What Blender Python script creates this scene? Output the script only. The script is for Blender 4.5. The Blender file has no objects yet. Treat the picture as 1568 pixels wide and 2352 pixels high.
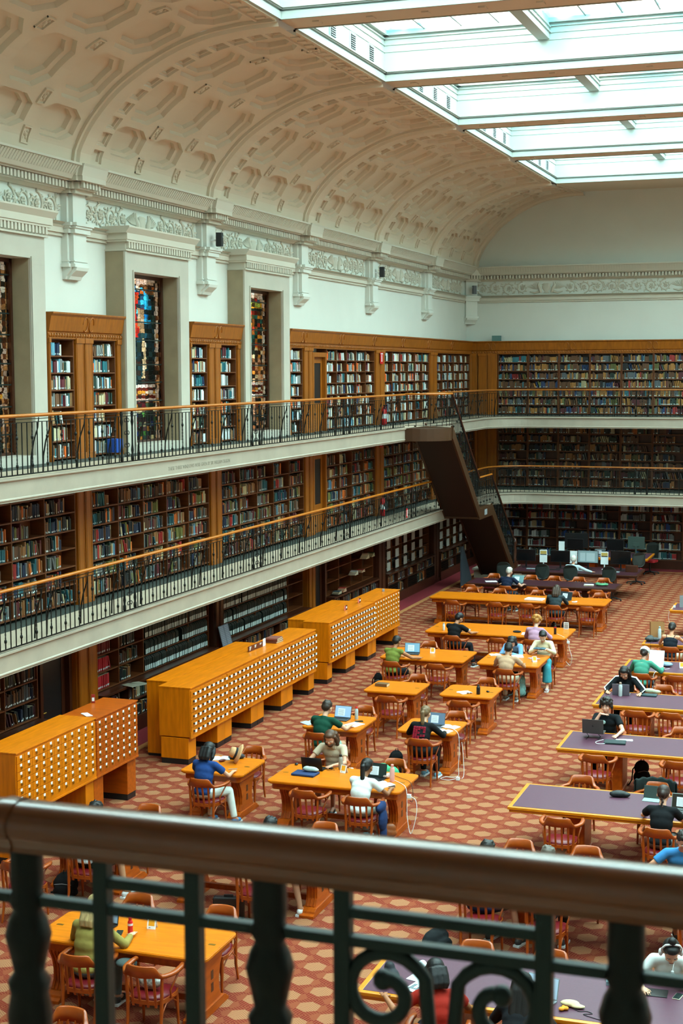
import bpy, bmesh, math, random
from mathutils import Vector, Matrix
PI = math.pi
R = random.Random(7)
SC = bpy.context.scene
COL = SC.collection

# ---------------------------------------------------------------- camera
EYE = Vector((0, 0, 7.0))
YAW, PITCH, ROLL, FPX = -0.336374, 0.0934928, -0.004026, 3443.5
_f = Vector((math.sin(YAW)*math.cos(PITCH), math.cos(YAW)*math.cos(PITCH), -math.sin(PITCH)))
_r = Vector((math.cos(YAW), -math.sin(YAW), 0))
_u = _r.cross(_f)
_r, _u = _r*math.cos(ROLL)+_u*math.sin(ROLL), -_r*math.sin(ROLL)+_u*math.cos(ROLL)
cd = bpy.data.cameras.new('camera')
cam = bpy.data.objects.new('camera', cd); COL.objects.link(cam)
cam.matrix_world = Matrix(((_r.x, _u.x, -_f.x, EYE.x), (_r.y, _u.y, -_f.y, EYE.y), (_r.z, _u.z, -_f.z, EYE.z), (0, 0, 0, 1)))
cd.sensor_fit = 'VERTICAL'; cd.sensor_height = 36; cd.lens = FPX/2352*36
cd.clip_start = 0.05; cd.clip_end = 300
cd.dof.use_dof = True; cd.dof.focus_distance = 26; cd.dof.aperture_fstop = 8.5
SC.camera = cam

# ---------------------------------------------------------------- view, world, daylight
SC.view_settings.view_transform = 'Standard'; SC.view_settings.look = 'None'
SC.view_settings.gamma = 1; SC.view_settings.use_curve_mapping = False
SC.view_settings.exposure = 0.0
cy = SC.cycles
cy.use_denoising = True
try: cy.denoiser = 'OPENIMAGEDENOISE'
except Exception: pass
cy.max_bounces = 7; cy.diffuse_bounces = 4; cy.glossy_bounces = 2; cy.transmission_bounces = 4; cy.transparent_max_bounces = 6
cy.caustics_reflective = False; cy.caustics_refractive = False
cy.sample_clamp_indirect = 6; cy.blur_glossy = 1.0
cy.use_adaptive_sampling = True; cy.adaptive_threshold = 0.02
w = bpy.data.worlds.new('sky'); SC.world = w; w.use_nodes = True
w.node_tree.nodes['Background'].inputs[0].default_value = (0.85, 0.95, 1.0, 1)
w.node_tree.nodes['Background'].inputs[1].default_value = 2.2
SKY_W = 50.0            # radiance-like power density of the daylight over each roof light, W/m2
SKY_C = (0.87, 1.0, 0.95)
MOD = 5.87              # bay module along the hall
Y0 = 24.77              # a pilaster line
def bay(k): return Y0 + MOD*k
LX, LZ = 9.63, 12.98    # roof light edge
for k in range(-3, 4):
    ya, yb = bay(k)+0.38, bay(k+1)-0.38
    if k == 3: yb = 48.4
    for sx in (-1, 1):
        ld = bpy.data.lights.new('daylight', 'AREA'); ld.shape = 'RECTANGLE'
        ld.size = 9.2; ld.size_y = yb-ya; ld.energy = SKY_W*9.2*(yb-ya); ld.color = SKY_C
        lo = bpy.data.objects.new('daylight', ld); COL.objects.link(lo)
        lo.location = (sx*4.75, (ya+yb)/2, 14.6)

# ---------------------------------------------------------------- materials
MATS = {}
def lin(c): return tuple((x/12.92 if x <= 0.04045 else ((x+0.055)/1.055)**2.4) for x in c)
def hexc(h): return lin((int(h[0:2],16)/255, int(h[2:4],16)/255, int(h[4:6],16)/255))
def mat(name, col, rough=0.5, metal=0.0, spec=0.5, noise=None, bump=None, coat=0.0, emit=None):
    """noise=(scale, amount, stretch xyz): brightness variation; bump=(scale,strength)"""
    if name in MATS: return MATS[name]
    m = bpy.data.materials.new(name); m.use_nodes = True
    nt = m.node_tree; b = nt.nodes['Principled BSDF']
    c = hexc(col) if isinstance(col, str) else col
    b.inputs['Base Color'].default_value = (*c, 1); b.inputs['Roughness'].default_value = rough
    b.inputs['Metallic'].default_value = metal; b.inputs['Specular IOR Level'].default_value = spec
    b.inputs['Coat Weight'].default_value = coat; b.inputs['Coat Roughness'].default_value = 0.15
    if noise or bump:
        tc = nt.nodes.new('ShaderNodeTexCoord')
    if noise:
        mp = nt.nodes.new('ShaderNodeMapping'); nt.links.new(tc.outputs['Object'], mp.inputs[0])
        mp.inputs['Scale'].default_value = noise[2] if len(noise) > 2 else (1, 1, 1)
        nz = nt.nodes.new('ShaderNodeTexNoise'); nz.inputs['Scale'].default_value = noise[0]
        nz.inputs['Detail'].default_value = 5; nt.links.new(mp.outputs[0], nz.inputs['Vector'])
        mr = nt.nodes.new('ShaderNodeMapRange'); nt.links.new(nz.outputs[0], mr.inputs[0])
        mr.inputs[1].default_value = 0.3; mr.inputs[2].default_value = 0.7
        mr.inputs[3].default_value = 1-noise[1]; mr.inputs[4].default_value = 1+noise[1]
        mx = nt.nodes.new('ShaderNodeVectorMath'); mx.operation = 'SCALE'
        mx.inputs[0].default_value = c; nt.links.new(mr.outputs[0], mx.inputs['Scale'])
        nt.links.new(mx.outputs[0], b.inputs['Base Color'])
    if bump:
        nb = nt.nodes.new('ShaderNodeTexNoise'); nb.inputs['Scale'].default_value = bump[0]
        nt.links.new(tc.outputs['Object'], nb.inputs['Vector'])
        bp = nt.nodes.new('ShaderNodeBump'); bp.inputs['Strength'].default_value = bump[1]; bp.inputs['Distance'].default_value = 0.01
        nt.links.new(nb.outputs[0], bp.inputs['Height']); nt.links.new(bp.outputs[0], b.inputs['Normal'])
    if emit:
        b.inputs['Emission Color'].default_value = (*hexc(emit[0]), 1); b.inputs['Emission Strength'].default_value = emit[1]
    MATS[name] = m; return m
def attr_mat(name, rough=0.6):
    m = bpy.data.materials.new(name); m.use_nodes = True; nt = m.node_tree; b = nt.nodes['Principled BSDF']
    a = nt.nodes.new('ShaderNodeVertexColor'); a.layer_name = 'Col'
    nt.links.new(a.outputs[0], b.inputs['Base Color']); b.inputs['Roughness'].default_value = rough
    MATS[name] = m; return m
def obj_mat(name, rough=0.6, coat=0.0):
    m = bpy.data.materials.new(name); m.use_nodes = True; nt = m.node_tree; b = nt.nodes['Principled BSDF']
    a = nt.nodes.new('ShaderNodeObjectInfo')
    nt.links.new(a.outputs['Color'], b.inputs['Base Color']); b.inputs['Roughness'].default_value = rough
    MATS[name] = m; return m
WOOD = mat('honey_oak', 'A85A08', 0.36, noise=(3.0, 0.22, (6, 1, 6)), coat=0.25)
WOODR = mat('red_oak', 'A84A06', 0.38, spec=0.3, noise=(3.0, 0.2, (6, 1, 6)), coat=0.08)
WOODT = mat('honey_oak_table', 'CA6C02', 0.38, spec=0.3, noise=(2.5, 0.16, (1, 7, 1)), coat=0.08)
WOODC = mat('beech_chair', '9C4406', 0.36, noise=(6, 0.15), coat=0.15)
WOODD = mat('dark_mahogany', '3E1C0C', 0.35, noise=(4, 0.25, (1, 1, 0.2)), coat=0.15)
WOODM = mat('case_oak', '965206', 0.42, noise=(5, 0.22, (3, 3, 0.3)), coat=0.1)
WOODS = mat('shelf_oak', '64330F', 0.5, noise=(5, 0.2, (1, 0.3, 4)))
WOODE = mat('rail_oak', 'AE620C', 0.34, noise=(4, 0.12, (1, 1, 1)), coat=0.15)
EDGE = mat('table_edge_oak', 'D07C0A', 0.34, noise=(4, 0.12, (1, 1, 1)), coat=0.1)
PURPLE = mat('purple_leather_top', '533242', 0.45, noise=(40, 0.06), spec=0.3)
PURPLED = mat('dark_purple_top', '3A1A24', 0.4, noise=(40, 0.06), spec=0.3)
MAROON = mat('maroon_leather', '6E141C', 0.35, spec=0.4, noise=(8, 0.08))
PLASTER = mat('white_plaster', 'D9DBD2', 0.7, noise=(1.2, 0.02))
VAULT = mat('vault_plaster', 'D6C6B0', 0.8, noise=(0.8, 0.03))
TRIM = mat('cornice_plaster', 'CCC6B6', 0.75)
WELL = mat('roof_light_paint', 'AEB8B3', 0.6)
SURR = mat('window_marble', 'BDB7A9', 0.5, noise=(2.2, 0.05))
STONE = mat('cream_marble', 'A29888', 0.45, noise=(2.2, 0.08, (1, 1, 1)), spec=0.5)
STONEW = mat('warm_marble', '9C8C70', 0.5, noise=(2.5, 0.12, (1, 1, 1)))
FLOORB = mat('beige_walkway', 'BFAF98', 0.6, noise=(20, 0.04))
FLOORG = mat('grey_walkway_edge', '3E4640', 0.7)
IRON = mat('wrought_iron', '1C1D1A', 0.45, metal=0.6)
IRONG = mat('verdigris_iron', '1E2A27', 0.5, metal=0.35)
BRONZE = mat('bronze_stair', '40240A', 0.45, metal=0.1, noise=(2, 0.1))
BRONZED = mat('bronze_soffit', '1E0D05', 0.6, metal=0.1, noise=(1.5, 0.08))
BLACK = mat('black_plastic', '141516', 0.4)
BLACKF = mat('black_fabric', '15171A', 0.85)
WHITE = mat('white_paper', 'E6EEF0', 0.6)
CREAMP = mat('cream_paper', 'CDBB96', 0.7)
GREYP = mat('grey_plastic', '8A8E92', 0.5)
ALU = mat('aluminium', '9A9EA2', 0.35, metal=0.7)
SPACE = mat('dark_aluminium', '55524F', 0.4, metal=0.5)
BRASS = mat('brass', 'B08A3A', 0.35, metal=0.9)
STEEL = mat('brushed_steel', '8E9294', 0.3, metal=0.9)
RED = mat('red_enamel', 'C8141C', 0.35)
REDC = mat('red_carpet', '7A1420', 0.95, noise=(60, 0.12))
BOOKM = obj_mat('book_cloth', 0.6)
BOOKA = attr_mat('book_bindings', 0.62)

# ---------------------------------------------------------------- mesh builder
class MB:
    def __init__(s): s.v = []; s.f = []; s.m = []; s.s = []
    def add(s, vs, fs, mi=0, sm=False, M=None):
        o = len(s.v)
        if M is not None: vs = [tuple(M @ Vector(p)) for p in vs]
        s.v += [tuple(p) for p in vs]
        for f in fs: s.f.append(tuple(i+o for i in f)); s.m.append(mi); s.s.append(sm)
        return s
    def box(s, x0, x1, y0, y1, z0, z1, mi=0, M=None):
        if x0 > x1: x0, x1 = x1, x0
        if y0 > y1: y0, y1 = y1, y0
        if z0 > z1: z0, z1 = z1, z0
        return s.add([(x0,y0,z0),(x1,y0,z0),(x1,y1,z0),(x0,y1,z0),(x0,y0,z1),(x1,y0,z1),(x1,y1,z1),(x0,y1,z1)],
              [(0,3,2,1),(4,5,6,7),(0,1,5,4),(1,2,6,5),(2,3,7,6),(3,0,4,7)], mi, False, M)
    def prism(s, pts, z0, z1, mi=0, ax='z', M=None, sm=False):
        """extrude a 2D outline. ax z: (x,y) up z; ax y: (x,z) along y; ax x: (y,z) along x"""
        n = len(pts)
        def p3(a, b, h): return (a, b, h) if ax == 'z' else ((a, h, b) if ax == 'y' else (h, a, b))
        vs = [p3(a, b, z0) for a, b in pts]+[p3(a, b, z1) for a, b in pts]
        s.add(vs, [tuple(range(n))[::-1], tuple(range(n, 2*n))], mi, False, M)
        o = len(s.v)-2*n
        for i in range(n):
            j = (i+1) % n; s.f.append((o+i, o+j, o+n+j, o+n+i)); s.m.append(mi); s.s.append(sm)
        return s
    def tube(s, pts, r, n=8, mi=0, M=None, cap=True, flat=1.0, closed=False):
        """round bar along points; r number or list; flat squashes the section in the second axis"""
        P = [Vector(p) for p in pts]; k = len(P); vs = []; prev = None
        for i, p in enumerate(P):
            a = P[(i-1) % k] if (i > 0 or closed) else p; b = P[(i+1) % k] if (i < k-1 or closed) else p
            t = (b-a).normalized()
            if prev is None:
                up = Vector((0, 0, 1)) if abs(t.z) < 0.9 else Vector((0, 1, 0))
                u = t.cross(up).normalized()
            else:
                u = (prev-t*prev.dot(t)).normalized()
            prev = u; v = t.cross(u); rr = r[i] if isinstance(r, (list, tuple)) else r
            for j in range(n):
                a_ = 2*PI*j/n+PI/n; vs.append(p+u*math.cos(a_)*rr+v*math.sin(a_)*rr*flat)
        fs = []
        for i in range(k if closed else k-1):
            i2 = (i+1) % k
            for j in range(n): fs.append((i*n+j, i*n+(j+1) % n, i2*n+(j+1) % n, i2*n+j))
        s.add(vs, fs, mi, n > 4, M)
        if cap and not closed:
            s.add(vs[:n], [tuple(range(n))[::-1]], mi, False, M); s.add(vs[-n:], [tuple(range(n))], mi, False, M)
        return s
    def lathe(s, prof, c=(0, 0, 0), n=16, mi=0, M=None, sx=1, sy=1):
        vs = []
        for r, z in prof:
            for j in range(n): a = 2*PI*j/n; vs.append((c[0]+r*math.cos(a)*sx, c[1]+r*math.sin(a)*sy, c[2]+z))
        fs = [(i*n+j, i*n+(j+1) % n, (i+1)*n+(j+1) % n, (i+1)*n+j) for i in range(len(prof)-1) for j in range(n)]
        k = len(prof)
        s.add(vs, fs, mi, True, M)
        s.add([vs[j] for j in range(n)], [tuple(range(n))[::-1]], mi, False, M)
        s.add([vs[(k-1)*n+j] for j in range(n)], [tuple(range(n))], mi, False, M)
        return s
    def ball(s, c, r, n=12, mi=0, M=None):
        if not isinstance(r, (tuple, list)): r = (r, r, r)
        m = max(4, n//2+1); vs = [(c[0], c[1], c[2]-r[2])]
        for i in range(1, m):
            a = -PI/2+PI*i/m
            for j in range(n):
                b = 2*PI*j/n; vs.append((c[0]+r[0]*math.cos(a)*math.cos(b), c[1]+r[1]*math.cos(a)*math.sin(b), c[2]+r[2]*math.sin(a)))
        vs.append((c[0], c[1], c[2]+r[2])); fs = []
        for j in range(n): fs.append((0, 1+(j+1) % n, 1+j))
        for i in range(m-2):
            for j in range(n): fs.append((1+i*n+j, 1+i*n+(j+1) % n, 1+(i+1)*n+(j+1) % n, 1+(i+1)*n+j))
        L = len(vs)-1; o = 1+(m-2)*n
        for j in range(n): fs.append((o+j, o+(j+1) % n, L))
        return s.add(vs, fs, mi, True, M)
    def sheet(s, rows, mi=0, sm=True, close=False):
        """rows: list of equally long point rows"""
        n = len(rows[0]); vs = [p for r in rows for p in r]
        fs = [(i*n+j, i*n+j+1, (i+1)*n+j+1, (i+1)*n+j) for i in range(len(rows)-1) for j in range(n-1)]
        return s.add(vs, fs, mi, sm)
    def mesh(s, name, mats, bevel=0, fix=False):
        me = bpy.data.meshes.new(name); me.from_pydata(s.v, [], s.f)
        for m in (mats if isinstance(mats, (list, tuple)) else [mats]): me.materials.append(m)
        me.polygons.foreach_set('material_index', s.m); me.polygons.foreach_set('use_smooth', s.s)
        if bevel or fix:
            bm = bmesh.new(); bm.from_mesh(me)
            if fix: bmesh.ops.remove_doubles(bm, verts=bm.verts, dist=1e-5); bmesh.ops.recalc_face_normals(bm, faces=bm.faces)
            if bevel:
                es = [e for e in bm.edges if len(e.link_faces) == 2 and e.calc_face_angle(0) > 0.5]
                bmesh.ops.bevel(bm, geom=es, offset=bevel, segments=2, affect='EDGES', profile=0.6)
            bm.to_mesh(me); bm.free()
        me.update(); return me
    def build(s, name, mats, parent=None, bevel=0, fix=False, loc=None):
        return link(name, s.mesh(name, mats, bevel, fix), parent, loc)
def link(name, me, parent=None, loc=None, rz=0):
    o = bpy.data.objects.new(name, me); COL.objects.link(o)
    if parent is not None: o.parent = parent
    if loc is not None: o.location = loc
    if rz: o.rotation_euler = (0, 0, rz)
    return o
def tag(o, label, cat, group=None, kind=None):
    o['label'] = label; o['category'] = cat
    if group: o['group'] = group
    if kind: o['kind'] = kind
    return o
def thing(name, label, cat, loc=(0, 0, 0), rz=0, group=None):
    o = bpy.data.objects.new(name, None); COL.objects.link(o); o.empty_display_size = 0.1
    o.location = loc; o.rotation_euler = (0, 0, rz); return tag(o, label, cat, group)
def struct(name, mb, mats, bevel=0, fix=False):
    o = mb.build(name, mats, None, bevel, fix); o['kind'] = 'structure'; return o
def copy_tree(src, label=None, loc=None, rz=None):
    def rec(o, par):
        c = o.copy(); COL.objects.link(c)
        if par is not None: c.parent = par; c.matrix_parent_inverse = o.matrix_parent_inverse.copy()
        for ch in KIDS.get(o.name, list(o.children)): rec(ch, c)
        return c
    r = rec(src, None)
    if label: r['label'] = label
    if loc is not None: r.location = loc
    if rz is not None: r.rotation_euler = (0, 0, rz)
    return r
KIDS = {}
def arc(cx, cy_, r, a0, a1, n): return [(cx+r*math.cos(a0+(a1-a0)*i/n), cy_+r*math.sin(a0+(a1-a0)*i/n)) for i in range(n+1)]
def rrect(x0, x1, y0, y1, r, n=4):
    return arc(x1-r, y0+r, r, -PI/2, 0, n)+arc(x1-r, y1-r, r, 0, PI/2, n)+arc(x0+r, y1-r, r, PI/2, PI, n)+arc(x0+r, y0+r, r, PI, 1.5*PI, n)
ORD = ['first', 'second', 'third', 'fourth', 'fifth', 'sixth', 'seventh', 'eighth', 'ninth', 'tenth', 'eleventh', 'twelfth', 'thirteenth', 'fourteenth', 'fifteenth', 'sixteenth']+['%dth' % i for i in range(17, 60)]
# ================================================================ large structure
from collections import defaultdict
CH = defaultdict(list)
_link0 = link
def link(name, me, parent=None, loc=None, rz=0):
    o = _link0(name, me, parent, loc, rz)
    if parent is not None: CH[parent.name].append(o)
    return o
def copy_tree(src, label=None, loc=None, rz=None, group=None):
    def rec(o, par):
        c = o.copy(); COL.objects.link(c)
        if par is not None: c.parent = par; CH[par.name].append(c)
        for ch in list(CH.get(o.name, ())): rec(ch, c)
        return c
    r = rec(src, None)
    if label: r['label'] = label
    if group: r['group'] = group
    if loc is not None: r.location = loc
    if rz is not None: r.rotation_euler = (0, 0, rz)
    return r
def sub(src, parent, loc=None, rot=None, scale=None):
    """a copy of a part (sharing its mesh) under another parent"""
    c = src.copy(); COL.objects.link(c); c.parent = parent; CH[parent.name].append(c)
    if loc is not None: c.location = loc
    if rot is not None: c.rotation_euler = rot
    if scale is not None: c.scale = scale
    return c

def text_obj(name, body, width, m, parent, height=None):
    cu = bpy.data.curves.new('t', 'FONT'); cu.body = body; cu.size = 0.1; cu.extrude = 0.0015
    to = bpy.data.objects.new('t', cu); COL.objects.link(to); bpy.context.view_layer.update()
    me = bpy.data.meshes.new_from_object(to.evaluated_get(bpy.context.evaluated_depsgraph_get())); bpy.data.objects.remove(to)
    xs = [v.co.x for v in me.vertices]; ysx = [v.co.y for v in me.vertices]; w0 = max(xs)-min(xs); k = width/w0; ky = k if height is None else height/(max(ysx)-min(ysx))
    for v in me.vertices: v.co = ((v.co.x-min(xs))*k, (v.co.y-min(ysx))*ky, v.co.z)
    me.materials.clear(); me.materials.append(m); return link(name, me, parent)
XR, XW, YB, YF = -12.2, -13.95, 53.9, -3.0      # rail line, plaster wall, back wall, wall behind the camera
ZL, ZU = 2.79, 5.41                              # gallery floors
# ---- carpet
def carpet_material():
    m = bpy.data.materials.new('patterned_carpet'); m.use_nodes = True; nt = m.node_tree; b = nt.nodes['Principled BSDF']
    N = nt.nodes; L = nt.links
    tc = N.new('ShaderNodeTexCoord'); sp = N.new('ShaderNodeSeparateXYZ'); L.new(tc.outputs['Object'], sp.inputs[0])
    def M(op, a, b_=None, c=None):
        n = N.new('ShaderNodeMath'); n.operation = op
        for i, v in enumerate((a, b_, c)):
            if v is None: continue
            if isinstance(v, (int, float)): n.inputs[i].default_value = v
            else: L.new(v, n.inputs[i])
        return n.outputs[0]
    PX, PY = 0.64, 0.431
    x = M('ADD', sp.outputs[0], 6.29+0.64*40); y = M('ADD', sp.outputs[1], -30.5+0.431*100)
    def wrap(v, p): return M('SUBTRACT', M('MODULO', M('ADD', v, p/2), p), p/2)
    xa, ya = wrap(x, PX), wrap(y, PY)
    xb, yb = wrap(M('ADD', x, PX/2), PX), wrap(M('ADD', y, PY/2), PY)
    da = M('ADD', M('MULTIPLY', xa, xa), M('MULTIPLY', ya, ya)); db = M('ADD', M('MULTIPLY', xb, xb), M('MULTIPLY', yb, yb))
    k = M('LESS_THAN', db, da)
    def mix(a, b_): return M('ADD', M('MULTIPLY', a, M('SUBTRACT', 1, k)), M('MULTIPLY', b_, k))
    u, v = mix(xa, xb), mix(ya, yb)
    h0 = M('ABSOLUTE', u)
    p1 = M('ADD', M('MULTIPLY', u, 0.5), M('MULTIPLY', v, 0.866)); p2 = M('SUBTRACT', M('MULTIPLY', u, 0.5), M('MULTIPLY', v, 0.866))
    h1, h2 = M('ABSOLUTE', p1), M('ABSOLUTE', p2)
    hexm = M('LESS_THAN', M('MAXIMUM', h0, M('MAXIMUM', h1, h2)), 0.122)
    # hatched bands above/below each hexagon on one diagonal, ribbed bands on the other
    in1 = M('GREATER_THAN', h1, M('MAXIMUM', h2, M('MULTIPLY', h0, 1.0)))
    in2 = M('MULTIPLY', M('GREATER_THAN', h2, M('MULTIPLY', h0, 1.0)), M('SUBTRACT', 1, in1))
    st1 = M('GREATER_THAN', M('SINE', M('MULTIPLY', M('ADD', M('MULTIPLY', u, 0.866), M('MULTIPLY', v, -0.25)), 2*PI/0.030)), 0.1)
    st2 = M('GREATER_THAN', M('SINE', M('MULTIPLY', M('ADD', M('MULTIPLY', u, 0.6), M('MULTIPLY', v, 0.8)), 2*PI/0.032)), 0.1)
    line = M('ADD', M('MULTIPLY', in1, st1), M('MULTIPLY', in2, M('MULTIPLY', st2, 0.8)))
    notx = M('SUBTRACT', 1, hexm)
    def rgb(c):
        n = N.new('ShaderNodeRGB'); n.outputs[0].default_value = (*hexc(c), 1); return n.outputs[0]
    def mixc(f, a, b_):
        n = N.new('ShaderNodeMix'); n.data_type = 'RGBA'; L.new(f, n.inputs[0]); L.new(a, n.inputs[6]); L.new(b_, n.inputs[7]); return n.outputs[2]
    c = mixc(M('MULTIPLY', line, notx), rgb('804028'), rgb('6A1A14'))
    hl = M('GREATER_THAN', M('SINE', M('MULTIPLY', M('ADD', M('MULTIPLY', h0, 0.9), v), 2*PI/0.034)), 0.75)
    tan = mixc(hl, rgb('9A6848'), rgb('76492F'))
    c = mixc(hexm, c, tan)
    nz = N.new('ShaderNodeTexNoise'); nz.inputs['Scale'].default_value = 90; L.new(tc.outputs['Object'], nz.inputs['Vector'])
    hs = N.new('ShaderNodeHueSaturation'); L.new(c, hs.inputs['Color']); L.new(M('MULTIPLY_ADD', nz.outputs[0], 0.3, 0.85), hs.inputs['Value'])
    L.new(hs.outputs[0], b.inputs['Base Color']); b.inputs['Roughness'].default_value = 0.95; b.inputs['Specular IOR Level'].default_value = 0.15
    return m
CARPET = carpet_material()
CBORD = mat('carpet_border', 'A8703C', 0.95, noise=(70, 0.15))
mb = MB(); mb.box(XW-0.3, 13.9, YF, YB+0.3, -0.2, 0); struct('floor', mb, CARPET)
mb = MB(); mb.box(-13.5, -12.74, 3, 52.6, 0, 0.004); mb.box(-13.2, 5, 52.6, 53.3, 0, 0.004)
struct('floor', mb, REDC)
mb = MB(); mb.box(-12.74, -12.60, 3, 52.48, 0, 0.005); mb.box(-12.60, 5, 52.48, 52.6, 0, 0.005); struct('floor', mb, CBORD)

# ---- plaster walls with the three window openings
OW0, OW1, OZ0, OZ1 = 26.53, 28.57, 5.58, 8.95    # opening of the middle window (k = 0)
mb = MB(); y = YF
for k in (-1, 0, 1):
    a, b_ = OW0+MOD*k, OW1+MOD*k
    mb.box(XW-0.35, XW, y, a, 0, 11.2); mb.box(XW-0.35, XW, a, b_, 0, OZ0); mb.box(XW-0.35, XW, a, b_, OZ1, 11.2); y = b_
mb.box(XW-0.35, XW, y, YB+0.3, 0, 11.2)
struct('wall_left', mb, PLASTER)
mb = MB(); mb.box(XW, 13.95, YB, YB+0.3, 0, 14.3); struct('wall_back', mb, PLASTER)
mb = MB(); mb.box(13.95, 14.25, YF, YB+0.3, 0, 11.2); struct('wall_right', mb, PLASTER)
mb = MB(); mb.box(XW-0.35, 14.25, YF-0.3, YF, 0, 14.3); struct('wall_front', mb, PLASTER)

# ---- coffered vault, built flat in (arc length, y, depth) then bent
VP = [(-13.62, 10.70), (-13.58, 11.0), (-13.36, 11.4), (-13.08, 11.74), (-12.72, 12.07), (-12.3, 12.34), (-11.88, 12.56), (-11.4, 12.75), (-10.9, 12.88), (-10.3, 12.955), (-9.95, 12.975), (-9.63, 12.98)]
VS = [0.0]
for a, b_ in zip(VP, VP[1:]): VS.append(VS[-1]+math.hypot(b_[0]-a[0], b_[1]-a[1]))
SL = VS[-1]
def vault(s, d):
    s = min(max(s, 0), SL-1e-6); i = 0
    while VS[i+1] < s: i += 1
    t = (s-VS[i])/(VS[i+1]-VS[i])
    p0, p1, p2, p3 = (VP[max(0, i-1)], VP[i], VP[i+1], VP[min(len(VP)-1, i+2)])
    def cr(a, b_, c, e): return 0.5*((2*b_)+(-a+c)*t+(2*a-5*b_+4*c-e)*t*t+(-a+3*b_-3*c+e)*t*t*t)
    def dr(a, b_, c, e): return 0.5*((-a+c)+2*(2*a-5*b_+4*c-e)*t+3*(-a+3*b_-3*c+e)*t*t)
    x, z = cr(p0[0], p1[0], p2[0], p3[0]), cr(p0[1], p1[1], p2[1], p3[1])
    dx, dz = dr(p0[0], p1[0], p2[0], p3[0]), dr(p0[1], p1[1], p2[1], p3[1]); l = math.hypot(dx, dz) or 1
    return x-dz/l*d, z+dx/l*d
def octo(cx, cy_, a, b_, c=0.55):
    return [(cx-a, cy_-b_*(1-c)), (cx-a*(1-c), cy_-b_), (cx+a*(1-c), cy_-b_), (cx+a, cy_-b_*(1-c)), (cx+a, cy_+b_*(1-c)), (cx+a*(1-c), cy_+b_), (cx-a*(1-c), cy_+b_), (cx-a, cy_+b_*(1-c))]
def coffer(mb, s0, s1, y0, y1, a, b_, depth, rings, oct_=True):
    cs, cyy = (s0+s1)/2, (y0+y1)/2; c = 0.48 if oct_ else 0.0001
    R4 = [(s0, y0), (s1, y0), (s1, y1), (s0, y1)]; O = octo(cs, cyy, a, b_, c)
    vs = [(p[0], p[1], 0) for p in R4]+[(p[0], p[1], 0) for p in O]
    mb.add(vs, [(0, 4, 5), (0, 5, 6, 1), (1, 6, 7), (1, 7, 8, 2), (2, 8, 9), (2, 9, 10, 3), (3, 10, 11), (3, 11, 4, 0)])
    cur = [(p[0], p[1], 0) for p in O]; d = 0
    for r in range(rings):
        d += depth/rings; nx = [(p[0]+(cs-p[0])*0.05, p[1]+(cyy-p[1])*0.05, d) for p in cur]
        mb.add(cur+nx, [(j, j+8, (j+1) % 8+8, (j+1) % 8) for j in range(8)])
        ins = 0.78 if r < rings-1 else 1.0
        n2 = [(cs+(p[0]-cs)*ins, cyy+(p[1]-cyy)*ins, d) for p in nx]
        if r < rings-1: mb.add(nx+n2, [(j, j+8, (j+1) % 8+8, (j+1) % 8) for j in range(8)])
        cur = n2
    mb.add(cur, [tuple(range(8))])
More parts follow.
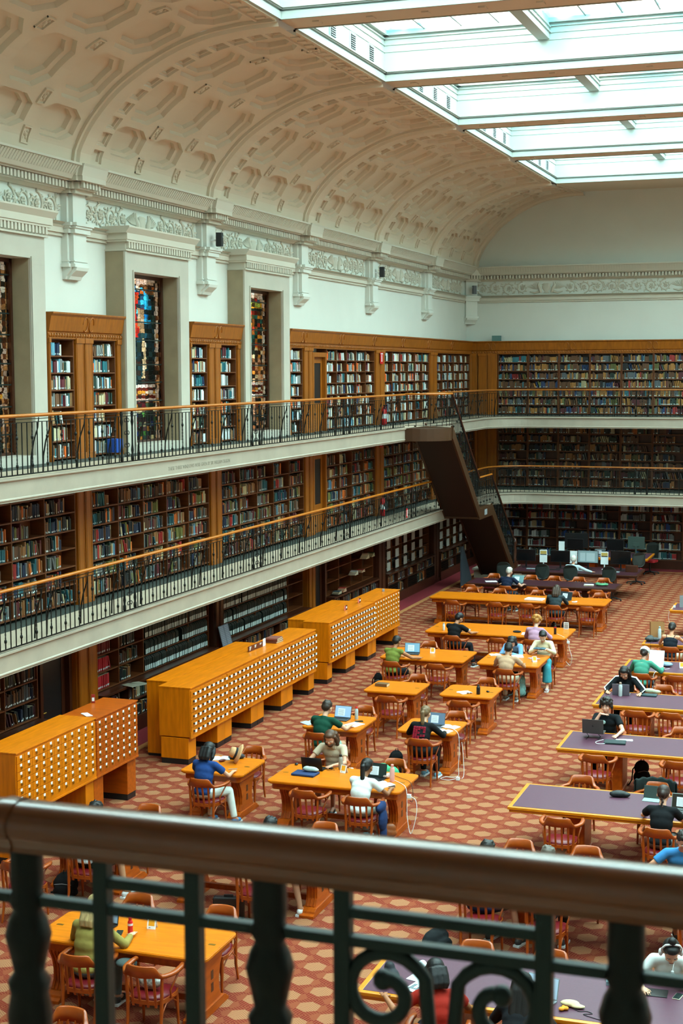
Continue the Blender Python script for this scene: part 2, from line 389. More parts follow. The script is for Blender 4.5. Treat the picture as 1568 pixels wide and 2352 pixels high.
def vault_module(y0, y1, k0):
    """flat module between pilaster lines y0..y1, ribs half at either end"""
    mb = MB(); r0, r1 = y0+0.45, y1-0.48
    rows = [0.0, 0.32, 0.98, 2.16, 3.34, 4.30]; rows = [r*SL/4.62 for r in rows]+[SL]
    # raised rib: one plain roll, one band of small coffers
    P = -0.12
    mb.add([(0, y0, P), (SL, y0, P), (SL, y0+0.02, P), (0, y0+0.02, P)], [(0, 1, 2, 3)])
    n = 13; st = (SL-0.25)/n
    mb.add([(0, y0+.02, P), (.12, y0+.02, P), (.12, r0, P), (0, r0, P)], [(0, 1, 2, 3)])
    for i in range(n): coffer(mb, .12+i*st, .12+(i+1)*st, y0+0.02, r0, st*0.38, (r0-y0)*0.40, 0.09, 2, False)
    mb.add([(.12+n*st, y0+.02, P), (SL, y0+.02, P), (SL, r0, P), (.12+n*st, r0, P)], [(0, 1, 2, 3)])
    # shift the small coffers down to rib level
    for i, v in enumerate(mb.v):
        if v[2] >= 0: mb.v[i] = (v[0], v[1], v[2]+P)
    mb.v = [v for v in mb.v]
    mb.add([(0, r0, P), (SL, r0, P), (SL, r0, 0), (0, r0, 0)], [(0, 1, 2, 3)])
    mb.add([(0, r1, 0), (SL, r1, 0), (SL, r1, P*0.5), (0, r1, P*0.5), (SL, r1+0.07, P*0.5), (0, r1+0.07, P*0.5), (SL, r1+0.1, P), (0, r1+0.1, P), (SL, y1, P), (0, y1, P)],
           [(0, 1, 2, 3), (3, 2, 4, 5), (5, 4, 6, 7), (7, 6, 8, 9)])
    mb.add([(0, r0, 0), (rows[1], r0, 0), (rows[1], r1, 0), (0, r1, 0)], [(0, 1, 2, 3)])
    mb.add([(rows[5], r0, 0), (SL, r0, 0), (SL, r1, 0), (rows[5], r1, 0)], [(0, 1, 2, 3)])
    cw = (r1-r0)/3
    for ri in range(1, 5):
        s0, s1 = rows[ri], rows[ri+1]
        for ci in range(3):
            a = (s1-s0)*0.43; coffer(mb, s0, s1, r0+ci*cw, r0+(ci+1)*cw, a, cw*0.40, 0.17, 2)
    # rosettes where four coffers meet
    for ri in range(1, 6):
        for ci in range(0, 4):
            s, yy = rows[ri], r0+ci*cw
            if ci in (0, 3): continue
            for q0, q1, q2, q3 in ((-0.15, 0.15, -0.12, -0.095), (-0.15, 0.15, 0.095, 0.12), (-0.15, -0.125, -0.12, 0.12), (0.125, 0.15, -0.12, 0.12)): mb.box(s+q0, s+q1, yy+q2, yy+q3, -0.035, 0.0)
            mb.ball((s, yy, 0), (0.05, 0.045, 0.045), 8)
            for q0, q1 in ((-1, -1), (1, -1), (1, 1), (-1, 1)): mb.ball((s+q0*0.06, yy+q1*0.05, 0), (0.035, 0.03, 0.03), 6)
    # raised strip with little knobs beside the roof light
    for i in range(14):
        yy = r0+(i+0.5)*(r1-r0)/14; mb.box(SL-0.30, SL-0.16, yy-0.05, yy+0.05, -0.03, 0.0)
    mb.box(SL-0.40, SL-0.36, r0, r1, -0.03, 0); mb.box(SL-0.07, SL-0.01, r0, r1, -0.04, 0)
    me = mb.mesh('ceiling_vault', [VAULT])
    bm = bmesh.new(); bm.from_mesh(me)
    bmesh.ops.remove_doubles(bm, verts=bm.verts, dist=1e-4)
    s = 0.12
    while s < SL:
        bmesh.ops.bisect_plane(bm, geom=bm.verts[:]+bm.edges[:]+bm.faces[:], plane_co=(s, 0, 0), plane_no=(1, 0, 0)); s += 0.17
    for v in bm.verts:
        x, z = vault(v.co.x, v.co.z); yy = v.co.y
        if k0 == 4: t = max(0, (yy-48.4)/5.5); z += 0.35*t*max(0, (z-10.7))/2.3
        v.co = (x, yy, z)
    for f in bm.faces: f.smooth = False
    bm.to_mesh(me); bm.free(); return me
vm = vault_module(0, MOD, 0); vlast = vault_module(bay(4), YB+0.02, 4)
for k in range(-5, 5):
    for sx in (1, -1):
        if sx == -1 and k < -1: pass
        o = bpy.data.objects.new('ceiling', vm if k < 4 else vlast); COL.objects.link(o); o['kind'] = 'structure'
        o.location = (0, bay(k) if k < 4 else 0, 0); o.scale = (sx, 1, 1)
# ---- flat ceiling grid: beams across the hall, light wells, glazing
GZ = 13.95
xs_mull = [-6.28+3.14*i for i in range(5)]
mb = MB()
mb.box(-LX-1.2, LX+1.2, 48.4, YB, 13.33, 14.2)
mb.box(-LX-1.2, -LX-0.05, YF, YB, 13.4, 14.9); mb.box(LX+0.05, LX+1.2, YF, YB, 13.4, 14.9)
struct('ceiling', mb, VAULT)
mb = MB(); mb.sheet([[(x, y, 12.98 + (0.35 if y > 50 else 0)) for x in (-LX, LX)] for y in (48.4, YB)]); struct('ceiling', mb, VAULT)
for k in range(-4, 5):
    ya, yb = bay(k)-0.33, bay(k)+0.38
    mb = MB(); mb.box(-LX, LX, ya, yb, 12.98, 14.9, 0)
    for i in range(20): mb.box(-LX+0.5+i*0.97, -LX+0.62+i*0.97, (ya+yb)/2-0.10, (ya+yb)/2+0.10, 12.955, 12.98)
    struct('ceiling', mb, VAULT) if k < 4 else None
    if k < 4:
        pass
def well(y0, y1, name='trim_1'):
    mb = MB(); x0, x1 = -LX, LX
    def ring(d, za, zb):
        """moulding of depth d round the inside of the well"""
        mb.box(x0, x0+d, y0, y1, za, zb); mb.box(x1-d, x1, y0, y1, za, zb); mb.box(x0, x1, y0, y0+d, za, zb); mb.box(x0, x1, y1-d, y1, za, zb)
    ring(0.015, 12.975, GZ); ring(0.05, 12.97, 13.10); ring(0.07, 13.13, 13.15); ring(0.10, 13.15, 13.175); ring(0.04, 13.17, 13.21)
    ring(0.03, 13.56, 13.585); ring(0.035, 13.70, 13.72); ring(0.05, 13.82, 13.84); ring(0.11, 13.89, GZ+0.03)
    struct(name, mb, WELL)
    mb = MB()
    for x in xs_mull:
        mb.box(x-0.12, x+0.12, y0, y1, 13.58, GZ+0.2)
        for zz in (13.70, 13.80): mb.box(x-0.15, x+0.15, y0, y1, zz, zz+0.02)
    struct(name, mb, WELL)
    mb = MB()
    xl = [x0]+xs_mull+[x1]
    for a, b_ in zip(xl, xl[1:]):
        a += 0.12; b_ -= 0.12
        for i in range(1, 4): xx = a+(b_-a)*i/4; mb.box(xx-0.015, xx+0.015, y0, y1, GZ+0.01, GZ+0.05)
        for i in range(1, 5): yy = y0+(y1-y0)*i/5; mb.box(a, b_, yy-0.012, yy+0.012, GZ+0.01, GZ+0.04)
    struct(name, mb, GREYP)
gl = bpy.data.materials.new('roof_glass'); gl.use_nodes = True; nt = gl.node_tree
for n in list(nt.nodes): nt.nodes.remove(n)
out = nt.nodes.new('ShaderNodeOutputMaterial'); tr = nt.nodes.new('ShaderNodeBsdfTransparent'); gs = nt.nodes.new('ShaderNodeBsdfTranslucent'); ms = nt.nodes.new('ShaderNodeMixShader')
tc = nt.nodes.new('ShaderNodeTexCoord'); nz = nt.nodes.new('ShaderNodeTexNoise'); nz.inputs['Scale'].default_value = 2.2; nz.inputs['Detail'].default_value = 3
cr = nt.nodes.new('ShaderNodeValToRGB'); cr.color_ramp.elements[0].position = 0.42; cr.color_ramp.elements[0].color = (*hexc('9AD4DE'), 1)
cr.color_ramp.elements[1].position = 0.55; cr.color_ramp.elements[1].color = (1, 1, 1, 1)
nt.links.new(tc.outputs['Object'], nz.inputs['Vector']); nt.links.new(nz.outputs[0], cr.inputs[0]); nt.links.new(cr.outputs[0], tr.inputs[0])
gs.inputs[0].default_value = (1, 1, 1, 1); ms.inputs[0].default_value = 0.1
nt.links.new(tr.outputs[0], ms.inputs[1]); nt.links.new(gs.outputs[0], ms.inputs[2]); nt.links.new(ms.outputs[0], out.inputs[0])
wn = 10
for k in range(-5, 4):
    ya = bay(k)+0.38 if k > -5 else YF; yb = bay(k+1)-0.33 if k < 3 else 48.4
    well(ya, yb)
    mb = MB(); mb.box(-LX, LX, ya, yb, GZ+0.02, GZ+0.03); o = mb.build('window_%d' % wn, gl); o['kind'] = 'structure'; wn += 1
mb = MB(); mb.box(-14.3, 14.3, YF-0.3, YB+0.3, 14.9, 15.1); struct('ceiling', mb, VAULT)
# louvred vents in the sides of the wells
mb = MB(); mb.box(0, 0.03, -0.17, 0.17, -0.17, 0.17, 0)
vent_frame = mb.mesh('frame', [WELL])
mb = MB(); mb.box(0.028, 0.034, -0.13, 0.13, -0.145, 0.145, 0); vb = mb.mesh('recess', [BLACK])
mb = MB()
for i in range(7): mb.box(0.03, 0.05, -0.13, 0.13, -0.135+i*0.041, -0.12+i*0.041, 0)
vs_ = mb.mesh('slat', [GREYP])
for k in (-1, 0, 1, 2, 3):
    for j, yy in enumerate((2.3, 3.45, 4.6)):
        t = thing('air_vent', '%s louvred air vent in the %s roof light well' % (['left', 'middle', 'right'][j], ['nearest', 'second nearest', 'third nearest', 'fourth nearest', 'farthest'][k+1]), 'vent', (-LX+0.01, bay(k)+yy, 13.37), 0, 'louvred vents in the roof light wells')
        link('frame', vent_frame, t); link('recess', vb, t); link('slat', vs_, t)

# ---- cornice, frieze, pilaster brackets on the left wall; cornice on the back wall
def cornice(mb, p0, p1, out, back=False):
    """runs from p0 to p1 (2D), out = unit vector into the room"""
    d = Vector((p1[0]-p0[0], p1[1]-p0[1])); L = d.length; d /= L
    def seg(a, b_, z0, z1, o0, o1, o2=None):
        o2 = o1 if o2 is None else o2
        q = [(p0[0]+d.x*a, p0[1]+d.y*a), (p0[0]+d.x*b_, p0[1]+d.y*b_)]
        vs = []
        for (x, y), in zip(q):
            vs += [(x+out[0]*o0, y+out[1]*o0, z0), (x+out[0]*o1, y+out[1]*o1, z0), (x+out[0]*o2, y+out[1]*o2, z1), (x+out[0]*o0, y+out[1]*o0, z1)]
        mb.add(vs, [(0, 1, 2, 3), (7, 6, 5, 4), (0, 4, 5, 1), (1, 5, 6, 2), (2, 6, 7, 3), (3, 7, 4, 0)])
    seg(0, L, 9.47, 9.53, 0, 0.05); seg(0, L, 9.53, 9.62, 0, 0.09); seg(0, L, 9.62, 9.66, 0, 0.09, 0.13); seg(0, L, 9.66, 9.72, 0, 0.05, 0.16)
    seg(0, L, 10.24, 10.29, 0, 0.05, 0.12); seg(0, L, 10.29, 10.31, 0, 0.17)
    seg(0, L, 10.44, 10.47, 0, 0.30); seg(0, L, 10.31, 10.44, 0, 0.15); seg(0, L, 10.47, 10.53, 0, 0.36, 0.40); seg(0, L, 10.53, 10.70, 0, 0.40, 0.52); seg(0, L, 10.70, 10.74, 0, 0.55)
    n2 = int(L/0.09)
    for i in range(n2): a = (i+0.3)*L/n2; seg(a, a+L/n2*0.5, 10.54, 10.69, 0.40, 0.415, 0.53)
    n = int(L/0.115)
    for i in range(n):
        a = (i+0.25)*L/n; seg(a, a+L/n*0.55, 10.31, 10.43, 0.15, 0.26)
mb = MB(); cornice(mb, (XW, YF), (XW, YB), (1, 0)); struct('trim_2', mb, TRIM)
mb = MB(); cornice(mb, (XW, YB), (8, YB), (0, -1)); struct('trim_2', mb, TRIM)
def bracket_mesh():
    mb = MB()
    # stepped pier: wide back layer, narrow front layer
    for (hw, dp) in ((0.31, 0.13), (0.24, 0.22)):
        mb.box(0, dp, -hw, hw, 8.98, 10.74)
        mb.prism([(0, 8.70), (dp*0.45, 8.70), (dp*0.6, 8.76), (dp+0.03, 8.86), (dp+0.05, 8.92), (0, 8.92)], -hw*0.92, hw*0.92, 0, 'y')
        mb.box(0, dp+0.04, -hw-0.03, hw+0.03, 8.92, 8.98)
        mb.box(0, dp+0.02, -hw-0.01, hw+0.01, 9.02, 9.04)
        # mouldings breaking forward
        mb.box(0, dp+0.06, -hw-0.05, hw+0.05, 9.53, 9.62); mb.box(0, dp+0.12, -hw-0.09, hw+0.09, 9.66, 9.72); mb.box(0, dp+0.09, -hw-0.07, hw+0.07, 9.62, 9.66)
        mb.box(0, dp+0.1, -hw-0.08, hw+0.08, 10.24, 10.31, 1); mb.box(0, dp+0.18, -hw-0.10, hw+0.10, 10.31, 10.44, 1)
        mb.box(0, dp+0.32, -hw-0.2, hw+0.2, 10.44, 10.53, 1); mb.prism([(0, 10.53), (dp+0.32, 10.53), (dp+0.36, 10.70), (dp+0.38, 10.74), (0, 10.76)], -hw-0.22, hw+0.22, 1, 'y')
    for i in range(6): yy = -0.3+i*0.115; mb.box(0.3, 0.48, yy, yy+0.065, 10.33, 10.44, 1)
    return mb.mesh('trim', [PLASTER, TRIM])
bm_ = bracket_mesh()
for k in range(-4, 5):
    o = link('trim_3', bm_, None, (XW, bay(k), 0)); o['kind'] = 'structure'
o = link('trim_3', bm_, None, (XW+0.1, YB-0.1, 0)); o.rotation_euler = (0, 0, -PI/4); o['kind'] = 'structure'
# frieze relief: scrolling vines with leaves round a central urn
def spiral(cx, cz, r, turns, a0, s=1, n=22):
    return [(cx+r*(1-0.8*i/n)*math.cos(a0+s*turns*2*PI*i/n), cz+r*(1-0.8*i/n)*math.sin(a0+s*turns*2*PI*i/n)) for i in range(n+1)]
def relief_mesh(W, H):
    mb = MB(); rr = random.Random(3)
    def T(pts, r): mb.tube([(0.014, a, b_) for a, b_ in pts], r, 6, flat=0.9)
    def leaf(a, b_, an, ln):
        c, s = math.cos(an), math.sin(an); T([(a, b_), (a+c*ln*0.4-s*ln*0.1, b_+s*ln*0.4+c*ln*0.1), (a+c*ln*0.8, b_+s*ln*0.8), (a+c*ln-s*ln*0.12, b_+s*ln+c*ln*0.12)], [0.008, 0.026, 0.02, 0.006])
    n = 4; pitch = (W*0.5-0.62)/n
    for s in (-1, 1):
        for j in range(n):
            q = 1 if j % 2 else -1; cx = s*(0.62+pitch*(j+0.5)); r0 = min(H*0.44, pitch*0.50)
            sp = spiral(cx, 0, r0, 1.3, -q*PI/2, s*q); T(sp, [0.024-0.0005*i for i in range(23)])
            for i in range(0, 20, 2):
                (a, b_), (c, d) = sp[i], sp[i+1]; an = math.atan2(d-b_, c-a); leaf(a, b_, an+s*q*-0.9, 0.10-0.002*i)
            for k in range(6): an = k*2*PI/6; mb.ball((0.02, cx+0.05*math.cos(an), 0.05*math.sin(an)), (0.028, 0.030, 0.030), 6)
            mb.ball((0.025, cx, 0), (0.03, 0.022, 0.022), 6)
            for k in range(5): leaf(cx+s*pitch*0.5+rr.uniform(-0.05, 0.05), q*H*0.3*(1-k*0.45), rr.uniform(0, 6.28), 0.12)
        T([(s*0.20, -H*0.36), (s*0.24, -H*0.05), (s*0.30, H*0.18), (s*0.27, H*0.38)], [0.05, 0.07, 0.05, 0.02])
        for a in range(7): T([(s*(0.30+a*0.03), -H*0.10+a*0.004), (s*(0.36+a*0.055), H*(0.40-a*0.05))], [0.020, 0.010])
        T([(s*0.26, -H*0.28), (s*0.42, -H*0.38), (s*0.6, -H*0.28)], [0.05, 0.04, 0.02])
    mb.lathe([(0.03, -H*0.4), (0.12, -H*0.38), (0.06, -H*0.3), (0.14, -H*0.1), (0.17, H*0.1), (0.13, H*0.15), (0.18, H*0.22), (0.1, H*0.3)], (0, 0, 0), 12, 0, None, 0.35, 1)
    mb.box(0, 0.02, -W/2, -W/2+0.03, -H/2, H/2); mb.box(0, 0.02, W/2-0.03, W/2, -H/2, H/2)
    return mb.mesh('trim', [TRIM])
rel = relief_mesh(MOD-0.95, 0.5)
for k in range(-3, 4):
    o = link('trim_4', rel, None, (XW, bay(k)+MOD/2, 9.98)); o['kind'] = 'structure'
relb = relief_mesh(5.2, 0.5)
for i in range(3):
    o = link('trim_4', relb, None, (-11.0+5.1*i, YB, 9.98)); o.rotation_euler = (0, 0, -PI/2); o['kind'] = 'structure'
o = link('trim_4', relief_mesh(4.2, 0.5), None, (XW, 50.9, 9.98)); o['kind'] = 'structure'

# ---- stained glass windows in marble surrounds
def surround(k):
    o = MOD*k; mb = MB(); X = -13.55
    a, b_, c, d = 26.16+o, OW0+o, OW1+o, 29.05+o
    mb.box(XW, X, a, b_, ZU, 9.33); mb.box(XW, X, c, d, ZU, 9.33); mb.box(XW, X, b_, c, OZ1, 9.33); mb.box(XW-0.02, X+0.02, b_, c, ZU, OZ0)
    mb.box(XW, X+0.03, a-0.02, a+0.05, ZU, 9.33); mb.box(XW, X+0.025, b_-0.04, b_-0.01, OZ0, OZ1+0.03); mb.box(XW, X+0.025, c+0.01, c+0.04, OZ0, OZ1+0.03)
    for zz in (6.3, 7.15, 8.0, 8.85): mb.box(X-0.001, X+0.0015, a, b_, zz, zz+0.006); mb.box(X-0.001, X+0.0015, c, d, zz, zz+0.006)
    struct('trim_5', mb, SURR)
    mb = MB()
    mb.box(XW, X-0.01, a-0.024, a-0.0205, ZU, 9.32); mb.box(XW, X-0.04, b_, b_+0.004, OZ0, OZ1); mb.box(XW, X-0.04, c-0.004, c, OZ0, OZ1)
    struct('trim_5', mb, STONEW)
    mb = MB()
    mb.box(XW, X+0.06, a-0.04, d+0.04, 9.33, 9.36); mb.box(XW, X+0.10, a-0.08, d+0.08, 9.50, 9.54); mb.box(XW, X+0.03, a-0.01, d+0.01, 9.36, 9.50)
    mb.box(XW, X+0.12, a-0.10, d+0.10, 9.54, 9.66); mb.prism([(XW, 9.66), (X+0.12, 9.66), (X+0.2, 9.76), (X+0.2, 9.79), (XW, 9.79)], a-0.16, d+0.16, 0, 'y')
    n = 26
    for i in range(n): yy = a+(d-a)*(i+0.2)/n; mb.box(X+0.03, X+0.09, yy, yy+0.06, 9.38, 9.50)
    struct('trim_6', mb, TRIM)
for k in (-1, 0, 1): surround(k)
glass_attr = bpy.data.materials.new('stained_glass'); glass_attr.use_nodes = True; nt = glass_attr.node_tree
for n in list(nt.nodes): nt.nodes.remove(n)
out = nt.nodes.new('ShaderNodeOutputMaterial'); va = nt.nodes.new('ShaderNodeVertexColor'); va.layer_name = 'Col'
tl = nt.nodes.new('ShaderNodeBsdfTransparent'); gs = nt.nodes.new('ShaderNodeBsdfGlossy'); gs.inputs['Roughness'].default_value = 0.2; ms = nt.nodes.new('ShaderNodeMixShader'); ms.inputs[0].default_value = 0.04
nt.links.new(va.outputs[0], tl.inputs[0]); nt.links.new(tl.outputs[0], ms.inputs[1]); nt.links.new(gs.outputs[0], ms.inputs[2]); nt.links.new(ms.outputs[0], out.inputs[0])
def glass_colour(u, v, k, rr):
    """u 0..1 left to right, v 0..1 bottom to top: colours of the leaded pieces"""
    def h(c, a=0.15):
        r, g, b_ = hexc(c); q = 1+rr.uniform(-a, a)*2; return (min(1, r*q), min(1, g*q), min(1, b_*q))
    if u > 0.94 or u < 0.06: return h(rr.choice(['2A2018', '6B4A22', 'B98A5A', '8E5C2C']), 0.3)
    if u > 0.84 or u < 0.16: return h(rr.choice(['F2C8A8', 'E8B48C', '6B3A1C', '3A3020', 'C88A50', 'F5D6BC']), 0.2)
    if v > 0.965: return h(rr.choice(['F2C8A8', 'E8B48C', 'FFDFC8']))
    if 0.245 < v < 0.262 or 0.325 < v < 0.345: return h(rr.choice(['FFE0CC', 'FCD0B0']))
    if 0.262 < v < 0.275 or 0.312 < v < 0.325: return h(rr.choice(['7A2414', '301810']))
    if 0.275 < v < 0.312: return h(rr.choice(['F0A030', 'FFD8B0', 'C86A20', 'FFE4CC', '704020']))
    dx = u-0.36
    if k == 0 or k == -1:
        if v < 0.245:
            return h(rr.choice(['1A2A22', '241A16', '3A4A30', '8A5A20', 'D8C890', '1C2C5A', '601820', '4A8A3A', '302020']), 0.4)
        if 0.63 < v < 0.91 and abs(dx) < 0.10+0.03*math.sin(v*30): return h(rr.choice(['E8281A', 'F03A1E', 'C81E14', 'D84A1A']))
        if 0.91 < v < 0.935 and abs(dx) < 0.06: return h('E8A070')
        if 0.66 < v < 0.82 and 0.46 < u < 0.62: return h(rr.choice(['D8B890', 'B89060', '6A3040']))
        if 0.38 < v < 0.63 and (abs(u-0.32-0.04*math.sin(v*12)) < 0.03 or abs(u-0.56+0.05*math.sin(v*9)) < 0.035): return h(rr.choice(['F4E0BC', 'E8C890']))
        if v > 0.72 and (u-0.45)**2/0.12+(v-0.8)**2/0.022 < 1 and rr.random() < 0.8: return h(rr.choice(['1E9CC8', '2AB4E0', '1670A8', '28506A', '3CC0E8']), 0.25)
        if v > 0.9: return h(rr.choice(['F2C8A8', '805028', 'D86820', '402818']), 0.2)
        if v > 0.5: return h(rr.choice(['18343A', '203C3A', '14282C', '243A30', '1C4650']), 0.4)
        return h(rr.choice(['1C2A26', '2A2018', '16201E', '30241C', '3A2018', '1E3A3A']), 0.4)
    if v > 0.93: return h(rr.choice(['9A8060', 'E8C8A8', '503828', 'B02A1A', '5A7088']), 0.3)
    if v > 0.88: return h(rr.choice(['F0A020', 'E89018', 'A8B040', 'C0C048', '403010']), 0.2)
    if v > 0.6: return h(rr.choice(['1E2A1E', '2A2A1C', '8A4A18', 'D88020', '30401E', '142016', 'B83018', '1E6050', '302418']), 0.4)
    return h(rr.choice(['2A1C14', '6A3818', 'D88A50', 'F0B080', '8A2A14', '3A2A18', 'C87A28', '20281C', 'E8A070']), 0.4)
def stained(k):
    rr = random.Random(40+k); y0, y1, z0, z1 = OW0+MOD*k+0.05, OW1+MOD*k-0.05, OZ0+0.03, OZ1-0.05; X = XW-0.01
    nx, nz_ = 34, 104; P = {}
    for i in range(nx+1):
        for j in range(nz_+1):
            jx = 0 if i in (0, nx) else rr.uniform(-0.38, 0.38); jz = 0 if j in (0, nz_) else rr.uniform(-0.38, 0.38)
            u = (i+jx)/nx; v = (j+jz)/nz_
            P[i, j] = (X, y0+(y1-y0)*u, z0+(z1-z0)*v)
    mb = MB(); cols = []; lead = MB()
    for i in range(nx):
        for j in range(nz_):
            q = [P[i, j], P[i+1, j], P[i+1, j+1], P[i, j+1]]; c = glass_colour((i+0.5)/nx, (j+0.5)/nz_, k, random.Random((i//3)*977+(j//3)*31+k*7))
            if rr.random() < 0.5: fs = [(0, 1, 2), (0, 2, 3)]
            else: fs = [(0, 1, 3), (1, 2, 3)]
            same = rr.random() < 0.8
            for f in fs:
                sh_ = rr.uniform(0.8, 1.1) if same else rr.uniform(0.5, 0.9); cc = tuple(min(1, x*sh_*0.62) for x in c)
                mb.add([q[t] for t in f], [(0, 1, 2)]); cols += [(*cc, 1)]*3
            ed = (i//2 != (i-1)//2); 
            if (j % 3 == 0 and rr.random() < 0.75) or rr.random() < 0.06: lead.tube([q[0], q[1]], 0.0032, 4, cap=False)
            if (i % 3 == 0 and rr.random() < 0.75) or rr.random() < 0.06: lead.tube([q[0], q[3]], 0.0032, 4, cap=False)
    t = bpy.data.objects.new('window_%d' % (k+2), None); COL.objects.link(t); t['kind'] = 'structure'
    me = mb.mesh('stained_glass', [glass_attr]); ca = me.color_attributes.new('Col', 'FLOAT_COLOR', 'CORNER')
    ca.data.foreach_set('color', [x for c in cols for x in c]); o = link('stained_glass', me, t); o['kind'] = 'structure'
    o = lead.build('leading', [BLACK], t); o['kind'] = 'structure'
    fb = MB()
    fb.box(X-0.03, X+0.05, y0-0.06, y0+0.03, z0-0.04, z1+0.06); fb.box(X-0.03, X+0.05, y1-0.03, y1+0.06, z0-0.04, z1+0.06); fb.box(X-0.03, X+0.05, y0, y1, z1-0.02, z1+0.06); fb.box(X-0.03, X+0.05, y0, y1, z0-0.05, z0+0.02)
    o = fb.build('window_frame', [WOODD], t); o['kind'] = 'structure'
    fb = MB()
    for v in (0.10, 0.245, 0.36, 0.47, 0.62, 0.73, 0.93): zz = z0+(z1-z0)*v; fb.box(X-0.005, X+0.03, y0, y1, zz-0.012, zz+0.012)
    o = fb.build('glazing_bar', [IRONG], t); o['kind'] = 'structure'
for k in (-1, 0, 1): stained(k)

# ---- galleries: slab, marble fascia, walkway
YG = 50.9
def gallery(z, y_end, name):
    path = [(XR, YF)]+[(XR, 20.0), (XR, 49.5)]+arc(-10.8, 49.5, 1.4, PI, PI/2, 10)[1:]+[(8.0, YG)]
    inner = [(-13.9, YF), (-13.9, 20.0), (-13.9, 49.5)]+[(-13.9, 49.5+4.2*i/10) for i in range(1, 11)]+[(8.0, 53.7)]
    n = len(path)
    def off(i, d):
        a = Vector(path[max(0, i-1)]); b_ = Vector(path[min(n-1, i+1)]); t = (b_-a).normalized(); return (path[i][0]+t.y*d, path[i][1]-t.x*d)
    mb = MB()
    mb.sheet([[(p[0], p[1], z) for p in inner], [(path[i][0]-0, path[i][1], z) for i in range(n)]], 0, False); struct('floor', mb, FLOORB)
    mb = MB(); mb.sheet([[(p[0], p[1], z-0.30) for p in inner], [(path[i][0], path[i][1], z-0.30) for i in range(n)]], 0, False); struct('ceiling', mb, PLASTER)
    # dark carpet strip beside the cases
    mb = MB(); mb.box(-13.9, -13.12, YF, 53.7, z, z+0.006); mb.box(-13.12, 8, 52.1, 53.7, z, z+0.006); struct('floor', mb, FLOORG)
    prof = [(0.0, z), (0.07, z), (0.07, z-0.03), (0.05, z-0.045), (0.03, z-0.06), (0.03, z-0.30), (0.045, z-0.315), (0.045, z-0.33), (0.02, z-0.345), (0.02, z-0.37), (-0.15, z-0.37), (-0.15, z)]
    mb = MB(); mb.sheet([[(*off(i, d), zz) for d, zz in prof] for i in range(n)], 0, False)
    struct('trim_7', mb, STONE)
gallery(ZL, 44.6, 'l'); gallery(ZU, 40.2, 'u')
# ================================================================ bookcases and books
ML = lambda xf: Matrix(((0, -1, 0, xf), (1, 0, 0, 0), (0, 0, 1, 0), (0, 0, 0, 1)))   # left wall: u -> +y, depth -> -x
MBK = lambda yf: Matrix(((1, 0, 0, 0), (0, 1, 0, yf), (0, 0, 1, 0), (0, 0, 0, 1)))   # back wall: u -> +x, depth -> +y
BOOKS = []
PAL = dict(
 modern=[('white', 'DDE4E4', 6), ('grey', '8C9290', 3), ('teal', '1E6E7A', 2), ('dark green', '1E3A30', 2), ('brown', '6E4A30', 3), ('tan', 'A88058', 3), ('navy blue', '1A2C50', 2), ('red', 'A82820', 1), ('orange', 'E0641A', 1), ('pale blue', '6AA8C0', 1), ('black', '18191C', 2), ('cream', 'CFC4A0', 3), ('burgundy', '5A1A24', 1)],
 old=[('brown', '5A3A24', 6), ('tan', '8E6038', 4), ('dark green', '24382C', 3), ('navy blue', '1C2A44', 3), ('burgundy', '5A1C22', 3), ('black', '1A1A1A', 3), ('orange', 'C0601C', 2), ('olive', '6A6A30', 2), ('grey', '6A6C6A', 3), ('cream', 'B8AA84', 2), ('teal', '1E5A64', 2), ('red', '9A2420', 1), ('pale blue', '5A86A0', 1)],
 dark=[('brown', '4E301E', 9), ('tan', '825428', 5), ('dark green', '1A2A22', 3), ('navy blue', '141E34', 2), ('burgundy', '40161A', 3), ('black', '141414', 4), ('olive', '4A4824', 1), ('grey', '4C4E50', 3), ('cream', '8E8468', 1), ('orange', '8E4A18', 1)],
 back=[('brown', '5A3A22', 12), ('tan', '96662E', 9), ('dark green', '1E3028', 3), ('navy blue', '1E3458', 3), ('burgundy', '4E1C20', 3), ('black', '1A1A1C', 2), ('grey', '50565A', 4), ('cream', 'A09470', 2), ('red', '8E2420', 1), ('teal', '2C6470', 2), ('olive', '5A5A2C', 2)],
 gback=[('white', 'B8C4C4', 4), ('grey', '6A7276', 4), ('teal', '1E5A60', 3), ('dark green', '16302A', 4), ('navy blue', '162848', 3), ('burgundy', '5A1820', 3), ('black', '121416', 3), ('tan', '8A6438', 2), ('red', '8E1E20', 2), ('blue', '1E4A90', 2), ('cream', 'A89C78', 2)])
for k_ in list(PAL): PAL[k_] = [(n, hexc(h)) for n, h, w_ in PAL[k_] for _ in range(w_)]
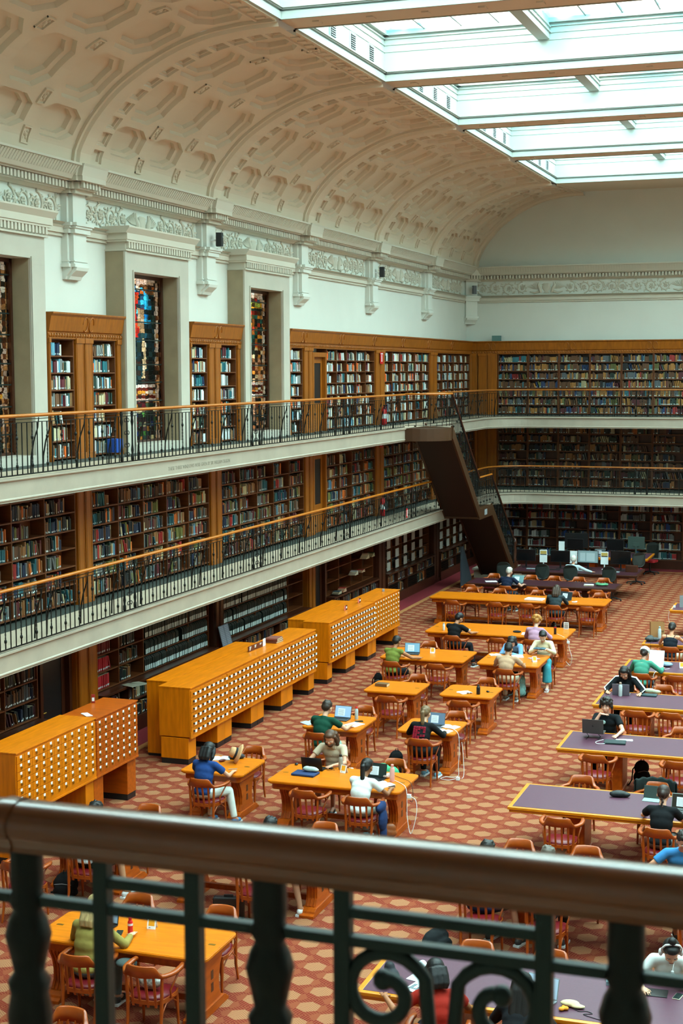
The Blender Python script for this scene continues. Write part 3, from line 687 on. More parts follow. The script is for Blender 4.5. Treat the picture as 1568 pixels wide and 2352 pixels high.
def fill_row(M, u0, u1, z, hmax, pal, phrase, full=None, depth=0.2, lab=0.5, inset=0.03, rr=R, fixed=None, size=1.0):
    """stand books from the left end of a shelf; the last few lean"""
    W = u1-u0; full = rr.choice([0.55, 0.7, 0.8, 0.9, 0.95, 0.97]) if full is None else full
    u = u0+0.008; n = 0; run = 0; c = None; hh = 0; lean = 0
    while u < u0+W*full:
        if run <= 0:
            c = rr.choice(PAL[pal]) if fixed is None else fixed; run = rr.choice([1, 1, 1, 1, 1, 2, 2, 5]); hh = rr.uniform(0.62, 0.92)*hmax; tt = rr.uniform(0.018, 0.045)*size
        run -= 1
        th = tt*rr.uniform(0.9, 1.1) if run else rr.uniform(0.016, 0.05)*size; h = hh*rr.uniform(0.97, 1.03) if run else rr.uniform(0.6, 0.93)*hmax
        if fixed is not None: h = hmax*0.88; th = 0.045*size
        if u+th > u1-0.005: break
        if lean == 0 and rr.random() < 0.03: lean = rr.uniform(0.08, 0.35)
        elif lean and rr.random() < 0.25: lean = 0
        n += 1
        q = 1+rr.uniform(-0.18, 0.18); col = tuple(min(1, x*q) for x in c[1])
        wd = th+(math.sin(lean)*h*0.25 if lean else 0)
        BOOKS.append((M, u, z, th, h*(math.cos(lean) if lean else 1), depth*rr.uniform(0.75, 1), inset+rr.uniform(0, 0.03), lean, col, c[0], rr.random() < lab, phrase, n))
        u += wd+(0.012 if lean else 0)
def part_mesh(name, boxes, mats, bevel=0):
    mb = MB()
    for b_ in boxes: mb.box(*b_)
    return mb.mesh(name, mats, bevel)
def case(M, u0, z0, cols, rows, rh, depth, label, group, pal, phrase, wood=None, loc_bays=None, labs=0.5, lv='', skip=(), full=None, back=WOODS, topz=None, size=1.0):
    """cols: shelf column edges (absolute u). rows: count, rh: row height. One bookcase = one thing."""
    wood = wood or WOODM; ul, ur = cols[0], cols[-1]
    org = M @ Vector(((ul), 0, z0)); t = thing('bookcase', label, 'bookcase', org, math.atan2(M[1][0], M[0][0]), group)
    H = rows*rh+0.04 if topz is None else topz-z0
    W = ur-ul
    link('back_panel', part_mesh('back_panel', [(0, W, depth-0.02, depth, 0, H)], [back]), t)
    for i, u in enumerate(cols):
        w_ = 0.028; a = max(0, u-ul-w_/2) if i < len(cols)-1 else W-w_
        link('divider' if 0 < i < len(cols)-1 else 'side_panel', part_mesh('divider', [(a, a+w_, 0.0, depth-0.02, 0, H)], [WOODS], 0.002), t)
    sm = {}
    for a, b_ in zip(cols, cols[1:]):
        for r in range(rows+1):
            zz = r*rh
            if zz+0.02 > H: continue
            key = round(b_-a, 3)
            if key not in sm: sm[key] = part_mesh('shelf', [(0.016, b_-a-0.014, 0.004, depth-0.02, -0.012, 0.012)], [WOODS])
            o = link('shelf', sm[key], t, (a-ul, 0, zz+0.012))
    for ci, (a, b_) in enumerate(zip(cols, cols[1:])):
        for r in range(rows):
            if (ci, r) in skip: continue
            zz = z0+r*rh+0.025; hm = min(rh-0.035, z0+H-zz-0.03)
            if hm < 0.1: continue
            ph = ('%s shelf down, %s column, %s' % (ORD[rows-1-r], ORD[ci], phrase)) if len(cols) > 2 else '%s shelf down, %s' % (ORD[rows-1-r], phrase)
            fill_row(M, a+0.016, b_-0.016, zz, hm, pal, ph, full, lab=labs, size=size)
    return t
def pilaster(M, u0, u1, z0, z1, label, d=0.0, wood=None):
    mb = MB(); w_ = u1-u0; n = 2 if w_ > 0.4 else 1
    mb.box(0, w_, 0.02, 0.25, 0, z1-z0)
    for i in range(n):
        a = w_*i/n+0.02; b_ = w_*(i+1)/n-0.02; mb.box(a, b_, -0.03, 0.02, 0, z1-z0)
        for c in (a+0.03, b_-0.03): mb.box(c-0.006, c+0.006, -0.038, -0.03, 0.12, z1-z0-0.09)
        mb.box(a-0.012, b_+0.012, -0.05, 0.02, 0, 0.12); mb.box(a-0.012, b_+0.012, -0.05, 0.02, z1-z0-0.09, z1-z0)
    o = mb.build('pilaster', [wood or WOODM], None, 0.004); o.location = M @ Vector((u0, 0, z0)); o.rotation_euler = (0, 0, math.atan2(M[1][0], M[0][0]))
    return tag(o, label, 'pilaster', 'carved oak pilasters between the bookcases')
def crown(M, u0, u1, label):
    """tall oak frieze with wave ovals and an egg and dart edge above the upper cases"""
    t = thing('oak_entablature', label, 'cornice', M @ Vector((u0, 0, 7.60)), math.atan2(M[1][0], M[0][0]), 'oak crowns above the upper gallery bookcases')
    W = u1-u0; mb = MB()
    mb.prism([(-0.02, 0.10), (-0.02, 0.12), (-0.05, 0.14), (-0.07, 0.25), (-0.10, 0.40), (-0.14, 0.44), (-0.14, 0.47), (0.25, 0.47), (0.25, 0.10)], 0, W, 0, 'x', Matrix.Identity(4))
    mb.box(0, W, -0.03, 0.2, 0.0, 0.10)
    link('frieze_board', mb.mesh('frieze_board', [WOODM], 0.003), t)
    mb = MB(); n = int(W/0.095)
    for i in range(n):
        x = (i+0.5)*W/n; mb.ball((x, -0.035, 0.065), (0.03, 0.02, 0.035), 8); mb.box(x+W/n/2-0.008, x+W/n/2+0.008, -0.05, -0.02, 0.03, 0.1)
    link('egg_and_dart_moulding', mb.mesh('moulding', [WOODM]), t)
    mb = MB(); c = W/2 if W < 4 else None
    for cx in ([c] if c else [1.0+2.9*i for i in range(int(W/2.9)+1) if 1.0+2.9*i < W-0.3]):
        for s in (-1, 1): mb.tube([(cx+s*0.11+0.085*math.cos(a)*s, -0.08-0.02*math.sin(a), 0.27+0.13*math.sin(a)) for a in [2*PI*i/14 for i in range(13)]], 0.014, 6)
    link('wave_ovals', mb.mesh('ovals', [WOODM]), t)
U = ML(-13.66); LW = ML(-13.42); G = ML(-13.50); UB = MBK(53.42); GR = 'oak bookcases of the reading room'
R7, RH = 7, 0.305
# --- upper gallery: the two narrow cases between the windows, then the long run
for k, nm in ((0, 'between the first and the middle stained glass window'), (1, 'between the middle and the right stained glass window')):
    o = MOD*(k); a = 23.38+o; sh = 'before middle window' if k == 0 else 'after middle window'
    case(U, a, 5.45, [a+0.10, a+0.95], R7, RH, 0.28, 'left half of the narrow oak bookcase '+nm, GR, 'modern', 'left case '+sh)
    pilaster(U, a+0.97, a+1.62, ZU, 7.62, 'paired oak pilasters %s' % nm)
    case(U, a, 5.45, [a+1.64, a+2.55], R7, RH, 0.28, 'right half of the narrow oak bookcase '+nm, GR, 'modern', 'right case '+sh)
    pilaster(U, a, a+0.09, ZU, 7.62, 'slim oak post at the left edge, '+sh); pilaster(U, a+2.56, a+2.75, ZU, 7.62, 'slim oak post at the right edge, '+sh)
    crown(U, a, a+2.76, 'carved oak crown over the narrow bookcases '+nm)
U3 = U
pilaster(U, 35.05, 35.2, ZU, 7.62, 'slim oak post beside the right stained glass window')
case(U, 35.2, 5.45, [35.2, 36.1], R7, RH, 0.28, 'single column oak bookcase right of the last stained glass window', GR, 'modern', 'narrow case past last window')
pilaster(U, 36.12, 36.80, ZU, 7.62, 'paired oak pilasters left of the upper gallery door')
def door(M, u0, u1, z0, z1, num, handle=False, dark=False):
    t = bpy.data.objects.new('door_%d' % num, None); COL.objects.link(t); t['kind'] = 'structure'; t.location = M @ Vector((u0, 0, z0)); t.rotation_euler = (0, 0, math.atan2(M[1][0], M[0][0]))
    W, H = u1-u0, z1-z0; wd = WOODD if dark else WOODM
    mb = MB(); mb.box(0, 0.09, -0.02, 0.12, 0, H); mb.box(W-0.09, W, -0.02, 0.12, 0, H); mb.box(0.09, W-0.09, -0.02, 0.12, H-0.12, H)
    o = mb.build('door_frame', [wd], t, 0.004); o['kind'] = 'structure'
    mb = MB(); mb.box(0.09, 0.2, 0.08, 0.12, 0, H-0.12); mb.box(W-0.2, W-0.09, 0.08, 0.12, 0, H-0.12); mb.box(0.2, W-0.2, 0.08, 0.12, 0, 0.75); mb.box(0.2, W-0.2, 0.08, 0.12, H-0.28, H-0.12)
    o = mb.build('door_leaf', [wd], t, 0.004); o['kind'] = 'structure'
    mb = MB(); mb.box(0.2, W-0.2, 0.095, 0.105, 0.75, H-0.28); o = mb.build('door_pane', [BLACK], t); o['kind'] = 'structure'
    if handle:
        mb = MB(); mb.tube([(0.14, 0.08, 1.02), (0.14, 0.03, 1.02), (0.24, 0.02, 1.02)], 0.012, 6); o = mb.build('door_handle', [BRASS], t); o['kind'] = 'structure'
door(U, 36.82, 37.86, ZU, 7.5, 1)
runs = [(37.9, 42.05, 5), (43.0, 47.9, 6), (48.8, 53.25, 6)]
for i, (a, b_, n) in enumerate(runs):
    case(U, a, 5.45, [a+(b_-a)*j/n for j in range(n+1)], R7, RH, 0.28, 'wide oak bookcase on the upper gallery, %s right of the door' % ORD[i], GR, 'modern', '%s case past upper door' % ORD[i])
    if i < 2: pilaster(U, b_+0.02, runs[i+1][0]-0.02, ZU, 7.62, 'paired oak pilasters right of the %s upper bookcase past the door' % ORD[i])
crown(U, 35.02, 53.45, 'long carved oak crown over the left wall bookcases')
pilaster(U, 53.27, 53.42, ZU, 7.62, 'oak corner post at the end of the left wall, upper gallery')
# --- back wall, three storeys
bx = [-12.65+1.115*i for i in range(11)]
pilaster(UB, -13.93, -13.42, ZU, 7.62, 'oak corner panel where the back wall meets the left wall, upper gallery'); pilaster(UB, -13.4, -12.68, ZU, 7.62, 'paired oak corner pilasters on the back wall, upper gallery')
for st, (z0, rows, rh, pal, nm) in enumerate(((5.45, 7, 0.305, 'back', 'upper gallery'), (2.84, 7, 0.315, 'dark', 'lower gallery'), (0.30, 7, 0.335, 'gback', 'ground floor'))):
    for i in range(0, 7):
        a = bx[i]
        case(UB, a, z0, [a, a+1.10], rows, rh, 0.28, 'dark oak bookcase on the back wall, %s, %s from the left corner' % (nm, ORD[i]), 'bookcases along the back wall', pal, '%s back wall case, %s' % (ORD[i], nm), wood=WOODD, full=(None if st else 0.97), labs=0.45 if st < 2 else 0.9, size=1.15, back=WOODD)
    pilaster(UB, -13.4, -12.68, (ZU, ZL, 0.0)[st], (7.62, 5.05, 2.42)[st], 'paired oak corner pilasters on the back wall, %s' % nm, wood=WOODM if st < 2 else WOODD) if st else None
    if st: pilaster(UB, -13.93, -13.42, (ZU, ZL, 0.0)[st], (7.62, 5.05, 2.42)[st], 'oak corner panel where the back wall meets the left wall, %s' % nm)
mb = MB(); mb.box(-13.4, 5, 53.36, 53.7, 0, 0.30); struct('baseboard_back', mb, WOODD)
crown(UB, -13.93, 3.0, 'long oak crown over the back wall bookcases')
# --- lower gallery on the left wall
low = [(18.45, 23.84, 5), (24.44, 29.68, 5), (30.34, 35.5, 5), (37.2, 41.35, 4), (42.15, 47.25, 5), (48.05, 53.1, 5)]
for i, (a, b_, n) in enumerate(low):
    case(LW, a, 2.86, [a+(b_-a)*j/n for j in range(n+1)], 7, 0.325, 0.30, 'oak bookcase on the lower gallery, %s bay from the left' % ORD[i], GR, 'old', '%s lower gallery bay' % ORD[i], topz=5.1, size=1.0)
for j, (a, b_) in enumerate(((23.86, 24.42), (29.70, 30.32), (35.52, 36.15), (41.37, 42.13), (47.27, 48.03), (53.12, 53.4))):
    pilaster(LW, a, b_, ZL, 5.1, 'paired oak pilasters right of the %s lower gallery bay' % ORD[j])
door(LW, 36.17, 37.17, ZL, 5.0, 2)
# --- ground floor on the left wall: ledge case with lattice cupboards and lower shelves, set-back shelves above
GM = ML(-13.30); YS = [(17.2, 22.55), (24.5, 29.75), (30.3, 35.6), (37.35, 41.4), (42.2, 47.3), (48.1, 53.0)]
for i, (a, b_) in enumerate(YS):
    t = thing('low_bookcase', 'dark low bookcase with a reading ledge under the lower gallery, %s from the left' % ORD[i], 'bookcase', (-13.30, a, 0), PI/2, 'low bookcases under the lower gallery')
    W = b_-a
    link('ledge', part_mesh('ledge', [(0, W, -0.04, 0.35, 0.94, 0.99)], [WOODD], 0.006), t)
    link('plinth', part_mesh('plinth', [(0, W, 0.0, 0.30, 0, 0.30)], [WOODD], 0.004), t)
    link('back_panel', part_mesh('back_panel', [(0, W, 0.28, 0.30, 0.3, 0.94)], [WOODD]), t)
    link('shelf', part_mesh('shelf', [(0, W, 0.0, 0.28, 0.63, 0.66)], [WOODD]), t)
    n = 5
    for j in range(n+1): link('divider', part_mesh('divider', [(W*j/n-0.015*(j > 0), W*j/n+0.015*(j < n), 0, 0.28, 0.3, 0.94)], [WOODD]), t)
    for j in range(n):
        ph = 'lower row of the %s ledge case' % ORD[i]
        fill_row(GM, a+W*j/n+0.03, a+W*(j+1)/n-0.03, 0.665, 0.26, 'dark', 'upper row, %s column of the %s ledge case' % (ORD[j], ORD[i]))
        if j % 2 == 0:
            mb = MB(); x0_, x1_ = W*j/n+0.03, W*(j+1)/n-0.03
            for q in range(14): xx = x0_+(x1_-x0_)*q/13; mb.box(xx-0.004, xx+0.004, -0.006, 0.004, 0.32, 0.62)
            for q in range(5): zz = 0.34+0.065*q; mb.box(x0_, x1_, -0.008, 0.002, zz-0.004, zz+0.004)
            link('lattice_grille', mb.mesh('lattice_grille', [IRON]), t)
        else:
            fill_row(GM, a+W*j/n+0.03, a+W*(j+1)/n-0.03, 0.305, 0.31, 'dark', 'bottom row, %s column of the %s ledge case' % (ORD[j], ORD[i]))
gsk = {1: {}, }
# upper ground shelves
for i, (a, b_) in enumerate(YS):
    n = 5 if i != 3 else 4
    cols = [a+(b_-a)*j/n for j in range(n+1)]
    skip = set()
    if i == 1: skip = {(c, r) for c in (2, 3, 4) for r in range(5)} | {(0, r) for r in range(5)}
    if i == 2: skip = {(c, r) for c in range(5) for r in range(5)}
    if i == 3: skip = {(c, r) for c in range(4) for r in range(5)}
    if i in (4, 5): skip = {(c, r) for c in range(1, 5) for r in range(1, 5)}
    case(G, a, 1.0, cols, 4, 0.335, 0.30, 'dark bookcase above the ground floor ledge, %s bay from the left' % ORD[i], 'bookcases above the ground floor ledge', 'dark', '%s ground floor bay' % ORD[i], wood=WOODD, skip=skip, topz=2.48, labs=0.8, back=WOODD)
    if i == 1:
        for r, c in ((0, ('red', hexc('B01820'))), (1, ('red', hexc('A81420'))), (2, ('dark red', hexc('6E1A1A'))), (3, ('dark red', hexc('5A1414')))):
            fill_row(G, cols[0]+0.02, cols[1]-0.02, 1.0+0.335*r+0.025, 0.29, 'dark', '%s shelf of the red reference volumes' % ORD[r], 0.72, lab=0.95, fixed=c, rr=random.Random(r), size=0.8)
for j, (a, b_) in enumerate(((23.72, 24.45), (29.8, 30.26), (35.65, 36.15), (41.45, 42.15), (47.35, 48.05))):
    pilaster(ML(-13.38), a, b_, 0, 2.48, 'dark oak pilasters right of the %s ground floor bay' % ORD[j], wood=WOODD if j not in (0, 2) else WOODM)
door(ML(-13.5), 22.6, 23.7, 0, 2.45, 3, True, True); door(ML(-13.5), 36.2, 37.3, 0, 2.45, 4, False, True)
# --- black box files with white labels
bf = thing('box_file_source', '', 'box file'); bpy.data.objects.remove(bf)
mb = MB(); mb.prism([(0, 0), (0.30, 0), (0.30, 0.28), (0.05, 0.28), (0, 0.23)], 0, 0.07, 0, 'x')
mb.v = [(x, y, z) for x, y, z in mb.v]; bfm = mb.mesh('box_file', [mat('bottle_green_board', '10201C', 0.5)], 0.003)
mb = MB(); mb.box(0.006, 0.064, -0.004, 0.0, 0.02, 0.115); bfl = mb.mesh('spine_label', [mat('label_white', 'C9DAD8', 0.6)])
for (bi, u0, u1, nm) in ((1, 26.65, 29.7, 'left'), (2, 30.36, 34.5, 'right')):
    for r in range(3):
        n = int((u1-u0)/0.083); z = 1.0+0.335*(r)+0.026
        for i in range(n):
            if R.random() < 0.04: continue
            t = thing('box_file', 'green box file with white label, %s on the %s shelf up, %s bay' % (ORD[i], ORD[r], nm), 'box file', (-13.50+0.02*R.random(), u0+i*0.083, z), PI/2, 'dark green box files with white labels')
            link('box', bfm, t); link('spine_label', bfl, t)
            if R.random() < 0.25: t.rotation_euler = (0, R.uniform(-0.05, 0.05), PI/2)
# --- build the books: the largest 300 as things, the rest as one mass
bpr = {}
def book_proto(lb):
    mb = MB(); n = 5
    # unit book: x thickness, y depth (spine at y=0), z height
    sp = [(0.5-0.5*math.cos(PI*i/n), 0.06-0.06*math.sin(PI*i/n)) for i in range(n+1)]
    mb.prism([(x, y) for x, y in sp]+[(1, 1), (0.86, 1), (0.86, 0.1), (0.14, 0.1), (0.14, 1), (0, 1)], 0, 1, 0)
    mb.box(0.14, 0.86, 0.1, 0.97, 0.02, 0.975, 1)
    for zz in (0.12, 0.86): mb.box(0.06, 0.94, -0.003, 0.03, zz, zz+0.012, 0)
    if lb: mb.box(0.12, 0.88, -0.006, 0.03, 0.06, 0.17, 2)
    return mb.mesh('book', [BOOKM, CREAMP, WHITE])
bpr = {True: book_proto(True), False: book_proto(False)}
def score(b_):
    p = b_[0] @ Vector((b_[1], 0, b_[2]+b_[4]/2)); d = p-EYE; z = d.dot(_f); x = 784+FPX*d.dot(_r)/z; y = 1176-FPX*d.dot(_u)/z
    if not (6 < x < 1560 and 20 < y < 2330): return 0
    if p.z < 1.0 or (p.x < -13 and p.z < 2.6 and p.y < 21): return 0
    return b_[3]*b_[4]/z/z*(abs(d.x)/d.length if b_[0][0][0] == 0 else abs(d.y)/d.length)
sc = sorted(range(len(BOOKS)), key=lambda i: -score(BOOKS[i])); top = set(sc[:300])
mb = MB(); mv, mf, mc = [], [], []
WHT = hexc('C4D4D4')
for i, b_ in enumerate(BOOKS):
    M, u, z, th, h, dp, ins, lean, col, cn, lb, ph, n = b_
    if i in top:
        hd = hexc
        siz = 'tall' if h > 0.255 else ('short' if h < 0.2 else 'medium')
        o = bpy.data.objects.new('book', bpr[lb]); COL.objects.link(o)
        o.location = M @ Vector((u, ins, z)); o.scale = (th, dp, h); o.color = (*col, 1)
        o.rotation_euler = (0, -lean if lean else 0, math.atan2(M[1][0], M[0][0]))
        if lean: o.rotation_euler = (Matrix.Rotation(math.atan2(M[1][0], M[0][0]), 3, 'Z') @ Matrix.Rotation(-lean, 3, 'Y')).to_euler(); o.location = M @ Vector((u+math.sin(lean)*h*0.25, ins, z))
        tag(o, '%s book, %s on %s' % (cn, ORD[n-1], ph), 'book', 'books on the left wall shelves')
        continue
    s = math.sin(lean)*h; q = []
    for du, dw, dz in ((0, 0, 0), (th, 0, 0), (th, dp, 0), (0, dp, 0), (0, 0, h), (th, 0, h), (th, dp, h), (0, dp, h)):
        p = M @ Vector((u+du+(s*0.25 if dz == 0 and lean else 0)-(s*0.75 if dz and lean else 0)+(s*0.75 if lean else 0), ins+dw, z+dz)); q.append(tuple(p))
    o_ = len(mv); mv += q; mf += [tuple(o_+j for j in f) for f in ((0, 1, 5, 4), (1, 2, 6, 5), (3, 0, 4, 7))]; mc += [col]*12
    pg = hexc('B8A988'); mf.append(tuple(o_+j for j in (4, 5, 6, 7))); mc += [pg]*4
    if lb:
        o_ = len(mv)
        for du, dz in ((0.12, 0.08), (0.88, 0.08), (0.88, 0.2), (0.12, 0.2)): mv.append(tuple(M @ Vector((u+th*du+(s*0.25 if lean else 0), ins-0.002, z+h*dz))))
        mf.append((o_, o_+1, o_+2, o_+3)); mc += [WHT]*4
me = bpy.data.meshes.new('books'); me.from_pydata(mv, [], mf); me.materials.append(BOOKA)
ca = me.color_attributes.new('Col', 'FLOAT_COLOR', 'CORNER'); fl = []
for c in mc: fl += [c[0], c[1], c[2], 1]
ca.data.foreach_set('color', fl)
o = link('book', me); tag(o, 'all the smaller and farther books filling the wall shelves', 'books', 'books on the wall shelves', 'stuff')

# ================================================================ gallery railings
def twisted(h):
    mb = MB(); vs = []; n = 40
    for i in range(n+1):
        z = h*i/n; a = z*26 if 0.15*h < z < 0.9*h else (0.15*h*26 if z <= 0.15*h else 0.9*h*26)
        for j in range(4): b_ = a+PI/4+j*PI/2; vs.append((0.011*math.cos(b_), 0.011*math.sin(b_), z))
    mb.add(vs, [(i*4+j, i*4+(j+1) % 4, (i+1)*4+(j+1) % 4, (i+1)*4+j) for i in range(n) for j in range(4)])
    for z in (0.16*h, 0.70*h): mb.lathe([(0.012, -0.03), (0.022, -0.015), (0.022, 0.015), (0.012, 0.03)], (0, 0, z), 8)
    return mb.mesh('baluster', [IRON])
BH = 0.80
tw = twisted(BH)
mb = MB(); mb.box(-0.007, 0.007, -0.007, 0.007, 0, BH); pb = mb.mesh('baluster', [IRON])
mb = MB(); mb.lathe([(0.018, 0), (0.03, 0.03), (0.03, 0.1), (0.018, 0.13), (0.028, 0.2), (0.016, 0.3), (0.016, 0.62), (0.03, 0.7), (0.02, 0.76), (0.03, 0.84), (0.018, 0.9)], (0, 0, 0), 8); nw = mb.mesh('newel', [IRON])
mb = MB()
for (z, s) in ((0.72, 1), (0.5, 1), (0.3, -1), (0.12, 1)):
    for sd in (-1, 1):
        mb.tube([(0, sd*(0.055-0.05*math.cos(a)*(1-a/9)), z+s*0.05*math.sin(a)*(1-a/9)) for a in [i*0.55 for i in range(12)]], 0.007, 5)
mb.box(-0.009, 0.009, -0.009, 0.009, 0, 0.8); spn = mb.mesh('scroll_panel', [IRON])
mb = MB(); mb.tube([(-0.16, 0, 0), (-0.15, 0, 0.25), (-0.10, 0, 0.5), (-0.02, 0, 0.72), (0.0, 0, 0.88)], [0.014, 0.013, 0.012, 0.010, 0.008], 6); brm = mb.mesh('brace', [IRON])
def rail_profile(M, pts3, wood, r=0.038):
    """moulded handrail: flattened round over a square fillet"""
    mb = MB(); mb.tube([(p[0], p[1], p[2]-0.03) for p in pts3], r, 10, 0, None, True, 0.75); return mb
def railing(path, z, label, dist0=0.0, panel_at=None, wood=None, braces=True):
    """path: 2D polyline in world; z: walkway level; handrail top at +0.97"""
    o0 = Vector((path[0][0], path[0][1], z)); t = thing('gallery_railing', label, 'railing', o0, 0, 'wrought iron gallery railings')
    P = [Vector((p[0]-path[0][0], p[1]-path[0][1], 0)) for p in path]
    off = lambda zz: [(p.x, p.y, zz) for p in P]
    link('handrail', rail_profile(None, off(0.965), wood).mesh('handrail', [wood or WOODE]), t)
    for zz, r in ((0.88, 0.008), (0.83, 0.008), (0.035, 0.014)):
        mb = MB(); mb.tube(off(zz), r, 4); link('rail_bar', mb.mesh('rail_bar', [IRON]), t)
    L = 0; segs = []
    for a, b_ in zip(P, P[1:]): segs.append((L, a, b_)); L += (b_-a).length
    def pos(d):
        for (l0, a, b_) in reversed(segs):
            if d >= l0: q = (b_-a); return a+q*((d-l0)/q.length), math.atan2(q.y, q.x)-PI/2
        return P[0], 0
    n = int(L/0.148)
    for i in range(n):
        d = (i+0.5)*L/n; p, a = pos(d)
        if panel_at is not None and abs(d-panel_at) < 0.22: continue
        link('baluster', tw if i % 3 == 1 else pb, t, (p.x, p.y, 0.035), a)
    if panel_at is not None:
        for s in (-1, 0, 1):
            p, a = pos(panel_at+s*0.2); link('scroll_panel' if s == 0 else 'newel', spn if s == 0 else nw, t, (p.x, p.y, 0.03), a)
    if braces:
        for i in range(int(L/1.1)+1):
            d = 0.35+1.1*i
            if d < L: p, a = pos(d); link('brace', brm, t, (p.x, p.y, 0.02), a)
    return t
for lvl, z, yend in (('upper', ZU, 40.2), ('lower', ZL, 44.7)):
    y = 14.7; i = 0
    while y < yend-0.1:
        y2 = min(y+MOD, yend)
        if yend-y2 < 1.2: y2 = yend
        pa = 23.5+MOD*round((y+y2)/2/MOD-23.5/MOD)-y
        railing([(XR+0.02, y), (XR+0.02, y2)], z, '%s length from the left of the iron railing along the %s left gallery' % (ORD[i], lvl), panel_at=pa if 0.5 < pa < y2-y-0.5 else None); y = y2; i += 1
    ys = 42.3 if lvl == 'upper' else 46.2
    railing([(XR+0.02, ys), (XR+0.02, 49.5)]+arc(-10.8, 49.5, 1.38, PI, PI/2, 10)[1:]+[(-9.5, YG)], z, 'curved corner length of the iron railing on the %s gallery, behind the stair' % lvl, wood=WOODM)
    railing([(-9.5, YG), (-4.0, YG)], z, 'straight iron railing across the back wall on the %s gallery' % lvl, panel_at=2.4, wood=WOODM)
# inscription cut in the upper fascia
io = text_obj('inscription', 'THESE THREE WINDOWS WERE GIVEN BY SIR WILLIAM DIXSON', 2.86, mat('carved_letters', '7E7868', 0.7), None)
io.rotation_euler = (PI/2, 0, PI/2); io.location = (XR+0.0315, 25.1, 5.18)
tag(io, 'carved inscription on the marble edge of the upper gallery', 'inscription')
# ================================================================ bronze staircase
st = thing('staircase', 'dark bronze staircase running down from the upper gallery to the floor', 'staircase', (-12.17, 40.2, 0))
XI, XO = 0.0, 1.09           # local x: inner and outer string
def ly(y): return y-40.2
land = [(XI, 0.0)]+[(XI+XO*math.sin(a), 0.0+0.85*(1-math.cos(a))) for a in [PI/2*i/8 for i in range(1, 9)]]+[(XO, ly(41.2)), (XI, ly(42.3))]
mb = MB(); mb.prism(land, ZU-0.37, ZU-0.005); link('landing', mb.mesh('landing', [BRONZE], 0.01), st)
def flight(y0, z0, y1, z1, nm):
    mb = MB(); th = 0.30
    for x in (XI, XO): mb.prism([(ly(y0), z0-th), (ly(y0), z0+0.06), (ly(y1), z1+0.06), (ly(y1), z1-th)], x-0.03, x+0.03, 0, 'x')
    link('string', mb.mesh('string', [BRONZE], 0.006), st)
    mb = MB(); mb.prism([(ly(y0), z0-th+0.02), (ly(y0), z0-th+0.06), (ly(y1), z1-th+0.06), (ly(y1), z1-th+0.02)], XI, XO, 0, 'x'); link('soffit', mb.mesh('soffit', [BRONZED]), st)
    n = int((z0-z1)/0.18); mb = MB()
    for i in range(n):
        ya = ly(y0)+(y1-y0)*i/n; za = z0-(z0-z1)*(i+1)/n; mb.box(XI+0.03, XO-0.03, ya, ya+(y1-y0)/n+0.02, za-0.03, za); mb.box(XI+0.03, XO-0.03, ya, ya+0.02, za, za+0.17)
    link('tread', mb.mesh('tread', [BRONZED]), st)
F1, F2 = (41.2, ZU-0.02, 44.4, ZL), (46.0, ZL, 49.3, 0.33)
flight(*F1, ''); flight(*F2, '')
mb = MB(); mb.box(XI, XO+0.03, ly(44.35), ly(46.05), ZL-0.30, ZL); mb.box(XO, XO+0.04, ly(44.35), ly(46.05), ZL-0.32, ZL+0.02); link('half_landing', mb.mesh('half_landing', [BRONZE], 0.01), st)
mb = MB(); mb.box(XO+0.035, XO+0.05, ly(44.95), ly(45.25), ZL-0.22, ZL-0.05); link('switch_plate', mb.mesh('switch_plate', [GREYP]), st)
def stair_rail(pts, nm, wood):
    mb = MB(); mb.tube([(x, ly(y), z+0.95) for x, y, z in pts], 0.035, 8, 0, None, True, 0.8); link('handrail', mb.mesh('handrail', [wood]), st)
    mb = MB()
    for zz in (0.88, 0.82, 0.08): mb.tube([(x, ly(y), z+zz) for x, y, z in pts], 0.008, 4)
    link('rail_bar', mb.mesh('rail_bar', [IRON]), st)
    d = 0
    for (a, b_) in zip(pts, pts[1:]):
        A, B = Vector(a), Vector(b_); L = math.hypot((B-A).x, (B-A).y); n = max(1, int(L/0.125))
        for i in range(n): p = A+(B-A)*((i+0.5)/n); link('baluster', tw if i % 3 == 1 else pb, st, (p.x, ly(p.y), p.z+0.05))
stair_rail([(p[0], p[1]+40.2, ZU) for p in land[:9]]+[(XO, 41.2, ZU)], 'a', WOODE)
stair_rail([(XO, 41.2, ZU), (XO, 44.4, ZL+0.02), ], 'b', WOODD); stair_rail([(XO, 44.4, ZL+0.02), (XO, 46.0, ZL+0.02)], 'c', WOODE); stair_rail([(XO, 46.0, ZL+0.02), (XO, 49.3, 0.36)], 'd', WOODD)
stair_rail([(XI, 42.3, ZU-0.9), (XI, 44.4, ZL+0.02)], 'e', WOODD)
mb = MB(); mb.box(-0.1, 0.1, -0.1, 0.1, 0, 0.25); mb.lathe([(0.06, 0.25), (0.09, 0.3), (0.05, 0.4), (0.08, 0.6), (0.05, 0.8), (0.09, 0.9), (0.07, 1.0), (0.02, 1.06)], (0, 0, 0), 10)
link('newel_post', mb.mesh('newel_post', [WOODD]), st, (XO, ly(49.35), 0.33))
mb = MB(); mb.box(-12.45, -10.85, 49.2, 50.5, 0, 0.26); mb.box(-12.5, -10.8, 49.15, 50.55, 0.26, 0.33); o = mb.build('stair_plinth', [STONE], None, 0.008); tag(o, 'cream stone plinth at the foot of the bronze staircase', 'plinth')
mb = MB(); mb.prism([(46.6, 0), (47.9, 0), (47.9, 0.2), (46.85, 1.35), (46.6, 1.35)], -12.24, -12.20, 0, 'x'); o = mb.build('side_panel', [mat('blue_grey_panel', '2E3C46', 0.6)]); tag(o, 'blue grey panel closing the space under the lower stair flight', 'panel')
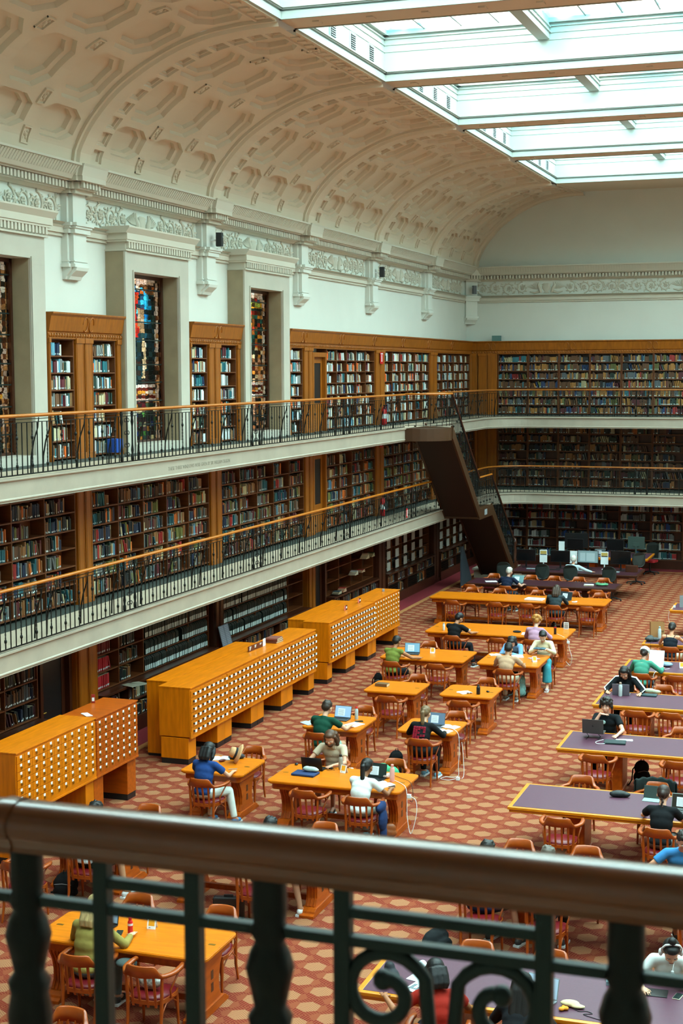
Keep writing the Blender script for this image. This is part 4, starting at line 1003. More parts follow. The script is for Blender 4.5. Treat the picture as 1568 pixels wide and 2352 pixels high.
# ================================================================ furniture
def chair_meshes():
    A = {}
    # bent crest rail and arms in one horseshoe
    path = []
    for i in range(33):
        a = PI*(i/32)*1.0; x = -0.285*math.cos(a); y = 0.02-0.30*math.sin(a)
        path.append((x, y))
    path = [(-0.27, 0.20), (-0.285, 0.12)]+path+[(0.285, 0.12), (0.27, 0.20)]
    rows = []
    for i, (x, y) in enumerate(path):
        p0 = path[max(0, i-1)]; p1 = path[min(len(path)-1, i+1)]; t = Vector((p1[0]-p0[0], p1[1]-p0[1])).normalized(); nrm = Vector((-t.y, t.x))
        f = max(0, min(1, (0.205-abs(x))/0.06)); f = f*f*(3-2*f) if y < -0.1 else 0
        zt = 0.725+0.115*f; zb = 0.69+0.015*f; w_ = 0.030-0.014*f; lean = -0.03*f
        if i in (0, len(path)-1): w_ = 0.022
        c = []
        for (a, b_) in ((-w_, zb), (w_, zb), (w_, (zb+zt)/2+0.005), (w_*0.9+lean*0, zt-0.006), (w_*0.5, zt), (-w_*0.5, zt), (-w_*0.9, zt-0.006)):
            k = (b_-zb)/(zt-zb); c.append((x+nrm.x*a*1, y+nrm.y*a+lean*k, b_))
        rows.append(c+[c[0]])
    mb = MB(); mb.sheet(rows, 0, True); mb.add(rows[0][:-1], [tuple(range(7))]); mb.add(rows[-1][:-1], [tuple(range(7))[::-1]])
    A['crest_rail'] = mb.mesh('crest_rail', [WOODC], fix=True)
    mb = MB(); mb.box(-0.018, 0.018, -0.298, -0.29, 0.765, 0.79); A['number_plate'] = mb.mesh('number_plate', [BRASS])
    # slats
    for k, x in enumerate((-0.13, -0.045, 0.045, 0.13)):
        mb = MB(); y1 = 0.02-0.30*math.sin(math.acos(-x/0.285)); y0 = -0.185-0.01*(1-abs(x)/0.13)
        mb.prism([(y0-0.008, 0.355), (y0+0.008, 0.355), (y1+0.014, 0.72), (y1-0.004, 0.72)], x-0.014, x+0.014, 0, 'x'); A['slat%d' % k] = mb.mesh('slat', [WOODC], 0.003)
    # seat ring and cushion
    out = [(0.0, -0.215), (0.12, -0.205), (0.19, -0.15), (0.225, -0.02), (0.235, 0.12), (0.215, 0.20), (0.14, 0.232), (0, 0.24)]
    out = out+[(-x, y) for x, y in out[::-1][1:-1]]
    mb = MB(); mb.prism(out, 0.385, 0.435); A['seat_frame'] = mb.mesh('seat_frame', [WOODC], 0.006)
    mb = MB(); rows = []
    for k, (s, z) in enumerate(((0.95, 0.433), (0.95, 0.445), (0.88, 0.462), (0.6, 0.474), (0.25, 0.479), (0.0, 0.48))): rows.append([(x*s, y*s, z) for x, y in out+[out[0]]])
    mb.sheet(rows, 0, True); A['seat'] = mb.mesh('seat', [MAROON], fix=True)
    # legs
    mb = MB(); mb.tube([(0.195, 0.19, 0.40), (0.20, 0.205, 0.2), (0.205, 0.215, 0.0)], [0.022, 0.018, 0.014], 8); A['front'] = mb.mesh('leg', [WOODC])
    mb = MB(); mb.tube([(0.208, -0.195, 0.71), (0.195, -0.185, 0.42), (0.19, -0.20, 0.2), (0.195, -0.245, 0.0)], [0.016, 0.02, 0.018, 0.014], 8); A['rear'] = mb.mesh('leg', [WOODC])
    # bentwood arm supports and hoops below the seat
    mb = MB(); mb.tube([(0.272, 0.14, 0.69), (0.268, 0.03, 0.62), (0.245, -0.07, 0.52), (0.232, -0.03, 0.425), (0.228, 0.08, 0.40)], 0.011, 6); A['arm'] = mb.mesh('arm_support', [WOODC])
    mb = MB(); mb.tube([(0.205, 0.20, 0.12), (0.205, 0.17, 0.30), (0.205, 0.06, 0.375), (0.2, -0.08, 0.375), (0.197, -0.175, 0.30), (0.197, -0.205, 0.12)], 0.009, 6)
    A['hoop'] = mb.mesh('side_hoop', [WOODC])
    mb = MB(); mb.tube([(-0.2, 0.205, 0.14), (-0.17, 0.2, 0.30), (-0.06, 0.2, 0.37), (0.06, 0.2, 0.37), (0.17, 0.2, 0.30), (0.2, 0.205, 0.14)], 0.009, 6); A['fhoop'] = mb.mesh('front_hoop', [WOODC])
    return A
CM = chair_meshes()
def make_chair(label, loc, rz, group):
    t = thing('armchair', label, 'chair', loc, rz, group)
    link('crest_rail', CM['crest_rail'], t); link('number_plate', CM['number_plate'], t)
    for k in range(4): link('slat', CM['slat%d' % k], t)
    link('seat_frame', CM['seat_frame'], t); link('seat', CM['seat'], t)
    for s in (1, -1):
        for n, k in (('leg', 'front'), ('leg', 'rear'), ('arm_support', 'arm'), ('side_hoop', 'hoop')):
            o = link(n, CM[k], t); o.scale = (s, 1, 1)
    link('front_hoop', CM['fhoop'], t)
    return t
CHG = 'bentwood armchairs with maroon seats'
proto_chair = None
def chair(x, y, rz, label):
    global proto_chair
    if proto_chair is None: proto_chair = make_chair(label, (x, y, 0), rz, CHG); return proto_chair
    return copy_tree(proto_chair, label, (x, y, 0), rz)
N_, S_ = 0.0, PI
TZ = 0.76
def wood_table(x0, x1, y0, y1, label, group='honey oak reading tables on trestles'):
    cx, cy_ = (x0+x1)/2, (y0+y1)/2; W, D = x1-x0, y1-y0; t = thing('reading_table', label, 'table', (cx, cy_, 0), 0, group)
    a, b_ = W/2, D/2
    mb = MB(); mb.prism(rrect(-a, a, -b_, b_, 0.09), 0.725, 0.755, 0, 'z', None, True); mb.prism(rrect(-a+0.012, a-0.012, -b_+0.012, b_-0.012, 0.085), 0.755, TZ); mb.prism(rrect(-a+0.02, a-0.02, -b_+0.02, b_-0.02, 0.08), 0.71, 0.725)
    link('table_top', mb.mesh('table_top', [WOODT], 0.003), t)
    mb = MB(); mb.prism(rrect(-a+0.06, a-0.06, -b_+0.06, b_-0.06, 0.06), 0.62, 0.71); link('apron', mb.mesh('apron', [WOODR], 0.004), t)
    for s in (-1, 1):
        for q in ((-1, 1) if W > 1.5 else (1,)):
            mb = MB(); xx = s*(a-0.12); mb.box(xx-0.04, xx+0.04, q*0.0-0.02, q*0.0+0.02, 0.7605, 0.7625); 
        link('power_inlet', mb.mesh('power_inlet', [BRASS]), t)
    hw = min(0.42, b_-0.06); xs = a-0.20
    for s in (-1, 1):
        x = s*xs; tr = None
        # flared fluted standard: wide at the top and foot, waisted between
        pr = [(0.30, 0.62), (0.30, 0.55), (0.235, 0.45), (0.20, 0.32), (0.205, 0.20), (0.26, 0.10), (-0.26, 0.10), (-0.205, 0.20), (-0.20, 0.32), (-0.235, 0.45), (-0.30, 0.55), (-0.30, 0.62)]
        k = hw/0.42; mb = MB(); mb.prism([(p*k, z) for p, z in pr], x-0.075, x+0.075, 0, 'x')
        o = link('trestle', mb.mesh('trestle', [WOODR], 0.006), t)
        mb = MB()
        for q in (-1, 1):
            for j in range(3):
                xx = x-0.045+0.045*j
                mb.tube([(xx, q*(0.302*k), 0.60), (xx, q*0.302*k, 0.55), (xx, q*0.237*k, 0.45), (xx, q*0.203*k, 0.32), (xx, q*0.208*k, 0.20), (xx, q*0.262*k, 0.11)], 0.009, 5)
        for zz in (0.28, 0.42):
            mb.box(x+s*0.073, x+s*0.078, -0.03, 0.03, zz-0.05, zz+0.05, 1)
        link('fluting', mb.mesh('fluting', [WOODR, WOODD]), o)
        mb = MB(); mb.prism([(-hw, 0), (hw, 0), (hw, 0.035), (hw-0.05, 0.05), (hw-0.06, 0.075), (hw-0.12, 0.10), (-hw+0.12, 0.10), (-hw+0.06, 0.075), (-hw+0.05, 0.05), (-hw, 0.035)], x-0.10, x+0.10, 0, 'x'); link('foot', mb.mesh('foot', [WOODR], 0.004), t)
    mb = MB(); mb.box(-xs+0.07, xs-0.07, -0.03, 0.03, 0.10, 0.17); link('stretcher', mb.mesh('stretcher', [WOODR], 0.004), t)
    return t
def leather_table(x0, x1, y0, y1, label, dark=False, peds=None, z=TZ):
    cx, cy_ = (x0+x1)/2, (y0+y1)/2; a, b_ = (x1-x0)/2, (y1-y0)/2; w = EDGE if not dark else WOODD
    t = thing('reading_table', label, 'table', (cx, cy_, 0), 0, 'long tables with purple leather tops')
    mb = MB(); mb.box(-a+0.06, a-0.06, -b_+0.06, b_-0.06, 0.72, TZ+0.001); link('leather_top', mb.mesh('leather_top', [PURPLED if dark else PURPLE]), t)
    mb = MB()
    for q in ((-a, a, -b_, -b_+0.062), (-a, a, b_-0.062, b_), (-a, -a+0.062, -b_+0.062, b_-0.062), (a-0.062, a, -b_+0.062, b_-0.062)): mb.box(*q, 0.72, TZ)
    mb.prism([(-b_+0.02, 0.68), (b_-0.02, 0.68), (b_-0.02, 0.72), (-b_+0.02, 0.72)], -a+0.02, a-0.02, 0, 'x')
    link('edge_moulding', mb.mesh('edge_moulding', [w], 0.008), t)
    mb = MB(); mb.box(-a+0.3, a-0.3, -b_+0.3, b_-0.3, 0.62, 0.68); link('apron', mb.mesh('apron', [WOODR if not dark else WOODD], 0.004), t)
    for px in (peds or (-a+0.92, a-0.92)):
        mb = MB(); mb.prism(rrect(px-0.13, px+0.13, -0.30, 0.30, 0.04), 0.0, 0.66); mb.prism(rrect(px-0.15, px+0.15, -0.33, 0.33, 0.04), 0.0, 0.05); link('pedestal', mb.mesh('pedestal', [WOODR if not dark else WOODD], 0.005), t)
    return t
TB = {}
def WT(k, x0, x1, y0, y1, d): TB[k] = (x0, x1, y0, y1, d); return wood_table(x0, x1, y0, y1, d)
WT('T1', -10.06, -9.0, 20.98, 22.02, 'small oak table with a straw sun hat on it')
WT('T2', -8.54, -6.4, 20.86, 21.94, 'oak table with a blue laptop case and pink bottle on it')
WT('T3', -9.28, -8.21, 24.32, 25.42, 'small oak table with an open laptop and clear water bottle')
WT('T4', -7.6, -6.56, 24.58, 25.58, 'small oak table with open notebooks and hanging white cables')
WT('T5', -9.2, -8.11, 27.52, 28.56, 'small oak table holding only a brown hardback book')
WT('T6', -7.68, -6.63, 27.6, 28.62, 'small oak table with a black travel cup and papers')
WT('T7', -9.95, -8.05, 30.9, 32.2, 'oak table with a yellow sign card, beside the card cabinets')
WT('T8', -7.76, -6.41, 30.88, 32.26, 'oak table shared by three readers with a mint backpack below')
WT('T9', -9.92, -6.5, 34.36, 35.84, 'long oak table with a black bottle and framed card at its end')
WT('T10', -11.32, -6.44, 39.66, 40.86, 'longest oak table, with a closed white folder and open laptop')
WT('F1', -8.6, -6.48, 14.08, 14.98, 'oak table nearest the railing, with a red bottle on it')
WT('F2', -10.45, -9.2, 17.4, 18.42, 'small oak table at the left behind the foreground railing')
WT('F3', -8.55, -6.42, 17.4, 18.42, 'oak table partly hidden by the foreground handrail')
def LT(k, x0, x1, y0, y1, d, dark=False, peds=None): TB[k] = (x0, x1, y0, y1, d); return leather_table(x0, x1, y0, y1, d, dark, peds)
RX = -0.6
for k, y0, y1, d in (('P1', 20.66, 21.98, 'purple topped table with a black pencil case and grey tablet'), ('P2', 24.23, 25.53, 'purple topped table with a laptop raised on a stand'), ('P3', 27.68, 28.98, 'purple topped table with a white steel bottle at its end'),
                   ('P4', 31.08, 32.38, 'purple topped table with a large open sheet of paper'), ('P5', 34.3, 35.6, 'purple topped table with a brown paper bag'), ('P6', 39.4, 40.7, 'purple topped table with a brown display sign'),
                   ('F4', 13.86, 15.06, 'purple topped table nearest the railing, with magazines on it'), ('F5', 17.3, 18.5, 'purple topped table mostly hidden by the foreground handrail')):
    LT(k, -4.72, RX, y0, y1, d)
LT('T11', -11.05, -6.62, 42.7, 43.9, 'dark purple table with green cloth at its right end', True)
LT('T12', -10.4, -6.45, 45.72, 47.4, 'dark computer table with four monitors facing the hall', True)
LT('T13', -9.6, -6.7, 49.95, 51.6, 'dark orange edged table with monitors near the back wall')
# chairs: (x, y, facing, label)
def dsc(k): return TB[k][4]
CL = []
def C(x, y, rz, label): CL.append(chair(x, y, rz+R.uniform(-0.05, 0.05), label)); return CL[-1]
J = 'bentwood armchair '
for x, y, r, l in [
 (-9.42, 20.64, N_, 'under the reader in a blue shirt at the straw hat table'), (-9.4, 22.2, S_, 'facing the camera behind the straw hat table'),
 (-7.72, 20.56, N_, 'empty, near side of the blue laptop case table'), (-6.85, 20.46, N_, 'with a navy jacket, under the ponytailed reader'),
 (-6.94, 22.15, S_, 'behind the pink bottle, with a green bag on it'), (-7.98, 22.3, S_, 'under the long-haired man in a beige shirt'),
 (-8.78, 23.95, N_, 'under the man in the dark green T-shirt'), (-8.6, 25.62, S_, 'behind the laptop of the man in green'),
 (-6.98, 24.1, N_, 'under the reader in the black printed sweatshirt'), (-6.87, 25.72, S_, 'empty, facing the camera behind the open notebooks'),
 (-8.5, 27.12, N_, 'empty, near side of the brown hardback table'), (-8.48, 28.72, S_, 'empty, far side of the brown hardback table'),
 (-7.08, 27.16, N_, 'empty, near side of the travel cup table'), (-7.08, 28.82, S_, 'empty, far side of the travel cup table'),
 (-9.44, 30.42, N_, 'under the man in the green tank top'), (-8.48, 30.44, N_, 'empty, right of the man in the green tank top'), (-9.3, 32.4, S_, 'empty, behind the yellow sign card'),
 (-6.95, 30.36, N_, 'under the man in the tan T-shirt'), (-6.6, 32.5, S_, 'under the woman in the cream blouse'), (-7.3, 32.5, S_, 'under the reader resting in a blue shirt'),
 (-9.02, 33.86, N_, 'under the man in black at the long oak table'), (-7.95, 33.86, N_, 'partly hidden behind the tan T-shirt reader'), (-7.15, 33.9, N_, 'under the reader in the pink top'),
 (-10.43, 39.1, N_, 'first from the left on the near side of the longest oak table'), (-9.25, 39.1, N_, 'second from the left on the near side of the longest oak table'), (-8.4, 39.12, N_, 'third from the left on the near side of the longest oak table'), (-7.66, 39.1, N_, 'under the reader in grey at the longest oak table'), (-6.8, 39.1, N_, 'rightmost on the near side of the longest oak table'),
 (-10.5, 41.1, S_, 'first from the left on the far side of the longest oak table'), (-9.7, 41.1, S_, 'second from the left on the far side of the longest oak table'), (-8.6, 41.1, S_, 'third from the left on the far side of the longest oak table'), (-7.6, 41.1, S_, 'behind the laptop on the longest oak table'), (-6.86, 41.1, S_, 'rightmost on the far side of the longest oak table'),
 (-10.75, 42.2, N_, 'first from the left on the near side of the dark purple table'), (-9.7, 42.2, N_, 'under the white-haired man in navy'), (-8.9, 42.25, N_, 'third from the left on the near side of the dark purple table'), (-8.02, 42.25, N_, 'fourth from the left on the near side of the dark purple table'), (-7.05, 42.2, N_, 'rightmost on the near side of the dark purple table'),
 (-10.6, 44.15, S_, 'first from the left on the far side of the dark purple table'), (-9.45, 44.15, S_, 'second from the left on the far side of the dark purple table'), (-8.75, 44.15, S_, 'third from the left on the far side of the dark purple table'), (-8.0, 44.15, S_, 'fourth from the left on the far side of the dark purple table'), (-7.25, 44.15, S_, 'behind the green cloth on the dark purple table'),
 (-3.88, 20.38, N_, 'empty, near side of the pencil case table'), (-2.5, 20.32, N_, 'under the braided woman in a black T-shirt'), (-3.94, 22.1, S_, 'empty, far side of the pencil case table'), (-2.82, 22.12, S_, 'with a dark jacket over its back'),
 (-3.98, 23.95, N_, 'left one on the near side of the laptop stand table'), (-2.68, 23.95, N_, 'right one on the near side of the laptop stand table'), (-2.86, 25.75, S_, 'empty, right of the curly-haired man'), (-4.1, 25.8, S_, 'under the curly-haired man with headphones'),
 (-3.82, 27.34, N_, 'left one on the near side of the white bottle table'), (-3.2, 27.36, N_, 'right one on the near side of the white bottle table'), (-3.6, 29.2, S_, 'empty, right of the woman in the striped jacket'), (-4.35, 29.2, S_, 'under the woman in the striped track jacket'),
 (-4.22, 30.76, N_, 'under the reader with a white cap'), (-3.5, 30.74, N_, 'empty, right of the reader with a white cap'),
 (-4.02, 33.95, N_, 'under the woman in the dark camisole'),
 (-7.8, 13.9, N_, 'under the blonde woman in the olive sweater'), (-7.0, 13.86, N_, 'with a patterned bag on its seat'), (-7.97, 15.25, S_, 'left one on the far side of the red bottle table'), (-6.89, 15.2, S_, 'right one on the far side of the red bottle table'),
 (-9.55, 17.12, N_, 'under the reader in a white shirt behind the railing'), (-9.53, 18.62, S_, 'facing the camera above the foreground handrail, left part'),
 (-7.12, 17.08, N_, 'under the dark-haired reader beside a black briefcase'), (-6.85, 18.62, S_, 'facing the camera above the foreground handrail, middle'),
 (-4.2, 17.02, N_, 'under the reader in navy shorts'), (-3.4, 17.02, N_, 'under the grey-haired reader behind the handrail'), (-4.16, 18.72, S_, 'left of two facing the camera above the handrail'), (-3.26, 18.72, S_, 'right of two facing the camera above the handrail'),
 (-3.82, 15.1, S_, 'left one on the far side of the magazine table'), (-3.02, 15.1, S_, 'right one on the far side of the magazine table'), (-3.75, 13.45, N_, 'under the reader in the red T-shirt'), (-2.92, 13.4, N_, 'under the dark-haired reader by the open laptop'),
 (-1.75, 15.2, S_, 'under the woman with white headphones'), (-1.62, 17.0, N_, 'with a maroon seat behind the woman with white headphones'),
 (-10.05, 16.35, N_, 'at the left edge of the picture behind the railing'), (-7.15, 12.15, S_, 'at the bottom edge, facing the camera'), (-9.0, 13.0, PI/2, 'at the lower left corner, only its arm showing')]:
    C(x, y, r, J+l)
# ---- office chairs
def office_chair(x, y, rz, label):
    t = thing('office_chair', label, 'office chair', (x, y, 0), rz, 'black swivel chairs at the computer tables')
    mb = MB()
    for i in range(5):
        a = 2*PI*i/5; mb.tube([(0, 0, 0.10), (0.30*math.cos(a), 0.30*math.sin(a), 0.06)], [0.022, 0.016], 6); mb.ball((0.30*math.cos(a), 0.30*math.sin(a), 0.03), 0.03, 8)
    link('star_base', mb.mesh('star_base', [BLACK]), t)
    mb = MB(); mb.tube([(0, 0, 0.1), (0, 0, 0.42)], 0.028, 8); link('gas_lift', mb.mesh('gas_lift', [BLACK]), t)
    mb = MB(); mb.prism(rrect(-0.24, 0.24, -0.22, 0.24, 0.1), 0.42, 0.50); link('seat', mb.mesh('seat', [mat('red_fabric', 'A0141E', 0.8)], 0.02), t)
    mb = MB(); rows = []
    for s in (0, 1):
        mbp = rrect(-0.22, 0.22, 0.60, 1.08, 0.17, 5); rows.append([(x_, -0.25-0.05*s+0.06*(x_/0.22)**2-0.12*(z-0.6)*0.3, z) for x_, z in mbp])
    n = len(rows[0]); mb.add(rows[0]+rows[1], [tuple(range(n)), tuple(range(n, 2*n))[::-1]]+[(i, n+i, n+(i+1) % n, (i+1) % n) for i in range(n)], 0, False)
    link('backrest', mb.mesh('backrest', [mat('dark_green_shell', '1C2624', 0.5)], 0.012), t)
    mb = MB(); mb.tube([(0, -0.02, 0.42), (0, -0.25, 0.44), (0, -0.30, 0.62)], 0.02, 6); link('back_stem', mb.mesh('back_stem', [BLACK]), t)
    return t
for x, y, r, l in ((-10.55, 45.6, 0.1, 'leftmost'), (-9.3, 45.55, 0.0, 'second from the left'), (-8.42, 45.5, 0.0, 'under the man in the white shirt'), (-7.2, 45.5, -0.15, 'rightmost')): office_chair(x, y, r, 'black swivel office chair at the computer table, '+l)
office_chair(-7.0, 49.3, 0.5, 'black swivel office chair between the two computer tables'); office_chair(-6.9, 51.9, 2.9, 'black swivel office chair behind the orange edged table')
# ---- card catalogue cabinets
def drawer_meshes():
    D = {}
    mb = MB(); mb.box(0, 1, 0.0, 0.014, 0, 1); D['front'] = mb.mesh('drawer', [WOODM])
    return D
def card_cabinet(y0, y1, cols, rows, dw, dh, z0, z1, depth, label, style, ends, X=-11.22):
    """cabinet fronts face +x; rotation maps local u to +y"""
    t = thing('card_catalogue', label, 'card catalogue', (X, y0, 0), PI/2, 'oak card catalogue cabinets')
    W = y1-y0; wd = WOODR if style in ('red',) else WOODT
    mb = MB(); mb.box(0, W, 0.012, depth, z0, z1-0.02); link('carcass', mb.mesh('carcass', [wd], 0.004), t)
    mb = MB(); mb.box(-0.004, W+0.004, -0.008, depth+0.01, z1-0.022, z1); link('top_board', mb.mesh('top_board', [wd], 0.004), t)
    dz0 = z1-0.05-rows*dh if style != 'tag' else z1-0.055-rows*dh
    mb = MB(); mb.box(0, W, -0.004, 0.02, z0, z0+0.10); mb.box(0, W, -0.012, 0.02, z0-0.03, z0); link('rail', mb.mesh('rail', [wd], 0.003), t)
    # legs: box piers with black plinths
    for a, b_ in ends:
        mb = MB(); mb.box(a, b_, 0.05, depth-0.03, 0.10, z0-0.02); link('leg', mb.mesh('leg', [wd], 0.004), t)
        mb = MB(); mb.box(a+0.006, b_-0.006, 0.056, depth-0.036, 0, 0.10); link('plinth', mb.mesh('plinth', [BLACK]), t)
    cw = (W-0.03)/cols
    mb = MB(); mb.box(0.004, cw-0.004, -0.006, 0.012, 0.004, dh-0.004); dm = mb.mesh('drawer', [wd], 0.002)
    if style == 'tag':
        mb = MB(); mb.tube([(cw/2, -0.006, dh*0.50), (cw/2, -0.05, dh*0.5)], 0.016, 6); hm = mb.mesh('pull', [BLACK])
        mb = MB(); mb.box(cw/2-0.036, cw/2+0.036, -0.056, -0.050, dh*0.5-0.018, dh*0.5+0.030); lm = mb.mesh('label_tag', [WHITE])
    else:
        mb = MB(); mb.box(cw/2-0.024, cw/2+0.024, -0.010, -0.006, dh*0.62, dh*0.62+0.036); lm = mb.mesh('label_holder', [WHITE])
        mb = MB(); mb.tube([(cw/2, -0.006, dh*0.5), (cw/2, -0.03, dh*0.48)], [0.008, 0.016], 8); mb.tube([(cw/2, -0.008, dh*0.3), (cw/2, -0.02, dh*0.28)], 0.007, 6); hm = mb.mesh('pull', [BRASS])
    for r in range(rows):
        for c in range(cols):
            d = link('drawer', dm, t, (0.015+c*cw, 0, dz0+r*dh)); link('label', lm, d); link('pull', hm, d)
    return t
# left pair
card_cabinet(18.1, 20.42, 11, 7, 0, 0.12, 0.70, 1.64, 0.62, 'card catalogue nearest the camera, yellow oak with small white labels', 'small', [(0.0, 0.32), (2.06, 2.32)])
card_cabinet(20.43, 21.85, 7, 7, 0, 0.12, 0.70, 1.62, 0.62, 'red oak card catalogue with a folded paper on top', 'red', [(0.0, 0.3), (1.12, 1.42)])
# middle run of four
for i in range(4):
    a = 23.9+i*1.615; card_cabinet(a, a+1.61, 8, 6, 0, 0.135, 0.50, 1.40, 0.62, 'white tagged card catalogue in the long middle run, %s from the left' % ORD[i], 'tag', [(0.0, 0.32), (1.27, 1.61)])
for i in range(2):
    a = 31.22+i*1.62; card_cabinet(a, a+1.615, 8, 6, 0, 0.135, 0.50, 1.40, 0.62, 'white tagged card catalogue in the far run, %s one' % ('left', 'right')[i], 'tag', [(0.0, 0.32), (1.28, 1.61)])
card_cabinet(34.47, 36.6, 10, 7, 0, 0.115, 0.50, 1.41, 0.62, 'farthest card catalogue with brass pulls and a metal clip on top', 'small', [(0.0, 0.3), (1.83, 2.13)])
# deeper backs standing against the first and third runs
for (a, b_, l) in ((24.3, 28.4, 'plain oak cabinet standing against the back of the middle catalogues'), (31.4, 34.4, 'plain oak cabinet standing against the back of the far catalogues')):
    t = thing('oak_cabinet', l, 'cabinet', (-11.86, a, 0), PI/2); mb = MB(); mb.box(0, b_-a, 0.0, 0.42, 0.05, 1.39); link('carcass', mb.mesh('carcass', [WOODT], 0.005), t)
    mb = MB(); mb.box(0.01, b_-a-0.01, 0.01, 0.41, 0, 0.05); link('plinth', mb.mesh('plinth', [BLACK]), t)
    mb = MB(); mb.box(-0.005, b_-a+0.005, -0.003, 0.425, 1.38, 1.402); link('top_board', mb.mesh('top_board', [WOODT], 0.003), t)
# ---- foreground railing
fg = thing('balcony_railing', 'dark wooden handrail and wrought iron balustrade right in front of the camera', 'railing', (-1.26, 2.0, ZU), 0)
def FX(px): return (px-784)*2.14/FPX*1.0
def fgx(px, py=2000):
    d = _f*FPX+_r*(px-784)-_u*(py-1176); return d.x*2.0/d.y+1.26
HR = mat('dark_handrail', '743810', 0.28, noise=(4, 0.2, (1, 6, 6)), coat=0.6)
prof = [(-0.042, -0.012), (-0.046, 0.006), (-0.036, 0.026), (-0.018, 0.037), (0.0, 0.040), (0.018, 0.037), (0.036, 0.026), (0.046, 0.006), (0.042, -0.012), (0.030, -0.026), (0.030, -0.046), (-0.030, -0.046), (-0.030, -0.026)]
def hand(p0, p1):
    mb = MB(); rows = []
    for p in (p0, p1): rows.append([(p[0], p[1]+a, b_) for a, b_ in prof+[prof[0]]])
    mb.sheet(rows, 0, True); return mb
ht = 6.335-ZU-0.036
mb = MB(); rows = []
for p in ((-1.6, -0.22), (0.012, 0.0), (3.0, 0.0)): rows.append([(p[0], p[1]+a, ht+b_*0.86) for a, b_ in prof+[prof[0]]])
mb.sheet(rows, 0, True); link('handrail', mb.mesh('handrail', [HR]), fg)
mb = MB(); rows = []
for p in ((0.0, 0.0), (0.026, 0.0)): rows.append([(p[0], p[1]+a*1.06, ht+b_*0.92) for a, b_ in prof+[prof[0]]])
mb.sheet(rows, 0, True); link('rail_joint', mb.mesh('rail_joint', [HR]), fg)
zb = lambda py: 0
def zat(px, py):
    d = _f*FPX+_r*(px-784)-_u*(py-1176); return 7.0+d.z*2.0/d.y-ZU
zl, zh = zat(784, 2155), zat(784, 2090)
def bar(x0, x1, z): mb = MB(); mb.box(x0, x1, -0.010, 0.010, z-0.008, z+0.008); return mb.mesh('cross_bar', [IRONG], 0.003)
link('cross_bar', bar(-1.6, 3.0, zl), fg)
link('cross_bar', bar(fgx(235), fgx(445), zl+0.042), fg); link('cross_bar', bar(fgx(788), fgx(1252), zl+0.042), fg)
mb = MB(); mb.box(-0.0125, 0.0125, -0.0125, 0.0125, 0.0, ht-0.04); mb.box(-0.019, 0.019, -0.019, 0.019, 0.55, 0.575); mb.box(-0.022, 0.022, -0.022, 0.022, 0.50, 0.55); sb = mb.mesh('square_bar', [IRONG], 0.003)
for px in (235, 445, 788, 1252, 1640): link('square_bar', sb, fg, (fgx(px), 0, 0))
mb = MB(); H = ht-0.04
mb.lathe([(0.016, 0), (0.016, H-0.50), (0.024, H-0.47), (0.030, H-0.40), (0.026, H-0.36), (0.034, H-0.31), (0.036, H-0.27), (0.030, H-0.235), (0.034, H-0.215), (0.024, H-0.20), (0.030, H-0.17), (0.037, H-0.14), (0.030, H-0.115), (0.022, H-0.10), (0.030, H-0.085), (0.024, H-0.07), (0.027, H-0.05), (0.026, H-0.02), (0.026, H)], (0, 0, 0), 16)
tb = mb.mesh('turned_baluster', [IRON])
for px in (62, 618, 1440): link('turned_baluster', tb, fg, (fgx(px), 0, 0))
xa, xb = fgx(788), fgx(1252); xm = (xa+xb)/2
for s in (-1, 1):
    mb = MB(); z0 = zl-0.006; rr_ = (xb-xa)/4-0.006; cx = xm+s*(rr_+0.018)
    pts = [(xm+s*0.004, 0, z0-0.26), (xm+s*0.012, 0, z0-0.19)]
    for i in range(26):
        a = PI*0.86-i*0.30 if s > 0 else PI*0.14+i*0.30; r = rr_*(1-0.028*i); pts.append((cx+r*math.cos(a), 0, z0-rr_+r*math.sin(a)-0.0))
    mb.tube(pts, [0.011]*3+[0.011]*24+[0.015], 8, flat=1.0); mb.ball((pts[-1][0], 0, pts[-1][2]), 0.016, 8); link('scroll', mb.mesh('scroll', [IRONG]), fg)
mb = MB(); mb.box(-1.6, 3.0, -0.015, 0.015, 0.03, 0.05); link('cross_bar', mb.mesh('cross_bar', [IRONG]), fg)
mb = MB(); mb.box(-4, 9, YF, 2.05, ZU-0.3, ZU); struct('floor', mb, FLOORB)
# ================================================================ people
def cap(mb, p0, p1, r0, r1, n=10, mi=0):
    p0, p1 = Vector(p0), Vector(p1); mb.tube([p0, p1], [r0, r1], n, mi); mb.ball(p0, r0, n, mi); mb.ball(p1, r1, n, mi)
def merge(mb, voxel, mats, name, smooth=4, extra=None):
    """fuse overlapping volumes into one continuous surface"""
    me = mb.mesh('raw', mats); o = bpy.data.objects.new('raw', me); COL.objects.link(o)
    m = o.modifiers.new('r', 'REMESH'); m.mode = 'VOXEL'; m.voxel_size = voxel; m.use_smooth_shade = True
    s = o.modifiers.new('s', 'SMOOTH'); s.factor = 0.5; s.iterations = smooth
    dg = bpy.context.evaluated_depsgraph_get(); out = bpy.data.meshes.new_from_object(o.evaluated_get(dg)); bpy.data.objects.remove(o); bpy.data.meshes.remove(me)
    out.name = name; out.materials.clear()
    for m_ in mats: out.materials.append(m_)
    out.polygons.foreach_set('use_smooth', [True]*len(out.polygons))
    return out
def skinmat(c): return mat('skin_'+c, c, 0.5, spec=0.35)
def cloth(c): return mat('cloth_'+c, c, 0.85, spec=0.2, noise=(7, 0.10), bump=(16, 0.35))
def hairmat(c): return mat('hair_'+c, c, 0.5, spec=0.4, noise=(30, 0.35, (1, 1, 0.2)))
